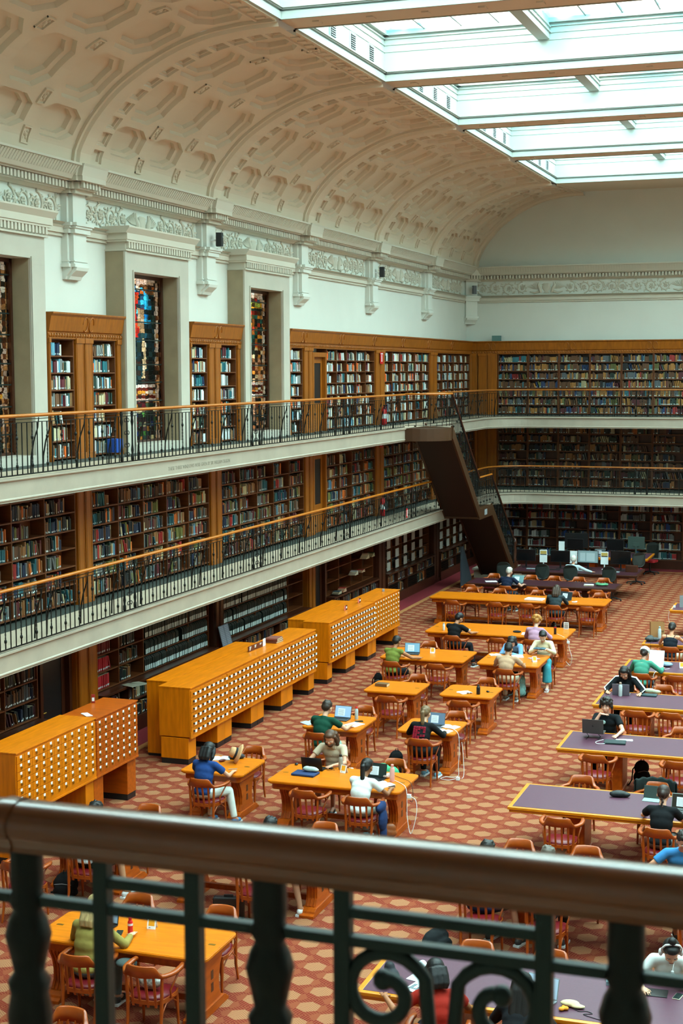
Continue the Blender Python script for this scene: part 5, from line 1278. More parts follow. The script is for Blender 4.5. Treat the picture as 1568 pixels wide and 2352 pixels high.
def ik(a, b_, l1, l2, pole):
    a, b_ = Vector(a), Vector(b_); d = b_-a; L = min(d.length, (l1+l2)*0.995); d.normalize(); x = (l1*l1-l2*l2+L*L)/(2*L); h = math.sqrt(max(0, l1*l1-x*x))
    p = Vector(pole); p = (p-d*p.dot(d)).normalized(); return a+d*x+p*h, a+d*L
def person(label, x, y, rz, skin='D9A68A', hair=('short', '2A1C14'), top='204080', sleeve='short', bottom='2A3040', legs='long', shoe='E8E8E8', lean=0.35, turn=0.0, head=(0.0, 0.45), hands=None, fem=False, sc=1.0, seat_y=0.0, extras=(), twist=0.0, vox=0.0095, legpose=None, top2=None, dz=0.0):
    """seated figure in a chair-centred frame, facing +y. head=(yaw, pitch down); hands=(left xyz, right xyz)"""
    sh = 0.165 if fem else 0.185
    Pv = Vector((0, -0.07+seat_y, 0.575)); up = Vector((math.sin(twist)*0.1, math.sin(lean), math.cos(lean)))
    Cs = Pv+Vector((0, math.sin(lean*0.5), math.cos(lean*0.5)))*0.24; N = Cs+Vector((0, math.sin(lean*1.15), math.cos(lean*1.15)))*0.24*sc
    Rz = Matrix.Rotation(twist, 3, 'Z'); side = Rz @ Vector((1, 0, 0)); fwd = Rz @ Vector((0, 1, 0))
    upn = Vector((0, math.sin(lean*1.15), math.cos(lean*1.15)))
    SL_, SR_ = N-side*sh-upn*0.055, N+side*sh-upn*0.055
    hx, hp = head; Rh = Matrix.Rotation(hx+twist, 3, 'Z') @ Matrix.Rotation(-hp, 3, 'X')
    Hc = N+upn*0.045+Rh @ Vector((0, 0.035, 0.118))
    hands = hands or ((-0.16, 0.46, 0.80), (0.16, 0.46, 0.80))
    tz = lambda h: Vector(h)
    eL, hL = ik(SL_, tz(hands[0]), 0.285*sc, 0.255*sc, (-1.0, -0.3, -0.9)); eR, hR = ik(SR_, tz(hands[1]), 0.285*sc, 0.255*sc, (1.0, -0.3, -0.9) if len(hands) < 3 else (0.5, 0.3, -1.0))
    if legpose == 'back': K = [(-0.14, 0.33, 0.50), (0.14, 0.33, 0.50)]; A = [(-0.12, 0.08, 0.11), (0.14, 0.12, 0.11)]
    elif legpose == 'side': K = [(-0.08, 0.36, 0.50), (0.24, 0.32, 0.52)]; A = [(-0.05, 0.25, 0.10), (0.34, 0.30, 0.10)]
    else: K = [(-0.12, 0.38, 0.52), (0.12, 0.38, 0.52)]; A = [(-0.13, 0.40, 0.11), (0.12, 0.36, 0.11)]
    K = [Vector(k) for k in K]; A = [Vector(a) for a in A]; Hp = [Pv+Vector((-0.09, 0.02, -0.02)), Pv+Vector((0.09, 0.02, -0.02))]
    sk = skinmat(skin); S = MB()
    S.ball(Pv, (0.155, 0.12, 0.10), 14); S.ball(Pv+(Cs-Pv)*0.5, (0.13, 0.095, 0.12), 14); S.ball(Cs, (0.14, 0.10, 0.12), 14); S.ball(Cs+(N-Cs)*0.4, (sh*0.92, 0.10, 0.11), 14)
    cap(S, SL_, SR_, 0.052, 0.052); cap(S, N-upn*0.04, Hc-Rh @ Vector((0, 0.01, 0.07)), 0.052, 0.047)
    for s_, e_, h_ in ((SL_, eL, hL), (SR_, eR, hR)):
        cap(S, s_, e_, 0.047 if not fem else 0.041, 0.036 if not fem else 0.032); cap(S, e_, h_, 0.037 if not fem else 0.032, 0.024)
    for h_, k_, a_ in zip(Hp, K, A): cap(S, h_, k_, 0.082, 0.054); cap(S, k_, a_, 0.052, 0.036); cap(S, a_, a_+Vector((0, 0.13, -0.065)), 0.036, 0.028)
    # head: skull, face, jaw, nose, ears
    def H(v): return tuple(Hc+Rh @ Vector(v))
    def hball(c, r, n=14):
        M = Matrix.Translation(Hc) @ Rh.to_4x4() @ Matrix.Scale(1.08, 4); S.ball(c, r, n, 0, M)
    hball((0, -0.012, 0.03), (0.076, 0.094, 0.085)); hball((0, 0.022, -0.02), (0.062, 0.068, 0.075)); hball((0, 0.042, -0.068), (0.038, 0.038, 0.034)); hball((0, 0.094, -0.018), (0.011, 0.016, 0.022), 8)
    hball((0, 0.083, -0.056), (0.022, 0.012, 0.010), 8)
    for s in (-1, 1): hball((s*0.077, -0.005, -0.01), (0.011, 0.019, 0.03), 8); hball((s*0.04, 0.062, -0.02), (0.022, 0.02, 0.02), 8)
    # hands: palm, four fingers of different lengths, thumb from the side of the palm
    for sgn, e_, h_ in ((-1, eL, hL), (1, eR, hR)):
        d = (h_-e_).normalized(); d = (Vector((d.x*0.7-sgn*0.12, d.y, 0)).normalized()+Vector((0, 0, -0.10))).normalized(); lat = d.cross(Vector((0, 0, 1))).normalized(); nrm = lat.cross(d).normalized()
        if hands and len(hands) > 2 and hands[2] == 'chin' and sgn == -1: d = Vector((0.25, 0.1, 0.95)).normalized(); lat = Vector((1, 0, 0)); nrm = lat.cross(d)
        pc = h_+d*0.045; M = Matrix((( lat.x, d.x, nrm.x, pc.x), (lat.y, d.y, nrm.y, pc.y), (lat.z, d.z, nrm.z, pc.z), (0, 0, 0, 1)))
        S.ball((0, 0, 0), (0.040, 0.048, 0.017), 12, 0, M)
        for j, (ox, ln) in enumerate(((-0.031, 0.060), (-0.0105, 0.072), (0.0105, 0.068), (0.031, 0.052))):
            ang = 0.25; b0 = Vector((ox, 0.035, 0)); b1 = b0+Vector((ox*0.22, ln*0.52, 0.006)); b2 = b1+Vector((ox*0.05, ln*0.45, -0.018))
            for q0, q1, r0, r1 in ((b0, b1, 0.0088, 0.0080), (b1, b2, 0.0080, 0.0070)): a0, a1 = M @ q0, M @ q1; cap(S, a0, a1, r0, r1, 6)
        th = -sgn*1.0 if sgn == 1 else 1.0
        t0 = Vector((th*0.030, -0.020, -0.004)); t1 = Vector((th*0.058, 0.010, -0.008)); t2 = Vector((th*0.064, 0.040, -0.012))
        cap(S, M @ t0, M @ t1, 0.012, 0.010, 6); cap(S, M @ t1, M @ t2, 0.010, 0.008, 6)
    body = link('person', merge(S, vox, [sk], 'body', 2)); body.location = (x, y, dz); body.rotation_euler = (0, 0, rz); tag(body, label, 'person')
    body.name = 'person'
    # face
    Mh = Matrix.Translation(Hc) @ Rh.to_4x4() @ Matrix.Scale(1.08, 4); F = MB()
    for s in (-1, 1):
        F.ball((s*0.030, 0.079, 0.004), (0.0105, 0.0055, 0.0034), 8, 0, Mh); F.ball((s*0.030, 0.0835, 0.004), (0.0048, 0.003, 0.0034), 8, 1, Mh)
        F.tube([(s*0.014, 0.088, 0.022), (s*0.03, 0.089, 0.027), (s*0.047, 0.080, 0.021)], 0.0026, 5, 2, Mh)
    F.tube([(-0.022, 0.090, -0.055), (0, 0.0955, -0.057), (0.022, 0.090, -0.055)], 0.0035, 5, 3, Mh)
    link('face', F.mesh('face', [mat('eye_white', 'E6E2DC', 0.3), BLACK, hairmat(hair[1]), mat('lips', 'A05848', 0.5)]), body)
    # top
    tm = cloth(top); T = MB(); e = 0.013
    T.ball(Pv+Vector((0, -0.005, 0.0)), (0.155+e, 0.115+e, 0.09), 14); T.ball(Pv+(Cs-Pv)*0.5, (0.14+e, 0.105+e, 0.13), 14); T.ball(Cs, (0.15+e, 0.11+e, 0.13), 14); T.ball(Cs+(N-Cs)*0.38, (sh*0.95+e, 0.105+e, 0.11), 14)
    if sleeve != 'strap':
        cap(T, SL_, SR_, 0.058+e*0.3, 0.058+e*0.3); T.tube([N-upn*0.05, N+upn*0.012], [0.075, 0.058], 12)
    if sleeve in ('short', 'long'):
        for s_, e_, h_ in ((SL_, eL, hL), (SR_, eR, hR)):
            if sleeve == 'short': q = s_+(e_-s_)*0.62; T.tube([s_, q], [0.060, 0.062], 12); T.ball(s_, 0.060, 12)
            else: cap(T, s_, e_, 0.060, 0.052); T.tube([e_, e_+(h_-e_)*0.93], [0.052, 0.036], 12)
    tp = link('top', merge(T, 0.0125, [tm], 'top', 12), body)
    if sleeve == 'strap':
        B = MB()
        for s in (-1, 1): B.tube([Cs+(N-Cs)*0.6+side*s*0.075-fwd*0.10+upn*0.03, N+side*s*0.10-fwd*0.05, N+side*s*0.10+fwd*0.04+upn*0.0], 0.006, 5)
        link('shoulder_strap', B.mesh('strap', [tm]), body)
    # lower garment
    bmt = cloth(bottom); B = MB(); B.ball(Pv+Vector((0, 0, -0.01)), (0.165, 0.13, 0.095), 14)
    for h_, k_, a_ in zip(Hp, K, A):
        if legs == 'long': cap(B, h_, k_, 0.094, 0.068); B.tube([k_, a_+Vector((0, 0, 0.015))], [0.068, 0.052], 12)
        elif legs == 'skirt': cap(B, h_, k_, 0.10, 0.09); B.tube([k_, a_+Vector((0, -0.02, 0.08))], [0.09, 0.11], 12)
        else: B.ball(h_, 0.094, 12); B.tube([h_, h_+(k_-h_)*0.78], [0.094, 0.082], 12)
    link({'long': 'trousers', 'skirt': 'skirt'}.get(legs, 'shorts'), merge(B, 0.014, [bmt], 'lower', 3), body)
    for a_ in A:
        F = MB(); F.box(a_.x-0.042, a_.x+0.042, a_.y-0.06, a_.y+0.19, 0.001, 0.028, 1); F.ball((a_.x, a_.y+0.12, 0.045), (0.043, 0.075, 0.036), 12); F.ball((a_.x, a_.y-0.0, 0.06), (0.041, 0.06, 0.05), 12)
        link('shoe', F.mesh('shoe', [mat('shoe_'+shoe, shoe, 0.6), WHITE]), body)
    # hair
    st_, hc = hair[0], hair[1]; hm = hairmat(hc); Hh = MB()
    def hb(c, r, n=12): Hh.ball(c, r, n, 0, Mh)
    rr = random.Random(len(label)*7)
    if st_ != 'bald':
        hb((0, -0.022, 0.045), (0.084, 0.094, 0.082), 16); hb((0, -0.055, 0.01), (0.078, 0.062, 0.075), 14); hb((0, 0.035, 0.085), (0.062, 0.045, 0.035))
    if st_ == 'short': 
        for i in range(14): a = rr.uniform(0, 2*PI); b_ = rr.uniform(0.3, 1.2); hb((0.075*math.cos(a)*math.cos(b_), -0.02+0.085*math.sin(a)*math.cos(b_), 0.05+0.08*math.sin(b_)), (0.02, 0.02, 0.014), 6)
    if st_ == 'crop': pass
    if st_ == 'curly':
        for i in range(46): a = rr.uniform(0, 2*PI); b_ = rr.uniform(-0.25, 1.4); y_ = -0.025+0.098*math.sin(a)*math.cos(b_); hb((0.088*math.cos(a)*math.cos(b_), y_, 0.04+0.088*math.sin(b_)+(0.03 if y_ > 0.03 else 0)), (0.034, 0.034, 0.032), 6)
    if st_ in ('bob', 'long', 'pony', 'wavy'):
        dn = {'bob': 0.10, 'long': 0.30, 'pony': 0.0, 'wavy': 0.16}[st_]
        if dn:
            for s in (-1, 1): Hh.tube([(s*0.072, 0.005, 0.05), (s*0.086, -0.01, -0.03), (s*0.085, -0.02, -0.03-dn*0.7), (s*0.07, -0.02, -0.05-dn)], [0.026, 0.030, 0.030, 0.016], 8, 0, Mh)
            for s in (-0.045, 0, 0.045): Hh.tube([(s, -0.09, 0.03), (s*1.1, -0.10, -0.05), (s*1.1, -0.105, -0.05-dn*0.7), (s, -0.10, -0.06-dn)], [0.045, 0.048, 0.044, 0.026], 8, 0, Mh)
        if st_ == 'pony': hb((0, -0.115, 0.03), (0.028, 0.03, 0.028)); q = Hc-Vector((0, 0, 0)); Hh.tube([H((0, -0.11, 0.03)), Vector(H((0, -0.16, 0.0)))+Vector((0, 0, -0.02)), Vector(H((0.01, -0.14, -0.05)))+Vector((0, -0.02, -0.14)), Vector(H((0.015, -0.12, -0.05)))+Vector((0, -0.03, -0.27))], [0.026, 0.038, 0.036, 0.010], 8)
    if st_ == 'bun': hb((0, -0.03, 0.145), (0.042, 0.042, 0.040)); 
    if st_ == 'braid':
        hb((0, -0.11, -0.01), (0.04, 0.035, 0.045))
        for i in range(7): Hh.ball(Vector(H((0, -0.105, -0.05)))+Vector((0.006*(-1)**i, -0.01*i, -0.032*i)), (0.024-0.0018*i, 0.02, 0.024), 8)
    if st_ == 'low': hb((0, -0.10, -0.03), (0.035, 0.03, 0.04))
    if st_ != 'bald': link('hair', merge(Hh, 0.0085, [hm], 'hair', 2), body)
    for ex in extras:
        X = MB()
        if ex[0] == 'headphones':
            X.tube([(-0.092, 0, 0.0), (-0.092, 0, 0.06), (-0.065, 0, 0.125), (0, 0, 0.145), (0.065, 0, 0.125), (0.092, 0, 0.06), (0.092, 0, 0.0)], 0.010, 8, 0, Mh)
            for s in (-1, 1): X.ball((s*0.096, 0, -0.012), (0.022, 0.036, 0.042), 10, 0, Mh)
            o = link('headphones', X.mesh('headphones', [mat('hp_'+ex[1], ex[1], 0.4)])); o.matrix_world = Matrix.Translation((x, y, dz)) @ Matrix.Rotation(rz, 4, 'Z'); tag(o, ex[2], 'headphones')
        elif ex[0] == 'cap':
            X.ball((0, -0.01, 0.058), (0.092, 0.104, 0.084), 16, 0, Mh); X.prism([(-0.07, 0.07), (-0.06, 0.13), (0, 0.165), (0.06, 0.13), (0.07, 0.07)], 0.045, 0.055, 0, 'z', Mh); X.box(-0.03, 0.03, -0.118, -0.108, 0.02, 0.035, 1, Mh)
            o = link('cap', X.mesh('cap', [cloth(ex[1]), BLACK])); o.matrix_world = Matrix.Translation((x, y, dz)) @ Matrix.Rotation(rz, 4, 'Z'); tag(o, ex[2], 'cap')
        elif ex[0] == 'print':
            q = random.Random(5); c0 = Cs+(N-Cs)*0.35; nb = (upn.cross(side)).normalized()
            Mb = Matrix(((side.x, upn.x, -nb.x, 0), (side.y, upn.y, -nb.y, 0), (side.z, upn.z, -nb.z, 0), (0, 0, 0, 1)))
            for i in range(10):
                for j in range(5):
                    if q.random() < 0.35 and j > 1: continue
                    v = c0-fwd*0.121+side*(-0.10+0.045*j)+upn*(0.10-0.022*i); v -= nb*0; v = v+Vector((0, 0.004*abs(j-2), 0)); X.box(v.x-0.017, v.x+0.017, v.y-0.014, v.y+0.012, v.z-0.006, v.z+0.006, 0)
            link('back_print', X.mesh('print', [mat('print_red', 'B01838', 0.7)]), tp)
        elif ex[0] == 'stripes':
            for s_, e_, h_, s in ((SL_, eL, hL, -1), (SR_, eR, hR, 1)):
                for k in (-1, 0, 1):
                    o_ = Vector((s*0.034, 0.030*k, 0.054)); X.tube([N+side*s*0.07+Vector((0, 0.028*k, 0.03)), s_+o_*1.02, e_+Vector((s*0.048, 0.026*k, 0.036)), h_+Vector((s*0.034, 0.020*k, 0.030))], 0.009, 5)
            link('sleeve_stripe', X.mesh('stripes', [WHITE]), tp)
        elif ex[0] == 'knitstripes':
            pass
        elif ex[0] == 'logo':
            v = Cs+(N-Cs)*0.45+fwd*0.122+side*0.03; X.ball(v, (0.035, 0.006, 0.035), 12); link('chest_logo', X.mesh('logo', [mat('pale_logo', 'A8D0D0', 0.7)]), tp)
        elif ex[0] == 'collar':
            for s in (-1, 1): X.box(N.x+s*0.02, N.x+s*0.075, N.y+0.055, N.y+0.075, N.z-0.05, N.z-0.005)
            for k in range(4): v = Cs+(N-Cs)*(0.8-0.28*k)+fwd*0.126; X.ball(v, 0.006, 6)
            link('shirt_collar', X.mesh('collar', [tm]), tp)
        elif ex[0] == 'beard': X.ball((0, 0.052, -0.075), (0.05, 0.05, 0.040), 12, 0, Mh); link('beard', X.mesh('beard', [hm]), body)
    return body
HD = {}
def pr(key, label, *a, **k): HD[key] = person(label if 'man' in label.split()[:3] or 'woman' in label.split()[:2] else 'person '+label, *a, **k)
F0 = N_; B0 = S_
pr('blueT1', 'in a royal blue T-shirt and spotted trousers, back to the camera', -9.46, 20.64, -0.1, 'C99478', ('bob', '16181A'), '1E3E78', 'short', 'C9CFC8', 'long', '2A6A9A', 0.28, legpose='side', fem=True, hands=((-0.2, 0.44, 0.80), (0.26, 0.42, 0.80)))
pr('white', 'with a long black ponytail in a white T-shirt, seen from behind', -6.88, 20.5, -0.15, '8A5A3C', ('pony', '141210'), 'DCE4E2', 'short', '8E9288', 'long', '6AA0B0', 0.42, fem=True, hands=((-0.05, 0.46, 0.80), (0.28, 0.44, 0.80)))
pr('beige', 'long-haired bearded man in a beige shirt typing on a laptop', -7.95, 22.3, B0, 'C8957A', ('wavy', '4A3222'), 'B8A890', 'short', '202020', 'short', '181818', 0.30, head=(0.0, 0.55), extras=(('collar',), ('beard',)), hands=((-0.14, 0.44, 0.80), (0.26, 0.44, 0.80)))
pr('green', 'man in a dark green T-shirt and pale shorts, back to the camera', -8.76, 24.0, -0.15, 'D4A184', ('short', '2E2018'), '0F4030', 'short', '9CC0B4', 'short', 'C8C8C8', 0.38, legpose='side', hands=((-0.28, 0.50, 0.82), (0.30, 0.48, 0.82)))
pr('black', 'in a black sweatshirt with a red printed back', -7.0, 24.12, -0.1, 'D8AE90', ('pony', '6A5236'), '121315', 'long', '14161A', 'long', '6AA0B8', 0.36, fem=True, extras=(('print',),), hands=((-0.25, 0.44, 0.80), (0.24, 0.46, 0.80)))
pr('tank', 'muscular man in an olive green tank top and black shorts', -9.5, 30.5, -0.25, 'A8704C', ('crop', '1C1612'), '6E7A34', 'none', '14181C', 'short', 'B0B0B0', 0.32, legpose='side', hands=((-0.1, 0.46, 0.80), (0.36, 0.48, 0.80)))
pr('tan', 'man in a tan T-shirt leaning on the shared table', -7.0, 30.45, -0.05, 'A87858', ('short', '181412'), 'B08E72', 'short', 'B8AE98', 'long', '6A6458', 0.45, head=(0.1, 0.5), hands=((-0.2, 0.46, 0.80), (0.26, 0.48, 0.80)))
pr('cream', 'woman in a cream blouse and turquoise skirt reading a book', -6.62, 32.45, B0+0.1, 'D8AC90', ('crop', '12100E'), 'CFC4A4', 'long', '3E98A8', 'skirt', 'B8A8A8', 0.25, head=(0, 0.65), fem=True, hands=((-0.10, 0.38, 0.92), (0.10, 0.38, 0.92)))
pr('blue8', 'in a light blue shirt resting their head on folded arms', -7.25, 32.5, B0-0.1, 'B88468', ('bob', '141416'), '6E9CC8', 'long', '2A3040', 'long', '202020', 0.80, head=(0.2, 0.8), fem=True, hands=((-0.05, 0.5, 0.80), (0.05, 0.52, 0.82)))
pr('pink', 'with curly blond hair in a pink top, back to the camera', -7.13, 33.98, -0.05, 'D8AE94', ('curly', 'A8702C'), 'B088A0', 'long', '3A4050', 'long', '303030', 0.30, fem=True, sc=1.05, hands=((-0.15, 0.46, 0.82), (0.25, 0.46, 0.80)))
pr('blackL', 'man in a black T-shirt at the left of the long table', -9.05, 33.95, -0.25, 'B88060', ('short', '0E0E10'), '101214', 'short', '14161C', 'long', '303030', 0.30, head=(-0.4, 0.6), legpose='side', hands=((0.0, 0.44, 0.82), (0.3, 0.48, 0.80)))
pr('grey', 'with long brown hair in a dark grey top, back to the camera', -7.68, 39.2, 0, 'C8A088', ('wavy', '3C2C20'), '2E3A3E', 'long', '20242C', 'long', '202020', 0.3)
pr('navy', 'white-haired man in a navy T-shirt, back to the camera', -9.72, 42.3, -0.2, 'C89880', ('short', 'C4C0B8'), '141E34', 'short', '303640', 'long', '303030', 0.4, head=(-0.2, 0.2), hands=((-0.3, 0.42, 0.80), (0.36, 0.40, 0.80)))
pr('whiteold', 'white-haired man in a pale shirt at a computer', -8.4, 45.55, -0.1, 'C89478', ('short', 'CCC8C0'), 'B4C8D0', 'long', '50545C', 'long', '202020', 0.25, head=(0.1, 0.1), hands=((-0.2, 0.42, 0.80), (0.50, 0.40, 0.80)))
pr('braid', 'with a dark braid in a black T-shirt, back to the camera', -2.5, 20.4, 0.0, 'D8A488', ('braid', '2C1A14'), '0E1114', 'short', '6A6C68', 'long', '202020', 0.34, fem=True, hands=((-0.28, 0.50, 0.80), (0.20, 0.46, 0.80)))
pr('curly', 'curly-haired man in a black T-shirt and headphones, hand at his mouth', -4.12, 25.72, B0-0.1, 'D8A48C', ('curly', '241A14'), '0E1316', 'short', '14161A', 'long', '202020', 0.18, head=(0.0, 0.15), hands=((-0.30, 0.42, 0.80), (0.05, 0.24, 1.10), 'x'), extras=(('headphones', '141414', 'black over-ear headphones on the curly-haired man'), ('logo',)))
pr('track', 'long-haired woman in a black track jacket with white sleeve stripes', -4.3, 29.15, B0, 'C89074', ('long', '140E0C'), '101418', 'long', '14161A', 'long', '303030', 0.40, head=(-0.1, 0.65), fem=True, extras=(('stripes',),), hands=((-0.34, 0.44, 0.80), (0.30, 0.42, 0.80)))
pr('cap', 'in a sea green top and white cap, back to the camera', -4.24, 30.85, -0.15, 'C09078', ('low', '2A1A14'), '3E8470', 'long', '2A3A44', 'long', '606060', 0.45, fem=True, extras=(('cap', 'D8E4E4', 'white baseball cap on the reader in a sea green top'),), hands=((-0.15, 0.42, 0.82), (0.32, 0.46, 0.82)))
pr('cami', 'woman in a dark camisole with her hair tied low', -4.04, 34.05, -0.1, 'C88E6C', ('low', '1E1612'), '141C26', 'strap', 'C8BEA8', 'long', 'B0A890', 0.32, fem=True, legpose='side', hands=((-0.2, 0.44, 0.80), (0.35, 0.44, 0.80)))
pr('olive', 'blonde woman in a loose olive sweater, back to the camera', -7.82, 14.0, -0.05, 'D0A488', ('wavy', 'B09868'), '8C7E40', 'long', '5A7078', 'long', '303030', 0.30, fem=True, sc=1.05, hands=((-0.18, 0.42, 0.80), (0.28, 0.42, 0.80)))
pr('F2', 'in a white shirt and black shorts behind the left part of the railing', -9.58, 17.22, -0.25, 'A87858', ('short', '121212'), 'C8D0D0', 'short', '101216', 'short', 'C0C0C0', 0.25, legpose='side')
pr('F3', 'dark-haired, in printed blue shorts and white shoes behind the railing', -7.1, 17.3, -0.12, 'B08468', ('short', '0E0E10'), '9AA0A4', 'short', '6AA0B8', 'short', 'DCE0E0', 0.28, legpose='side')
pr('F5a', 'in navy shorts sitting behind the foreground handrail', -4.25, 17.26, -0.3, 'B88468', ('short', '1A1612'), '242A34', 'short', '16244A', 'short', '303030', 0.25, legpose='side')
pr('F5b', 'grey-haired, in a dark top behind the foreground handrail', -3.48, 17.26, -0.1, 'B88468', ('short', '5A5248'), '30343A', 'short', '20242C', 'long', '303030', 0.25)
pr('redtee', 'with black wavy hair in a red T-shirt reaching out to the left', -3.75, 13.5, 0.35, '9A6444', ('bob', '0E0E10'), '9A2418', 'short', '101A26', 'long', '303030', 0.35, head=(0.2, 0.5), hands=((-0.50, 0.30, 0.86), (0.2, 0.44, 0.80)))
pr('dark2', 'with long dark hair at the open laptop near the bottom edge', -2.95, 13.42, 0.0, 'A87050', ('long', '120E0C'), '14161A', 'long', '14161A', 'long', '303030', 0.5, fem=True)
pr('headph', 'woman with a top bun and white headphones sipping a carton drink', -1.76, 15.22, B0+0.1, 'D4A484', ('bun', '120F0E'), 'D0D6D4', 'long', '30343A', 'long', '303030', 0.42, head=(0.15, 0.75), fem=True, extras=(('headphones', 'D8DCDC', 'white over-ear headphones on the woman with a top bun'),), hands=((-0.05, 0.36, 0.88), (0.26, 0.40, 0.80)))
pr('bluetee', 'in a sky blue T-shirt at the right edge of the picture', -2.05, 18.72, B0+0.3, 'C89070', ('short', '201814'), '3A7EB8', 'short', '30343A', 'long', '303030', 0.35, hands=((-0.2, 0.4, 0.8), (0.45, 0.30, 0.80)))
# ================================================================ small things
T = TZ+0.0012
def at_(o, x, y, z, rz=0.0): o.location = (x, y, z); o.rotation_euler = (0, 0, rz); return o
def laptop(label, x, y, rz, shell='8A8C90', screen=('5A90B0', 0.25), w=0.32, ang=105, z=T, logo=False, dark=False, d=0.22):
    """screen opens toward local -y (user sits at -y)"""
    t = thing('laptop', label, 'laptop', (x, y, z), rz); m = mat('shell_'+shell, shell, 0.4, metal=0.3)
    mb = MB(); mb.box(-w/2, w/2, -d, 0, 0, 0.016); link('base', mb.mesh('base', [m], 0.003), t)
    mb = MB()
    for r in range(5):
        for c in range(12): xx = -w/2+0.03+c*(w-0.06)/12; yy = -d*0.52+r*0.018; mb.box(xx, xx+(w-0.06)/12-0.004, yy, yy+0.014, 0.016, 0.0185)
    mb.box(-0.05, 0.05, -d+0.015, -d*0.6, 0.016, 0.0165); link('keyboard', mb.mesh('keyboard', [BLACK if not dark else GREYP]), t)
    A = Matrix.Rotation(math.radians(ang-90)*-1, 4, 'X'); mb = MB(); mb.box(-w/2, w/2, -0.004, 0.004, 0.0, d*0.98, 0, A)
    mb.v = [(a, b_, c+0.014) for a, b_, c in mb.v]; lid = link('screen_lid', mb.mesh('screen_lid', [m], 0.003), t)
    mb = MB(); mb.box(-w/2+0.008, w/2-0.008, -0.0055, -0.0042, 0.012, d*0.98-0.008, 0, A); mb.v = [(a, b_, c+0.014) for a, b_, c in mb.v]
    link('display', mb.mesh('display', [mat('display_'+screen[0], screen[0], 0.25, emit=(screen[0], screen[1]) if screen[1] else None)]), lid)
    if screen[1]:
        mb = MB(); mb.box(-w*0.3, w*0.12, -0.0068, -0.0058, d*0.15, d*0.75, 0, A)
        for i in range(6): mb.box(-w*0.27, w*0.05, -0.0078, -0.0069, d*(0.22+0.08*i), d*(0.24+0.08*i), 1, A)
        mb.v = [(a, b_, c+0.014) for a, b_, c in mb.v]; link('window', mb.mesh('page', [mat('lit_page', 'C4D4DC', 0.3, emit=('C4D4DC', 0.35)), GREYP]), lid)
    if logo:
        mb = MB(); mb.ball((0, 0.0052, d*0.5), (0.014, 0.001, 0.015), 10, 0, A); mb.ball((0.006, 0.0052, d*0.5+0.019), (0.005, 0.001, 0.007), 8, 0, A); mb.v = [(a, b_, c+0.014) for a, b_, c in mb.v]; link('lid_emblem', mb.mesh('emblem', [BLACK]), lid)
    return t
def bottle(label, x, y, col, h=0.24, r=0.035, capc='202020', z=T, cat='bottle', rough=0.35, band=None):
    t = thing('bottle', label, cat, (x, y, z)); mb = MB(); mb.lathe([(r*0.92, 0), (r, 0.01), (r, h*0.72), (r*0.8, h*0.80), (r*0.5, h*0.86), (r*0.5, h*0.88)], (0, 0, 0), 16); link('bottle_body', mb.mesh('bottle_body', [mat('bottle_'+col, col, rough)]), t)
    mb = MB(); mb.lathe([(r*0.58, h*0.86), (r*0.62, h*0.87), (r*0.62, h*0.98), (r*0.5, h)], (0, 0, 0), 14); link('bottle_cap', mb.mesh('bottle_cap', [mat('cap_'+capc, capc, 0.4)]), t)
    if band: mb = MB(); mb.lathe([(r*1.012, h*0.55), (r*1.012, h*0.68)], (0, 0, 0), 16); link('bottle_label', mb.mesh('label', [mat('band_'+band, band, 0.5)]), t)
    return t
def blocky(name, label, cat, x, y, z, rz, dims, m, bevel=0.004, parts=()):
    t = thing(name, label, cat, (x, y, z), rz); a, b_, c = dims; mb = MB(); mb.box(-a/2, a/2, -b_/2, b_/2, 0, c); link('body', mb.mesh('body', [m], bevel), t)
    for pn, bx, pm in parts: mb = MB(); mb.box(*bx); link(pn, mb.mesh(pn, [pm], min(bevel, 0.002)), t)
    return t
def closed_book(label, x, y, z, rz, a, b_, c, col):
    t = thing('book', label, 'book', (x, y, z), rz); m = mat('cover_'+col, col, 0.6); mb = MB(); mb.box(-a/2, a/2, -b_/2, b_/2, 0, 0.004); mb.box(-a/2, a/2, -b_/2, b_/2, c-0.004, c); mb.box(-a/2, -a/2+0.006, -b_/2, b_/2, 0, c); link('cover', mb.mesh('cover', [m], 0.001), t)
    mb = MB(); mb.box(-a/2+0.006, a/2-0.006, -b_/2+0.005, b_/2-0.005, 0.004, c-0.004); link('page_block', mb.mesh('pages', [CREAMP]), t); return t
def open_book(label, x, y, z, rz, w=0.36, d=0.25, name='open_book', cat='book', col='C8D2D4'):
    t = thing(name, label, cat, (x, y, z), rz); pm = mat('page_'+col, col, 0.7)
    for s in (-1, 1):
        mb = MB(); rows = []
        for i in range(9): u = i/8; rows.append([(s*u*w/2, yy, 0.004+0.022*math.sin(min(1, u*2.2)*PI/2)*(1-u*0.75)) for yy in (-d/2, d/2)])
        mb.sheet(rows, 0, True); mb.sheet([[(s*u*w/2, yy, 0.001) for yy in (-d/2, d/2)] for u in (0, 1)], 0, False)
        for yy in (-d/2, d/2): mb.add([(s*i/8*w/2, yy, 0.001) for i in range(9)]+[(rows[8-i][0][0], yy, rows[8-i][0][2]) for i in range(9)], [tuple(range(18))])
        mb.add([(s*w/2, -d/2, 0.001), (s*w/2, d/2, 0.001), rows[8][1], rows[8][0]], [(0, 1, 2, 3)])
        link('page_block', mb.mesh('page', [pm]), t)
    mb = MB()
    for s in (-1, 1):
        for i in range(9): yy = d/2-0.03-i*d*0.09; mb.box(min(s*0.03, s*w*0.42), max(s*0.03, s*w*0.42), yy, yy+0.003, 0.0265, 0.027)
    return t
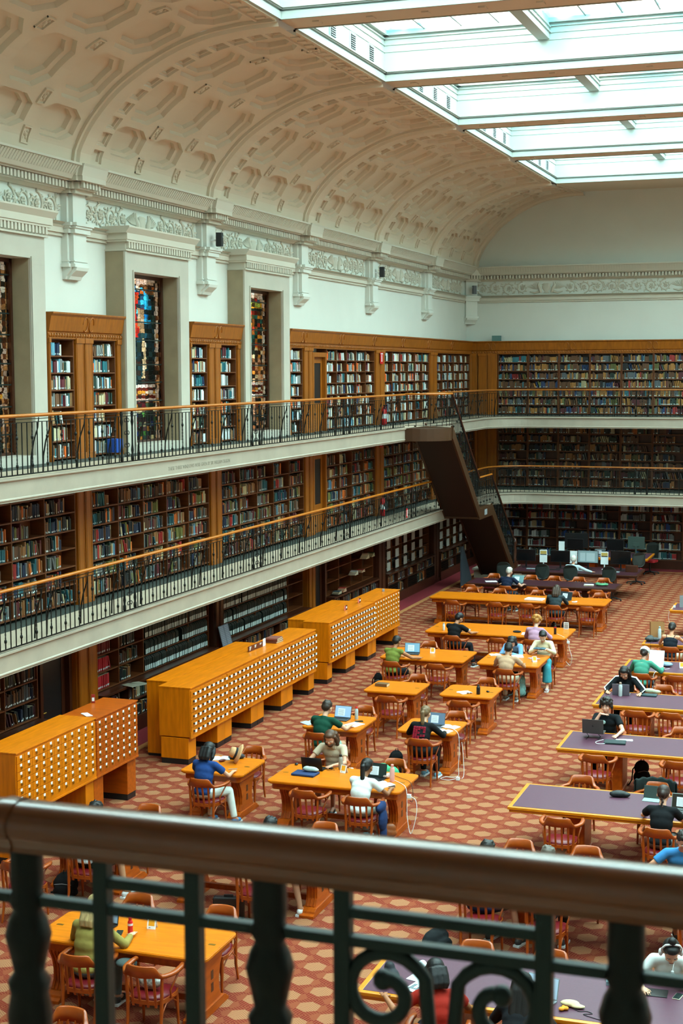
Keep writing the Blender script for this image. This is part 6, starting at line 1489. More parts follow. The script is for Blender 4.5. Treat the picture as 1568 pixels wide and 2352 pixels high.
def papers(label, x, y, z, rz, w=0.21, d=0.297, n=3, m=None, name='papers', cat='papers'):
    t = thing(name, label, cat, (x, y, z), rz); q = random.Random(int(abs(x*100)))
    for i in range(n):
        mb = MB(); a = q.uniform(-0.12, 0.12); mb.box(-w/2, w/2, -d/2, d/2, 0.003*i, 0.003*i+0.0022, 0, Matrix.Rotation(a, 4, 'Z')); link('sheet', mb.mesh('sheet', [m or WHITE]), t)
    return t
def lump(name, label, cat, x, y, z, rz, pts, m, vox=0.012, extra=None, sm=3):
    """soft object fused from overlapping ellipsoids: pts = (cx,cy,cz,rx,ry,rz)"""
    mb = MB()
    for c in pts: mb.ball(c[:3], c[3:6], 12)
    o = link(name, merge(mb, vox, [m], name, sm)); at_(o, x, y, z, rz); tag(o, label, cat); return o
def tent(label, x, y, rz, z=T):
    t = thing('table_sign', label, 'sign', (x, y, z), rz, 'folded yellow and white table signs'); 
    for s in (-1, 1):
        M = Matrix.Translation((0, s*0.035, 0)) @ Matrix.Rotation(s*0.30, 4, 'X'); mb = MB(); mb.box(-0.052, 0.052, -0.0015, 0.0015, 0, 0.125, 0, M); o = link('card', mb.mesh('card', [WHITE]), t)
        mb = MB(); mb.box(-0.036, 0.036, s*0.0017, s*0.0022, 0.035, 0.115, 0, M); mb.box(-0.03, -0.01, s*0.0023, s*0.0026, 0.012, 0.022, 1, M); link('yellow_panel', mb.mesh('panel', [mat('sign_yellow', 'E8A820', 0.6), GREYP]), o)
    return t
def cable(label, pts, r=0.004, m=None, plug=None):
    mb = MB(); P = [Vector(p) for p in pts]; out = []
    for i in range(len(P)-1):
        p0, p1, p2, p3 = P[max(0, i-1)], P[i], P[i+1], P[min(len(P)-1, i+2)]
        for k in range(6): t = k/6; out.append(0.5*((2*p1)+(-p0+p2)*t+(2*p0-5*p1+4*p2-p3)*t*t+(-p0+3*p1-3*p2+p3)*t**3))
    out.append(P[-1]); b0 = out[0].copy(); th = thing('power_cable', label, 'cable', b0)
    mb.tube([p-b0 for p in out], r, 6); link('cord', mb.mesh('cord', [m or WHITE]), th)
    if plug: mb = MB(); p = Vector(plug)-b0; mb.box(p.x-0.03, p.x+0.03, p.y-0.02, p.y+0.02, p.z-0.03, p.z+0.03); link('adapter', mb.mesh('adapter', [m or WHITE], 0.006), th)
    return th
def phone(label, x, y, rz, z=T, col='141516', w=0.075, d=0.15):
    return blocky('phone', label, 'phone', x, y, z, rz, (w, d, 0.009), mat('ph_'+col, col, 0.3), 0.003, [('glass', (-w/2+0.004, w/2-0.004, -d/2+0.005, d/2-0.005, 0.009, 0.0095), mat('phone_glass', '1C2A28', 0.15))])
def backpack(label, x, y, rz, col, h=0.42, w=0.30, d=0.18, lean=0.15, straps=True):
    m = cloth(col); t = thing('backpack', label, 'backpack', (x, y, 0), rz); mb = MB(); 
    for c in ((0, 0, 0.08, w/2, d/2, 0.085), (0, lean*0.1, 0.18, w/2, d/2, 0.13), (0, lean*0.25, h-0.13, w*0.44, d*0.45, 0.13), (0.0, -d*0.42, 0.12, w*0.38, 0.06, 0.10)): mb.ball(c[:3], c[3:6], 12)
    link('bag_body', merge(mb, 0.013, [m], 'bag', 3), t)
    mb = MB(); mb.tube([(-0.03, 0, h-0.02), (-0.02, 0, h+0.03), (0.02, 0, h+0.03), (0.03, 0, h-0.02)], 0.007, 5); link('carry_loop', mb.mesh('loop', [m]), t)
    if straps: mb = MB(); mb.tube([(-0.07, d/2-0.02, h-0.08), (-0.12, d/2+0.05, h*0.6), (-0.14, d/2+0.03, 0.1), (-0.18, d/2+0.06, 0.012), (-0.25, d/2, 0.012)], 0.012, 6); mb.tube([(0.07, d/2-0.02, h-0.08), (0.10, d/2+0.05, h*0.5), (0.08, d/2+0.02, 0.08)], 0.012, 6); link('strap', mb.mesh('strap', [m]), t)
    mb = MB(); mb.tube([(-w*0.32, -d*0.45, h*0.62), (0, -d*0.56, h*0.68), (w*0.32, -d*0.45, h*0.62)], 0.004, 5); link('zip', mb.mesh('zip', [GREYP]), t)
    return t
# --- straw hat table
t = thing('sun_hat', 'straw sun hat with black band lying on the oak table', 'hat', (-9.38, 21.68, T), 0.5); hm = mat('straw', 'C09468', 0.8, noise=(60, 0.12))
Mt = Matrix.Translation((0, 0, 0.15)) @ Matrix.Rotation(-1.15, 4, 'Y')
mb = MB(); mb.lathe([(0.045, 0.115), (0.075, 0.105), (0.088, 0.06), (0.092, 0.0), (0.10, -0.004), (0.15, -0.02), (0.175, -0.045), (0.17, -0.048), (0.13, -0.03), (0.09, -0.01)], (0, 0, 0), 22, 0, Mt); link('hat_body', mb.mesh('hat', [hm]), t)
mb = MB(); mb.lathe([(0.0925, 0.002), (0.0945, 0.01), (0.0925, 0.038), (0.09, 0.038)], (0, 0, 0), 22, 0, Mt); link('hat_band', mb.mesh('band', [BLACKF]), t)
lump('scarf', 'grey speckled scarf bundled beside the straw hat', 'scarf', -9.5, 21.9, T, 0.3, [(0, 0, 0.03, 0.10, 0.08, 0.035), (0.09, 0.03, 0.035, 0.07, 0.06, 0.04), (-0.06, 0.04, 0.03, 0.06, 0.05, 0.03)], mat('speckled', '3A3C3E', 0.9, noise=(60, 0.8)))
open_book('open white notebook by the reader in the royal blue T-shirt', -9.72, 21.82, T, 0.4, 0.30, 0.22); lump('sunglasses_case', 'dark red glasses case in front of the open white notebook', 'case', -9.62, 21.66, T, 0.9, [(0, 0, 0.022, 0.07, 0.03, 0.024)], mat('dk_red', '5A1E18', 0.4), 0.01)
mb = MB(); mb.tube([(-0.07, 0, 0.005), (0.07, 0.02, 0.005)], 0.005, 6); o = mb.build('pen', [GREYP]); at_(o, -9.27, 21.28, T, 0.5); tag(o, 'short grey pen on the bare corner of the straw hat table', 'pen')
# --- table with the blue laptop case
laptop('black laptop, lid toward the camera, used by the man in the beige shirt', -8.06, 21.62, PI, '16181A', ('20282C', 0), 0.34, 108)
blocky('sticker', 'grey sticker on the lid of the black laptop', 'sticker', -8.0, 21.6, T, 0, (0.001, 0.001, 0.001), GREYP, 0) if False else None
blocky('laptop_case', 'bright blue padded laptop case near the table edge', 'laptop case', -8.08, 21.36, T, -0.06, (0.38, 0.26, 0.035), mat('case_blue', '16305C', 0.8), 0.012)
lump('pouch', 'pale mint pouch resting on the blue laptop case', 'pouch', -8.02, 21.42, T+0.037, 0.1, [(0, 0, 0.04, 0.13, 0.05, 0.042), (-0.05, 0, 0.045, 0.07, 0.045, 0.042), (0.07, 0, 0.03, 0.07, 0.045, 0.03)], cloth('A8BEB8'))
o = lump('computer_mouse', 'black mouse at the left end of the blue laptop case table', 'mouse', -8.42, 21.86, T, 0.3, [(0, 0, 0.015, 0.03, 0.05, 0.018)], BLACK, 0.006)
bottle('brushed steel flask with black spout beside the bearded man', -7.66, 21.82, '8E8A80', 0.24, 0.036, '141414')
tent('yellow and white sign card behind the ponytailed reader', -7.55, 21.66, -0.3)
t = thing('phone_charger', 'black charger with tangled lead on the table by the steel flask', 'charger', (-7.78, 21.78, T)); mb = MB(); mb.box(-0.06, 0.0, -0.02, 0.03, 0, 0.028); link('brick', mb.mesh('brick', [BLACK], 0.004), t); mb = MB(); mb.tube([(0, 0, 0.01), (0.05, -0.05, 0.005), (-0.04, -0.10, 0.005), (-0.12, -0.03, 0.005), (-0.08, 0.05, 0.005), (0.06, 0.04, 0.005)], 0.003, 5); link('cord', mb.mesh('cord', [BLACK]), t)
laptop('black laptop with a dark screen used by the ponytailed reader', -6.98, 21.52, -0.05, '1A1C1E', ('22302E', 0.05), 0.33, 105)
open_book('open notebook under the ponytailed reader right arm', -6.78, 21.2, T, -0.5, 0.34, 0.24)
lump('pencil_pouch', 'colourful patterned pouch left of the pink bottle', 'pouch', -6.82, 21.56, T, 0.5, [(0, 0, 0.035, 0.07, 0.05, 0.038), (0.04, 0.03, 0.05, 0.04, 0.03, 0.03)], mat('patterned', 'B8A098', 0.8, noise=(30, 0.6)), 0.009)
bottle('tall translucent pink water bottle on the oak table', -6.68, 21.4, 'D8A098', 0.27, 0.037, 'D89088')
phone('dark phone beside the pink water bottle', -6.63, 21.14, -1.2)
cable('white laptop cable and adapter hanging off the blue laptop case table', [(-6.72, 21.5, T+.01), (-6.5, 21.3, T+.01), (-6.37, 21.1, T), (-6.34, 21.05, 0.60), (-6.32, 21.0, 0.35), (-6.25, 20.95, 0.12), (-6.18, 21.0, 0.4), (-6.2, 21.05, 0.6), (-6.29, 21.06, 0.66)], plug=(-6.31, 21.06, 0.66))
cable('black laptop cable looping over the right end of the table', [(-6.85, 21.8, T+.01), (-6.6, 21.6, T+.01), (-6.42, 21.45, T+.01), (-6.35, 21.38, 0.68), (-6.34, 21.35, 0.50), (-6.37, 21.3, 0.52)], 0.004, BLACK)
lump('bag', 'green and white bag lying on the chair behind the pink bottle', 'bag', -6.98, 22.12, 0.56, 0, [(-0.08, 0, 0.14, 0.14, 0.10, 0.14), (0.08, 0, 0.10, 0.12, 0.10, 0.14)], mat('green_white', '2C9A68', 0.7, noise=(4, 0.25)))
# --- laptop and clear bottle table
open_book('open textbook hanging over the left edge beside the man in green', -9.18, 24.62, T, 0.9, 0.34, 0.26, col='A8C4CC')
laptop('laptop with a lit blue white screen before the man in green', -8.78, 25.12, -0.05, '3A3C40', ('8AAAC8', 0.5), 0.32, 108)
bottle('clear plastic water bottle with a red cap', -8.52, 25.14, 'A8B8BC', 0.23, 0.032, 'C81818', rough=0.15)
phone('black phone beside the clear water bottle', -8.42, 24.98, -1.1); papers('loose white notes under the right hand of the man in green', -8.42, 24.72, T, -0.4, 0.24, 0.30, 3)
# --- open notebooks table
laptop('laptop with a document on screen before the black sweatshirt', -7.03, 25.12, -0.05, '5A5E62', ('5A6E84', 0.35), 0.32, 105)
open_book('open notebook with a red pen drawing, nearest the table corner', -6.8, 24.74, T, -0.25, 0.30, 0.21); open_book('blank open exercise book behind the red pen drawing', -6.78, 25.08, T, -0.3, 0.34, 0.21)
cable('white cables hanging to the carpet with an adapter on the floor', [(-6.7, 24.95, T+.01), (-6.58, 24.8, T+.01), (-6.52, 24.75, 0.70), (-6.50, 24.72, 0.45), (-6.5, 24.66, 0.2), (-6.5, 24.62, 0.02), (-6.7, 24.55, 0.01), (-6.75, 24.42, 0.01), (-6.6, 24.38, 0.01), (-6.5, 24.5, 0.01), (-6.4, 24.62, 0.02), (-6.42, 24.7, 0.3), (-6.46, 24.74, 0.6)], plug=(-6.45, 24.44, 0.032))
backpack('black backpack with a white cloth, left of the black sweatshirt chair', -7.52, 24.35, 0.5, '121416', 0.46, 0.28, 0.2)
backpack('patterned black and white tote bag behind the bearded man', -8.62, 22.95, 0.2, '3A3C3E', 0.36, 0.26, 0.14)
lump('handbag', 'tan leather handbag slumped on the carpet by the table foot', 'handbag', -6.62, 20.98, 0, 0.4, [(0, 0, 0.09, 0.14, 0.07, 0.09), (0.03, 0, 0.16, 0.10, 0.05, 0.08), (-0.06, 0, 0.12, 0.08, 0.06, 0.10)], mat('tan_leather', '8A4A20', 0.45))
def jacket(label, x, y, rz, col, full=True):
    m = cloth(col); mb = MB(); rows = []
    for i in range(21):
        a = PI*(0.10+0.80*i/20); cx, cyy = -0.315*math.cos(a), 0.02-0.335*math.sin(a); rr_ = []
        for k, (o, z) in enumerate(((-0.04, 0.60), (-0.035, 0.75), (-0.02, 0.87), (0.0, 0.885), (0.02, 0.87), (0.035, 0.72), (0.045, 0.5), (0.05+0.01*math.sin(i*1.3), 0.30))):
            rr_.append((cx*(1+o), cyy*(1+o)-0.0, z+(0 if full else 0)+0.012*math.sin(i*1.7)))
        rows.append(rr_)
    mb.sheet(rows, 0, True); o = mb.build('jacket', [m]); sd = o.modifiers.new('thick', 'SOLIDIFY'); sd.thickness = 0.012; sd.offset = 1; at_(o, x, y, 0, rz); return tag(o, label, 'jacket')
jacket('black jacket draped over the chair back behind the grey tablet', -2.82, 22.12, S_, '16201F')
lump('jacket', 'navy blue jacket hanging from the right arm of the ponytailed reader chair', 'jacket', -6.56, 20.46, 0.0, 0, [(0, 0.0, 0.64, 0.07, 0.17, 0.09), (0.03, 0, 0.45, 0.06, 0.14, 0.18), (0.03, 0.02, 0.25, 0.05, 0.10, 0.16)], cloth('1C3058'))
lump('jacket', 'beige jacket hanging from the right side of the far magazine table chair', 'jacket', -3.5, 15.15, 0.0, 0, [(0, 0.0, 0.70, 0.08, 0.12, 0.08), (0.04, 0, 0.52, 0.09, 0.10, 0.18), (0.06, -0.02, 0.32, 0.07, 0.08, 0.14)], cloth('A8987C'))
# --- single item tables
closed_book('thick brown hardback lying alone on the small oak table', -8.95, 28.02, T, 1.5, 0.17, 0.25, 0.055, '6A4A28')
bottle('black travel cup on the small oak table', -6.95, 27.86, '101012', 0.19, 0.038, '1A1A1C', cat='cup'); papers('crumpled white papers left of the black travel cup', -7.24, 27.92, T, 0.8, 0.24, 0.22, 4)
lump('sunglasses', 'brown framed glasses lying on the crumpled papers', 'glasses', -7.12, 27.84, T+0.013, 0.2, [(-0.03, 0, 0.008, 0.03, 0.02, 0.008), (0.03, 0, 0.008, 0.03, 0.02, 0.008)], mat('tortoise', '4A2418', 0.3), 0.004)
lump('computer_mouse', 'small black mouse right of the travel cup', 'mouse', -6.82, 28.1, T, 0.9, [(0, 0, 0.015, 0.028, 0.045, 0.017)], BLACK, 0.006)
laptop('laptop with a pale blue screen before the man in the tank top', -9.38, 31.55, 0.15, '2A2C30', ('6E9AB4', 0.4), 0.34, 105); tent('yellow and white sign card in the middle of the tank top table', -8.95, 31.7, 0.0)
backpack('black bag on the carpet left of the man in the tank top', -9.92, 30.75, 0.3, '101214', 0.44, 0.22, 0.16)
# --- shared table
papers('white papers between the tan T-shirt and the cream blouse', -7.08, 31.9, T, 0.3, 0.24, 0.30, 3); tent('small sign card at the right end of the shared table', -6.6, 31.4, 0.6)
open_book('blue grey open book held by the woman in the cream blouse', -6.62, 32.06, 0.93, PI, 0.26, 0.18, col='3C5A66')
papers('purple and white leaflets scattered on the shared table', -6.68, 31.75, T, 1.0, 0.18, 0.22, 3, mat('lilac_paper', 'A890A8', 0.7)); open_book('small open notebook left of the man in the tan T-shirt', -7.58, 31.9, T, 0.5, 0.24, 0.18)
backpack('mint green backpack on the carpet under the shared table', -6.88, 31.3, 0.2, '7EB0AC', 0.48, 0.26, 0.16)
# --- long oak table
lump('pouch', 'light blue cloth held by the man in black at the long table', 'cloth', -9.0, 34.72, T, 0.2, [(0, 0, 0.02, 0.12, 0.05, 0.022), (0.08, 0.02, 0.02, 0.07, 0.04, 0.02)], mat('sky_cloth', '90B8BC', 0.8), 0.01)
lump('pouch', 'black oval pouch left of the reader in pink', 'pouch', -7.75, 34.85, T, 0, [(0, 0, 0.025, 0.11, 0.05, 0.028)], BLACKF, 0.01); papers('white sheets beside the black oval pouch', -7.5, 34.74, T, 0.2)
bottle('slim black bottle with a red stripe beside the reader in pink', -6.84, 34.9, '141416', 0.27, 0.032, '101010', band='B01818')
t = thing('framed_notice', 'small framed notice standing at the right end of the long oak table', 'sign', (-6.72, 35.66, T), 0.1); mb = MB(); mb.box(-0.06, 0.06, -0.005, 0.005, 0, 0.17); link('frame', mb.mesh('frame', [WHITE], 0.002), t); mb = MB(); mb.box(-0.045, 0.045, -0.0065, -0.0052, 0.02, 0.12); mb.box(-0.045, 0.045, -0.0065, -0.0052, 0.13, 0.155); link('notice', mb.mesh('notice', [GREYP]), t)
cable('white cable and adapter hanging off the long oak table end', [(-6.8, 34.9, T+.01), (-6.6, 34.6, T+.01), (-6.47, 34.55, 0.70), (-6.42, 34.5, 0.5), (-6.35, 34.45, 0.3), (-6.4, 34.5, 0.12), (-6.5, 34.5, 0.2)], plug=(-6.45, 34.5, 0.66))
bottle('white bottle left of the man in black at the long table', -9.5, 34.62, 'C8D0D0', 0.18, 0.03, 'A0A8A8')
# --- longest oak table and dark purple table
t = blocky('folder', 'white plastic document folder on the longest oak table', 'folder', -8.42, 40.05, T, -0.1, (0.50, 0.34, 0.04), WHITE, 0.015, [('emblem', (-0.04, 0.02, -0.04, 0.02, 0.0405, 0.042), GREYP)])
laptop('dark laptop right of the reader in grey', -7.62, 40.3, -0.3, '3A4044', ('2E3A40', 0.05), 0.36, 110); lump('tissue', 'white crumpled tissue beside the dark laptop', 'tissue', -7.3, 39.85, T, 0, [(0, 0, 0.02, 0.08, 0.03, 0.02), (0.05, 0.04, 0.03, 0.03, 0.05, 0.02)], WHITE, 0.009)
papers('white papers left of the white-haired man in navy', -10.4, 43.2, T, 0.4, 0.34, 0.26, 2); laptop('pale teal laptop before the white-haired man in navy', -9.62, 43.25, -0.1, '7A9C9E', ('6A8C8E', 0.15), 0.36, 120)
closed_book('white book lying beside the green cloth', -7.5, 43.25, T, 0.1, 0.28, 0.20, 0.03, 'C8D0D0'); lump('cloth', 'green and white cloth heaped on the dark purple table', 'cloth', -7.15, 43.25, T, 0, [(0, 0, 0.04, 0.16, 0.08, 0.04), (0.12, 0.03, 0.045, 0.10, 0.07, 0.045), (-0.10, 0.05, 0.05, 0.08, 0.06, 0.05)], mat('green_white2', '4E8A64', 0.8, noise=(7, 0.6)))
# --- computer tables
def monitor(label, x, y, rz, w=0.62, h=0.37, z=T, scr=('0C0E10', 0), back=False, col='0E0F11'):
    t = thing('monitor', label, 'monitor', (x, y, z), rz); m = mat('mon_'+col, col, 0.4)
    mb = MB(); mb.prism(rrect(-0.12, 0.12, -0.09, 0.09, 0.03), 0, 0.012); mb.box(-0.025, 0.025, 0.02, 0.045, 0.012, 0.30); link('stand', mb.mesh('stand', [m], 0.003), t)
    mb = MB(); mb.box(-w/2, w/2, -0.02, 0.015, 0.20, 0.20+h); link('housing', mb.mesh('housing', [m], 0.006), t)
    yy = 0.0155 if back else -0.0205; mb = MB(); mb.box(-w/2+0.014, w/2-0.014, yy-0.0015, yy, 0.22, 0.20+h-0.014)
    if not back: link('screen', mb.mesh('screen', [mat('scr_'+scr[0], scr[0], 0.2, emit=(scr[0], scr[1]) if scr[1] else None)]), t)
    else: mb = MB(); mb.box(-0.1, 0.1, 0.015, 0.03, 0.28, 0.42); link('back_cover', mb.mesh('cover', [m], 0.004), t)
    if scr[1]: mb = MB(); mb.box(-0.05, 0.22, -0.0235, -0.022, 0.26, 0.52); mb.box(-0.25, -0.08, -0.0235, -0.022, 0.26, 0.52); link('page', mb.mesh('page', [mat('mon_page', '9CB0B4', 0.3, emit=('9CB0B4', 0.25))]), t)
    return t
monitor('black monitor at the left end of the computer table', -10.12, 46.75, 0); monitor('black monitor second from the left on the computer table', -9.02, 46.75, 0)
monitor('lit grey monitor in front of the white-haired man', -8.15, 46.8, -0.05, 0.66, 0.40, scr=('7C9296', 0.25)); monitor('black monitor at the right end of the computer table', -7.12, 46.75, 0, 0.64, 0.42)
for x, y, l in ((-9.58, 46.85, 'left'), (-8.62, 46.85, 'middle'), (-7.65, 46.9, 'right')):
    t = thing('notice_stand', '%s of the three white instruction sheets between the monitors' % l, 'sign', (x, y, T), 0, 'instruction sheets between the monitors'); mb = MB(); mb.box(-0.12, 0.12, -0.004, 0.004, 0.16, 0.56); mb.box(-0.015, 0.015, 0.005, 0.02, 0, 0.3); mb.box(-0.08, 0.08, -0.04, 0.06, 0, 0.008); link('sheet', mb.mesh('sheet', [WHITE]), t)
    if l != 'middle': mb = MB(); mb.box(-0.10, 0.10, -0.006, -0.0045, 0.43, 0.53, 0); mb.box(-0.10, 0.10, -0.006, -0.0045, 0.40, 0.425, 1); link('heading', mb.mesh('heading', [mat('mustard', 'C0A050', 0.6), BLACK]), t)
for x, l in ((-9.8, 'left'), (-9.15, 'second'), (-8.25, 'third'), (-7.3, 'rightmost')):
    blocky('keyboard', '%s pale keyboard on the computer table' % l, 'keyboard', x, 46.35, T, 0.0, (0.42, 0.14, 0.02), mat('pale_keys', '8A9498', 0.5) if l != 'second' else BLACK, 0.004)
blocky('desk_box', 'dark wooden box at the right end of the computer table', 'box', -6.75, 46.6, T, 0, (0.36, 0.24, 0.20), WOODD, 0.006)
monitor('large black monitor on the table by the back wall, seen from behind', -9.25, 50.8, PI, 0.80, 0.50, back=True); monitor('black monitor left on the table by the back wall', -9.2, 50.3, 0, 0.56, 0.36)
monitor('black monitor in the middle of the table by the back wall', -7.85, 50.35, 0, 0.56, 0.38); monitor('grey green monitor at the right of the back table, seen from behind', -7.25, 51.0, PI, 0.56, 0.42, back=True, col='34443F')
papers('white sheet propped left of the back wall monitors', -9.75, 50.4, T, 0); blocky('notice_board', 'upright white sheet at the left of the back wall table', 'sign', -9.72, 50.6, T, 0, (0.20, 0.012, 0.42), WHITE, 0.002)
t = laptop('silver laptop standing tilted on the back wall table', -8.42, 50.6, 0.5, '8A9A9C', ('6A7A7C', 0.1), 0.38, 70, logo=True)
lump('telephone', 'black desk telephone with handset on the back wall table', 'telephone', -8.75, 50.45, T, 0, [(0, 0, 0.04, 0.14, 0.10, 0.05), (0.12, 0, 0.07, 0.12, 0.04, 0.035)], BLACK); lump('telephone', 'second black desk telephone near the grey green monitor', 'telephone', -7.15, 50.45, T, 0, [(0, 0, 0.05, 0.16, 0.10, 0.06), (0.18, 0, 0.09, 0.14, 0.05, 0.035)], BLACK)
# --- purple tables
lump('pencil_case', 'black zipped pencil case on the nearest full purple table', 'pencil case', -3.28, 21.66, T, 0.15, [(0, 0, 0.05, 0.13, 0.065, 0.052), (-0.06, 0, 0.045, 0.08, 0.06, 0.045), (0.10, 0, 0.04, 0.07, 0.05, 0.04)], mat('black_nylon', '10191A', 0.6))
t = thing('tablet', 'dark grey tablet propped on its folding cover', 'tablet', (-2.8, 21.72, T), -0.05); mb = MB(); Ma = Matrix.Rotation(-0.35, 4, 'X'); mb.box(-0.13, 0.13, -0.005, 0.005, 0, 0.19, 0, Ma); link('panel', mb.mesh('panel', [mat('tablet_dark', '2A3634', 0.35)], 0.003), t); mb = MB(); mb.box(-0.12, 0.12, -0.17, 0.0, 0, 0.008); link('cover', mb.mesh('cover', [mat('tablet_cover', '8AA8A4', 0.5)], 0.002), t)
laptop('silver laptop with an orange picture on its dark screen', -2.3, 21.28, -0.08, '8C9A98', ('2A2620', 0.25), 0.36, 108)
t = laptop('space grey laptop raised on a black stand before the curly-haired man', -4.24, 25.02, PI, '4E4A48', ('30343A', 0.1), 0.36, 100, z=T+0.09, logo=True, d=0.25)
t = thing('laptop_stand', 'black folding stand under the space grey laptop', 'stand', (-4.24, 25.0, T), PI)
for s in (-1, 1): mb = MB(); mb.tube([(s*0.10, 0.05, 0.006), (s*0.10, -0.20, 0.006), (s*0.10, -0.02, 0.085), (s*0.10, -0.22, 0.085)], 0.007, 5); link('arm', mb.mesh('arm', [BLACK]), t)
t = blocky('laptop_sleeve', 'dark green laptop sleeve right of the laptop stand', 'laptop sleeve', -3.84, 24.86, T, 0.1, (0.36, 0.24, 0.03), mat('sleeve_green', '12282A', 0.7), 0.01); cable('white charging cable curled beside the dark green sleeve', [(-4.05, 24.95, T+.02), (-4.15, 24.8, T+.01), (-4.1, 24.68, T+.01), (-3.98, 24.74, T+.01), (-4.0, 24.9, T+.02)], 0.005)
papers('white cloth case behind the dark green sleeve', -3.72, 25.1, T, 0.2, 0.28, 0.08, 3)
bottle('white steel bottle on the purple table before the track jacket', -4.32, 28.55, 'B8C4C4', 0.27, 0.037, 'A08878', rough=0.3)
laptop('grey laptop, lid toward the camera, before the track jacket', -4.32, 28.62, PI, '6E6A74', ('50545A', 0.1), 0.33, 100, d=0.22)
blocky('laptop_sleeve', 'teal black tablet case right of the track jacket woman', 'case', -3.82, 28.75, T, 0.0, (0.34, 0.20, 0.03), mat('case_teal', '1A3438', 0.7), 0.01)
lump('tote_bag', 'cream canvas bag heaped behind the teal black case', 'bag', -3.82, 28.98, T, 0, [(0, 0, 0.05, 0.13, 0.06, 0.05), (0.12, 0, 0.04, 0.10, 0.05, 0.04)], cloth('A8A890')); lump('keys', 'dark bunch of keys at the left end of the white bottle table', 'keys', -4.62, 28.75, T, 0, [(0, 0, 0.012, 0.05, 0.03, 0.012), (0.05, 0.03, 0.012, 0.03, 0.03, 0.012)], BLACK, 0.006)
t = thing('music_sheet', 'large white sheet held upright before the white capped reader', 'paper', (-4.05, 31.62, T), -0.1); mb = MB(); mb.box(-0.16, 0.16, -0.002, 0.002, 0, 0.36, 0, Matrix.Rotation(-0.3, 4, 'X')); link('sheet', mb.mesh('sheet', [WHITE]), t)
lump('bag', 'blue and white drawstring bag on the purple table', 'bag', -3.85, 31.75, T, 0, [(0, 0, 0.05, 0.15, 0.09, 0.05), (-0.10, 0.05, 0.07, 0.07, 0.06, 0.06)], mat('blue_white', '8098A8', 0.8, noise=(5, 0.6))); tent('yellow sign card at the right of the white capped reader table', -3.52, 31.7, 0.3)
cable('white lead trailing off the white capped reader table', [(-3.75, 31.5, T+.01), (-3.9, 31.3, T+.01), (-3.98, 31.1, T+.01), (-4.02, 31.02, 0.68), (-4.0, 31.0, 0.5)], 0.005, plug=(-4.0, 31.0, 0.46))
t = thing('paper_bag', 'brown paper carrier bag with a black word on its side', 'bag', (-4.5, 35.25, T), 0.35); mb = MB(); pb_ = mat('kraft', 'A87848', 0.8)
mb.sheet([[(-0.16, -0.07, 0), (0.16, -0.07, 0), (0.16, 0.07, 0), (-0.16, 0.07, 0), (-0.16, -0.07, 0)], [(-0.16, -0.07, 0.36), (0.16, -0.07, 0.36), (0.16, 0.07, 0.36), (-0.16, 0.07, 0.36), (-0.16, -0.07, 0.36)]], 0, False); mb.box(-0.16, 0.16, -0.07, 0.07, 0, 0.004); link('bag', mb.mesh('bag', [pb_]), t)
mb = MB()
for s in (-1, 1): mb.tube([(-0.05, s*0.07, 0.35), (-0.04, s*0.07, 0.43), (0.04, s*0.07, 0.43), (0.05, s*0.07, 0.35)], 0.004, 5)
link('handle', mb.mesh('handle', [pb_]), t); tx = text_obj('lettering', 'UNI', 0.11, BLACK, t, 0.05); tx.rotation_euler = (PI/2, 0, 0); tx.location = (0.03, -0.0725, 0.12)
bottle('white thermos behind the camisole woman', -4.42, 35.1, 'C0CCCC', 0.28, 0.038, '90A0A0'); lump('bag', 'black and silver bag heaped at the left end of the paper bag table', 'bag', -4.58, 34.62, T, 0, [(0, 0, 0.06, 0.12, 0.10, 0.06), (0.12, 0.05, 0.05, 0.10, 0.08, 0.05), (0.0, 0.08, 0.09, 0.08, 0.07, 0.05)], mat('black_silver', '2A3030', 0.6, noise=(18, 0.7)))
cable('black strap hanging from the paper bag table', [(-4.5, 34.45, T+.03), (-4.52, 34.33, T+.02), (-4.5, 34.27, 0.6), (-4.42, 34.25, 0.42), (-4.3, 34.27, 0.5), (-4.28, 34.28, 0.7)], 0.006, BLACK)
t = thing('display_sign', 'brown display sign with white lines of text in a clear holder', 'sign', (-4.28, 39.95, T), 0.1); mb = MB(); mb.box(-0.14, 0.62, -0.006, 0.006, 0, 0.32); link('panel', mb.mesh('panel', [mat('sign_brown', '4A1E18', 0.4)], 0.002), t)
mb = MB(); mb.box(-0.24, -0.145, -0.006, 0.006, 0, 0.32); link('grey_edge', mb.mesh('edge', [GREYP]), t); mb = MB()
for i in range(3): mb.box(-0.10, 0.12-0.03*i, -0.0075, -0.0065, 0.22-0.03*i, 0.235-0.03*i)
link('text_lines', mb.mesh('lines', [WHITE]), t); cable('white adapter and lead at the left end of the display sign table', [(-4.66, 39.7, T+.03), (-4.74, 39.6, 0.7), (-4.76, 39.6, 0.5), (-4.7, 39.6, 0.3), (-4.68, 39.6, 0.2)], 0.005, plug=(-4.64, 39.8, T+.035))
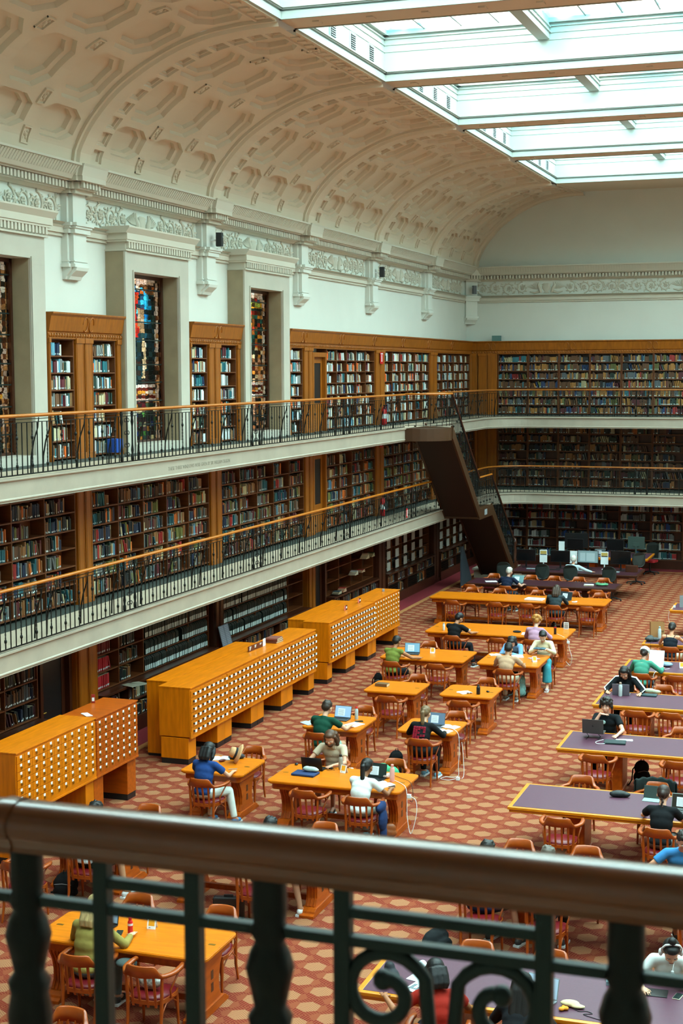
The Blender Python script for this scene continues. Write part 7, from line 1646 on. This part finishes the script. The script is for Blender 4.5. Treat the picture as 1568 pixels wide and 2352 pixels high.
# --- nearest tables
bottle('bright red bottle with a white band on the nearest oak table', -7.58, 14.5, 'C8141A', 0.20, 0.03, 'C8141A', band='D8D8D8'); tent('yellow and white sign card right of the red bottle', -7.44, 14.76, 0.1); phone('dark wallet phone left of the red bottle', -7.72, 14.5, 0.3, col='2A2018')
laptop('dark laptop with a blue lit screen before the blonde woman', -8.0, 14.72, -0.15, '121416', ('7A9AB0', 0.4), 0.33, 100)
lump('bag', 'black and white patterned bag on the seat beside the blonde woman', 'bag', -7.02, 13.84, 0.48, 0, [(0, 0, 0.09, 0.15, 0.08, 0.09), (-0.05, 0.03, 0.13, 0.09, 0.07, 0.07)], mat('snakeskin', '8C8C86', 0.8, noise=(28, 0.9)))
lump('hat', 'grey felt hat hung between the two nearest oak chairs', 'hat', -7.40, 14.05, 0.58, 0, [(0, 0, 0.05, 0.13, 0.10, 0.05)], cloth('4A5654'))
lump('backpack', 'dark navy backpack with yellow patches on the magazine table', 'backpack', -4.42, 14.12, T, 0.2, [(0, 0, 0.09, 0.09, 0.10, 0.09), (-0.02, 0.03, 0.17, 0.06, 0.06, 0.07)], mat('navy_nylon', '161A22', 0.7))
def magazine(label, x, y, rz, word=None, z=T, w=0.22, d=0.28):
    t = thing('magazine', label, 'magazine', (x, y, z), rz, 'magazines on the purple table'); mb = MB(); mb.box(-w/2, w/2, -d/2, d/2, 0, 0.005); link('pages', mb.mesh('pages', [WHITE], 0.001), t)
    if word: q = text_obj('title', word, w*0.75, BLACK, t, 0.035); q.location = (-w*0.38, d*0.18, 0.0055); mb = MB(); mb.box(-w*0.38, w*0.1, d*0.08, d*0.10, 0.005, 0.0058); link('strapline', mb.mesh('line', [GREYP]), t)
    else:
        mb = MB(); q = random.Random(2)
        for i in range(9): xx = -w*0.4+i*w*0.085; mb.box(xx, xx+w*0.07, -d*0.3, -d*0.3+q.uniform(0.03, 0.13), 0.005, 0.0058)
        link('skyline_picture', mb.mesh('picture', [mat('picture_grey', '3A5058', 0.6)]), t)
    return t
magazine('white magazine titled JUSTICE on the nearest purple table', -4.18, 14.42, -0.25, 'JUSTICE'); magazine('magazine with a grey skyline picture under the red T-shirt arm', -4.12, 14.14, -0.3, None, T+0.006)
lump('tissue', 'crumpled white tissue behind the JUSTICE magazine', 'tissue', -4.25, 14.66, T, 0, [(-0.05, 0, 0.03, 0.05, 0.03, 0.03), (0.0, 0.02, 0.04, 0.04, 0.04, 0.03), (0.06, -0.01, 0.03, 0.05, 0.03, 0.03)], WHITE, 0.008)
laptop('silver laptop with a bright screen at the bottom of the picture', -2.9, 14.28, -0.25, '9AA2A6', ('9CB8CC', 0.6), 0.34, 105); lump('strap', 'cream canvas strap bag beside the silver laptop', 'bag', -2.6, 14.2, T, 0.1, [(0, 0, 0.03, 0.10, 0.06, 0.03), (0.08, -0.04, 0.02, 0.08, 0.04, 0.02)], cloth('C8B890'))
lump('keyring', 'orange fluffy key ring beside the silver laptop', 'key ring', -2.66, 14.06, T, 0, [(0, 0, 0.02, 0.03, 0.03, 0.02), (0.04, 0.03, 0.02, 0.03, 0.03, 0.02), (0.01, 0.05, 0.02, 0.02, 0.02, 0.02)], mat('orange_fluff', 'E08A18', 0.8), 0.007)
cable('black wired earphones lying across the purple table', [(-2.62, 14.2, T+.005), (-2.5, 14.1, T+.004), (-2.42, 14.12, T+.004), (-2.36, 14.08, T+.004), (-2.44, 14.04, T+.004), (-2.3, 13.98, T+.004), (-2.2, 13.95, T+.006)], 0.004, BLACK)
blocky('tablet', 'black tablet lying before the woman with a top bun', 'tablet', -1.86, 14.78, T, 0.05, (0.27, 0.19, 0.008), BLACK, 0.003); phone('cream phone with a round emblem near the right edge', -1.62, 14.76, -0.2, col='C8C0A8'); blocky('card_box', 'small pale teal box on the nearest purple table', 'box', -2.3, 14.85, T, 0.2, (0.10, 0.06, 0.04), mat('pale_teal', '8AB0B8', 0.6), 0.003)
t = bottle('small carton drink with a straw held by the woman with a top bun', -1.69, 14.86, 'A8BCB4', 0.14, 0.025, 'C8D0D0', z=0.84, cat='drink'); mb = MB(); mb.tube([(0, 0, 0.13), (0.01, 0.03, 0.21)], 0.003, 5); link('straw', mb.mesh('straw', [WHITE]), t)
# --- bags on the floor, foreground
backpack('black backpack with trailing strap behind the left railing baluster', -9.95, 17.2, 0.2, '0E0F10', 0.34, 0.36, 0.26); t = blocky('briefcase', 'black briefcase standing beside the printed shorts', 'briefcase', -7.55, 17.15, 0, 0.25, (0.40, 0.12, 0.30), mat('black_leather', '16191A', 0.35), 0.02, [('handle', (-0.06, 0.06, -0.012, 0.012, 0.30, 0.33), BLACK)])
backpack('black holdall lying on the carpet behind the foreground scrolls', -4.72, 16.9, 1.2, '14181A', 0.24, 0.46, 0.24, straps=False)
backpack('black backpack on the carpet behind the pedestal of the stand table', -3.4, 25.0, 0.4, '101214', 0.46, 0.3, 0.2)
# --- on the card catalogues
papers('folded white paper on the red oak card catalogue', -11.48, 20.62, 1.622, 0.9, 0.10, 0.24, 3)
t = thing('catalogue_sign', 'small red and white card standing on the red oak catalogue', 'sign', (-11.8, 21.42, 1.622), 0.4); mb = MB(); mb.box(-0.03, 0.03, -0.01, 0.01, 0, 0.14); link('card', mb.mesh('card', [mat('sign_redbrown', '9A2A20', 0.5)], 0.002), t); mb = MB(); mb.box(-0.02, 0.02, -0.012, -0.0101, 0.03, 0.09); link('white_print', mb.mesh('print', [WHITE]), t)
t = thing('catalogue_sign', 'long brown sign with white lettering on the middle catalogues', 'sign', (-11.55, 27.75, 1.402), PI/2-0.05); mb = MB(); mb.box(-0.36, 0.30, -0.01, 0.01, 0, 0.11); link('board', mb.mesh('board', [mat('sign_brown2', '5A2410', 0.4)], 0.002), t)
mb = MB()
for c, n in ((-0.28, 4), (-0.04, 3), (0.2, 2)):
    for i in range(n): mb.box(c-0.045, c+0.04-0.012*i, -0.0115, -0.0102, 0.085-0.02*i, 0.095-0.02*i)
link('lettering', mb.mesh('lines', [WHITE]), t); mb = MB(); mb.box(0.33, 0.45, -0.004, 0.004, 0, 0.15); link('white_card', mb.mesh('card', [WHITE]), t)
for i, (dy, c) in enumerate(((0, '6E3A28'), (0.01, '7A4030'), (-0.01, '7C4438'))): closed_book('%s of three brown red volumes stacked on the middle catalogues' % ('bottom', 'middle', 'top')[i], -11.5, 28.62+dy, 1.402+0.034*i, 1.5+0.06*i, 0.34, 0.26, 0.032, c)
for x, y, l in ((-11.45, 33.0, 'nearer'), (-11.5, 34.15, 'farther')):
    t = thing('catalogue_sign', '%s small brown and pink sign on the far catalogues' % l, 'sign', (x, y, 1.402), PI/2); mb = MB(); mb.box(-0.02, 0.12, -0.008, 0.008, 0, 0.11); link('board', mb.mesh('board', [mat('sign_brown2', '5A2410', 0.4)], 0.002), t); mb = MB(); mb.box(-0.07, -0.02, -0.006, 0.006, 0, 0.11); mb.box(0.02, 0.09, -0.0095, -0.0082, 0.04, 0.08, 1); link('pink_tab', mb.mesh('tab', [mat('pink_tab', 'D87068', 0.5), WHITE]), t)
blocky('metal_clip', 'small grey metal bookend on the farthest catalogue', 'bookend', -11.5, 36.1, 1.412, 0.3, (0.06, 0.10, 0.06), GREYP, 0.004)
# --- ledge items, wall fittings
t = thing('notice_stand', 'grey directory board standing on the ledge between the box files', 'sign', (-13.17, 30.02, 0.992), PI/2); Mq = Matrix.Rotation(-0.25, 4, 'X'); mb = MB(); mb.box(-0.26, 0.26, -0.006, 0.006, 0, 0.46, 0, Mq); link('board', mb.mesh('board', [mat('board_grey', '5A5E68', 0.5)], 0.002), t); mb = MB()
for i in range(11):
    for s in (-0.23, 0.02): mb.box(s, s+0.2, -0.008, -0.0065, 0.03+0.038*i, 0.055+0.038*i, 0, Mq)
link('entries', mb.mesh('entries', [mat('entry_grey', '7A7E88', 0.5)]), t); mb = MB(); mb.box(-0.26, 0.26, -0.06, 0.0, 0, 0.012); link('tray', mb.mesh('tray', [GREYP]), t)
open_book('open dark volume lying across the ledge below the red reference volumes', -13.18, 25.6, 0.994, 1.2, 0.44, 0.30, col='8A8878')
for i, y in enumerate([42.4+j*0.86 for j in range(5)]+[48.3+j*0.86 for j in range(5)]):
    for r in range(3): t = blocky('notice_sheet', 'pale sheet, %s column %s row of the ground floor display' % (ORD[i], ORD[r]), 'sheet', -13.42, y+0.25, 1.03+0.335*(r+0.0), PI/2, (0.34, 0.01, 0.25), mat('pale_sheet', 'A8A49C', 0.7), 0.001); t['group'] = 'pale sheets displayed on the ground floor shelves'
for i, (y, c, n) in enumerate(((38.2, '9A2A20', 3), (39.2, 'B8C0C0', 3), (40.2, 'C8C8C0', 4), (37.8, '3A4A50', 2), (39.8, '8A2018', 2), (40.7, '2A6A50', 3))):
    for k in range(n): closed_book('%s volume of the %s flat pile on the open ground shelves' % (ORD[k], ORD[i]), -13.36, y+0.02*k, 1.026+0.335*(i % 3)+0.034*k, 0.1*k, 0.20, 0.28, 0.032, c)
def speaker(label, x, y, z, rz, m, w=0.14, h=0.30): 
    t = thing('loudspeaker', label, 'loudspeaker', (x, y, z), rz); mb = MB(); mb.prism([(-w/2, 0), (w/2, 0), (w/2*0.9, 0.12), (0, 0.16), (-w/2*0.9, 0.12)], 0, h); link('cabinet', mb.mesh('cabinet', [m], 0.008), t); mb = MB(); mb.box(-0.02, 0.02, -0.12, 0, h*0.4, h*0.5); link('bracket', mb.mesh('bracket', [WHITE]), t)
    mb = MB(); mb.ball((0.0, 0.15, h*0.7), (0.03, 0.012, 0.03), 10); link('cone', mb.mesh('cone', [GREYP]), t); return t
speaker('black wall loudspeaker on the second visible pilaster', XW+0.34, bay(1), 9.75, -PI/2+0.3, BLACK); speaker('black wall loudspeaker on the fourth visible pilaster', XW+0.34, bay(3), 9.75, -PI/2+0.3, BLACK); speaker('grey loudspeaker in the far corner below the frieze', -13.5, YB-0.42, 9.78, PI-0.8, mat('spk_grey', '5A5E62', 0.6))
for (x, y, z, l) in ((-13.60, 42.55, 7.22, 'red and white fire equipment sign on the upper gallery pilaster'), (-13.36, 41.75, 4.78, 'red and white fire equipment sign on the lower gallery pilaster')):
    t = thing('fire_sign', l, 'sign', (x, y, z), PI/2); mb = MB(); mb.box(-0.15, 0.15, -0.006, 0.0, 0, 0.34); link('plate', mb.mesh('plate', [RED]), t); mb = MB(); mb.box(-0.03, 0.03, -0.008, -0.0061, 0.06, 0.26); mb.box(-0.1, 0.1, -0.008, -0.0061, 0.28, 0.31); link('white_symbol', mb.mesh('symbol', [WHITE]), t)
for (x, y, z, l) in ((-13.45, 42.3, ZU, 'red fire extinguisher on the upper gallery beside the pilaster'), (-13.25, 41.55, ZL, 'red fire extinguisher on the lower gallery beside the pilaster')):
    t = thing('fire_extinguisher', l, 'fire extinguisher', (x, y, z)); mb = MB(); mb.lathe([(0.06, 0), (0.075, 0.02), (0.075, 0.45), (0.04, 0.53), (0.02, 0.56)], (0, 0, 0), 14); link('cylinder', mb.mesh('cylinder', [RED]), t); mb = MB(); mb.box(-0.02, 0.10, -0.015, 0.015, 0.56, 0.60); mb.tube([(0.03, 0, 0.57), (0.10, 0, 0.5), (0.09, 0, 0.2)], 0.01, 6); link('valve', mb.mesh('valve', [BLACK]), t); mb = MB(); mb.lathe([(0.0762, 0.2), (0.0762, 0.34)], (0, 0, 0), 14); link('label', mb.mesh('label', [WHITE]), t)
blocky('fire_sign', 'small red call point sign hanging on the lower gallery rail', 'sign', XR+0.06, 40.3, ZL+0.1, PI/2, (0.10, 0.01, 0.26), RED, 0.001, [('white_mark', (-0.02, 0.02, -0.008, -0.0055, 0.04, 0.22), WHITE)])
blocky('storage_box', 'grey teal box on top of the back wall bookcases', 'box', -12.75, 53.6, 8.07, 0, (0.30, 0.22, 0.20), mat('grey_teal', '5E8480', 0.7), 0.004)
blocky('magazine_file', 'bright blue magazine file on the bottom shelf before the middle window', 'magazine file', -13.52, 25.6, 5.478, PI/2, (0.26, 0.2, 0.26), mat('file_blue', '1448A0', 0.5), 0.003)
lump('leaning_book', 'purple book leaning forward at the top left after the middle window', 'book', -13.62, 29.45+0.12, 7.32, PI/2, [(0, 0, 0.08, 0.08, 0.03, 0.08), (0.03, 0, 0.03, 0.07, 0.03, 0.05)], mat('book_purple', '6A3A78', 0.6)) if False else None
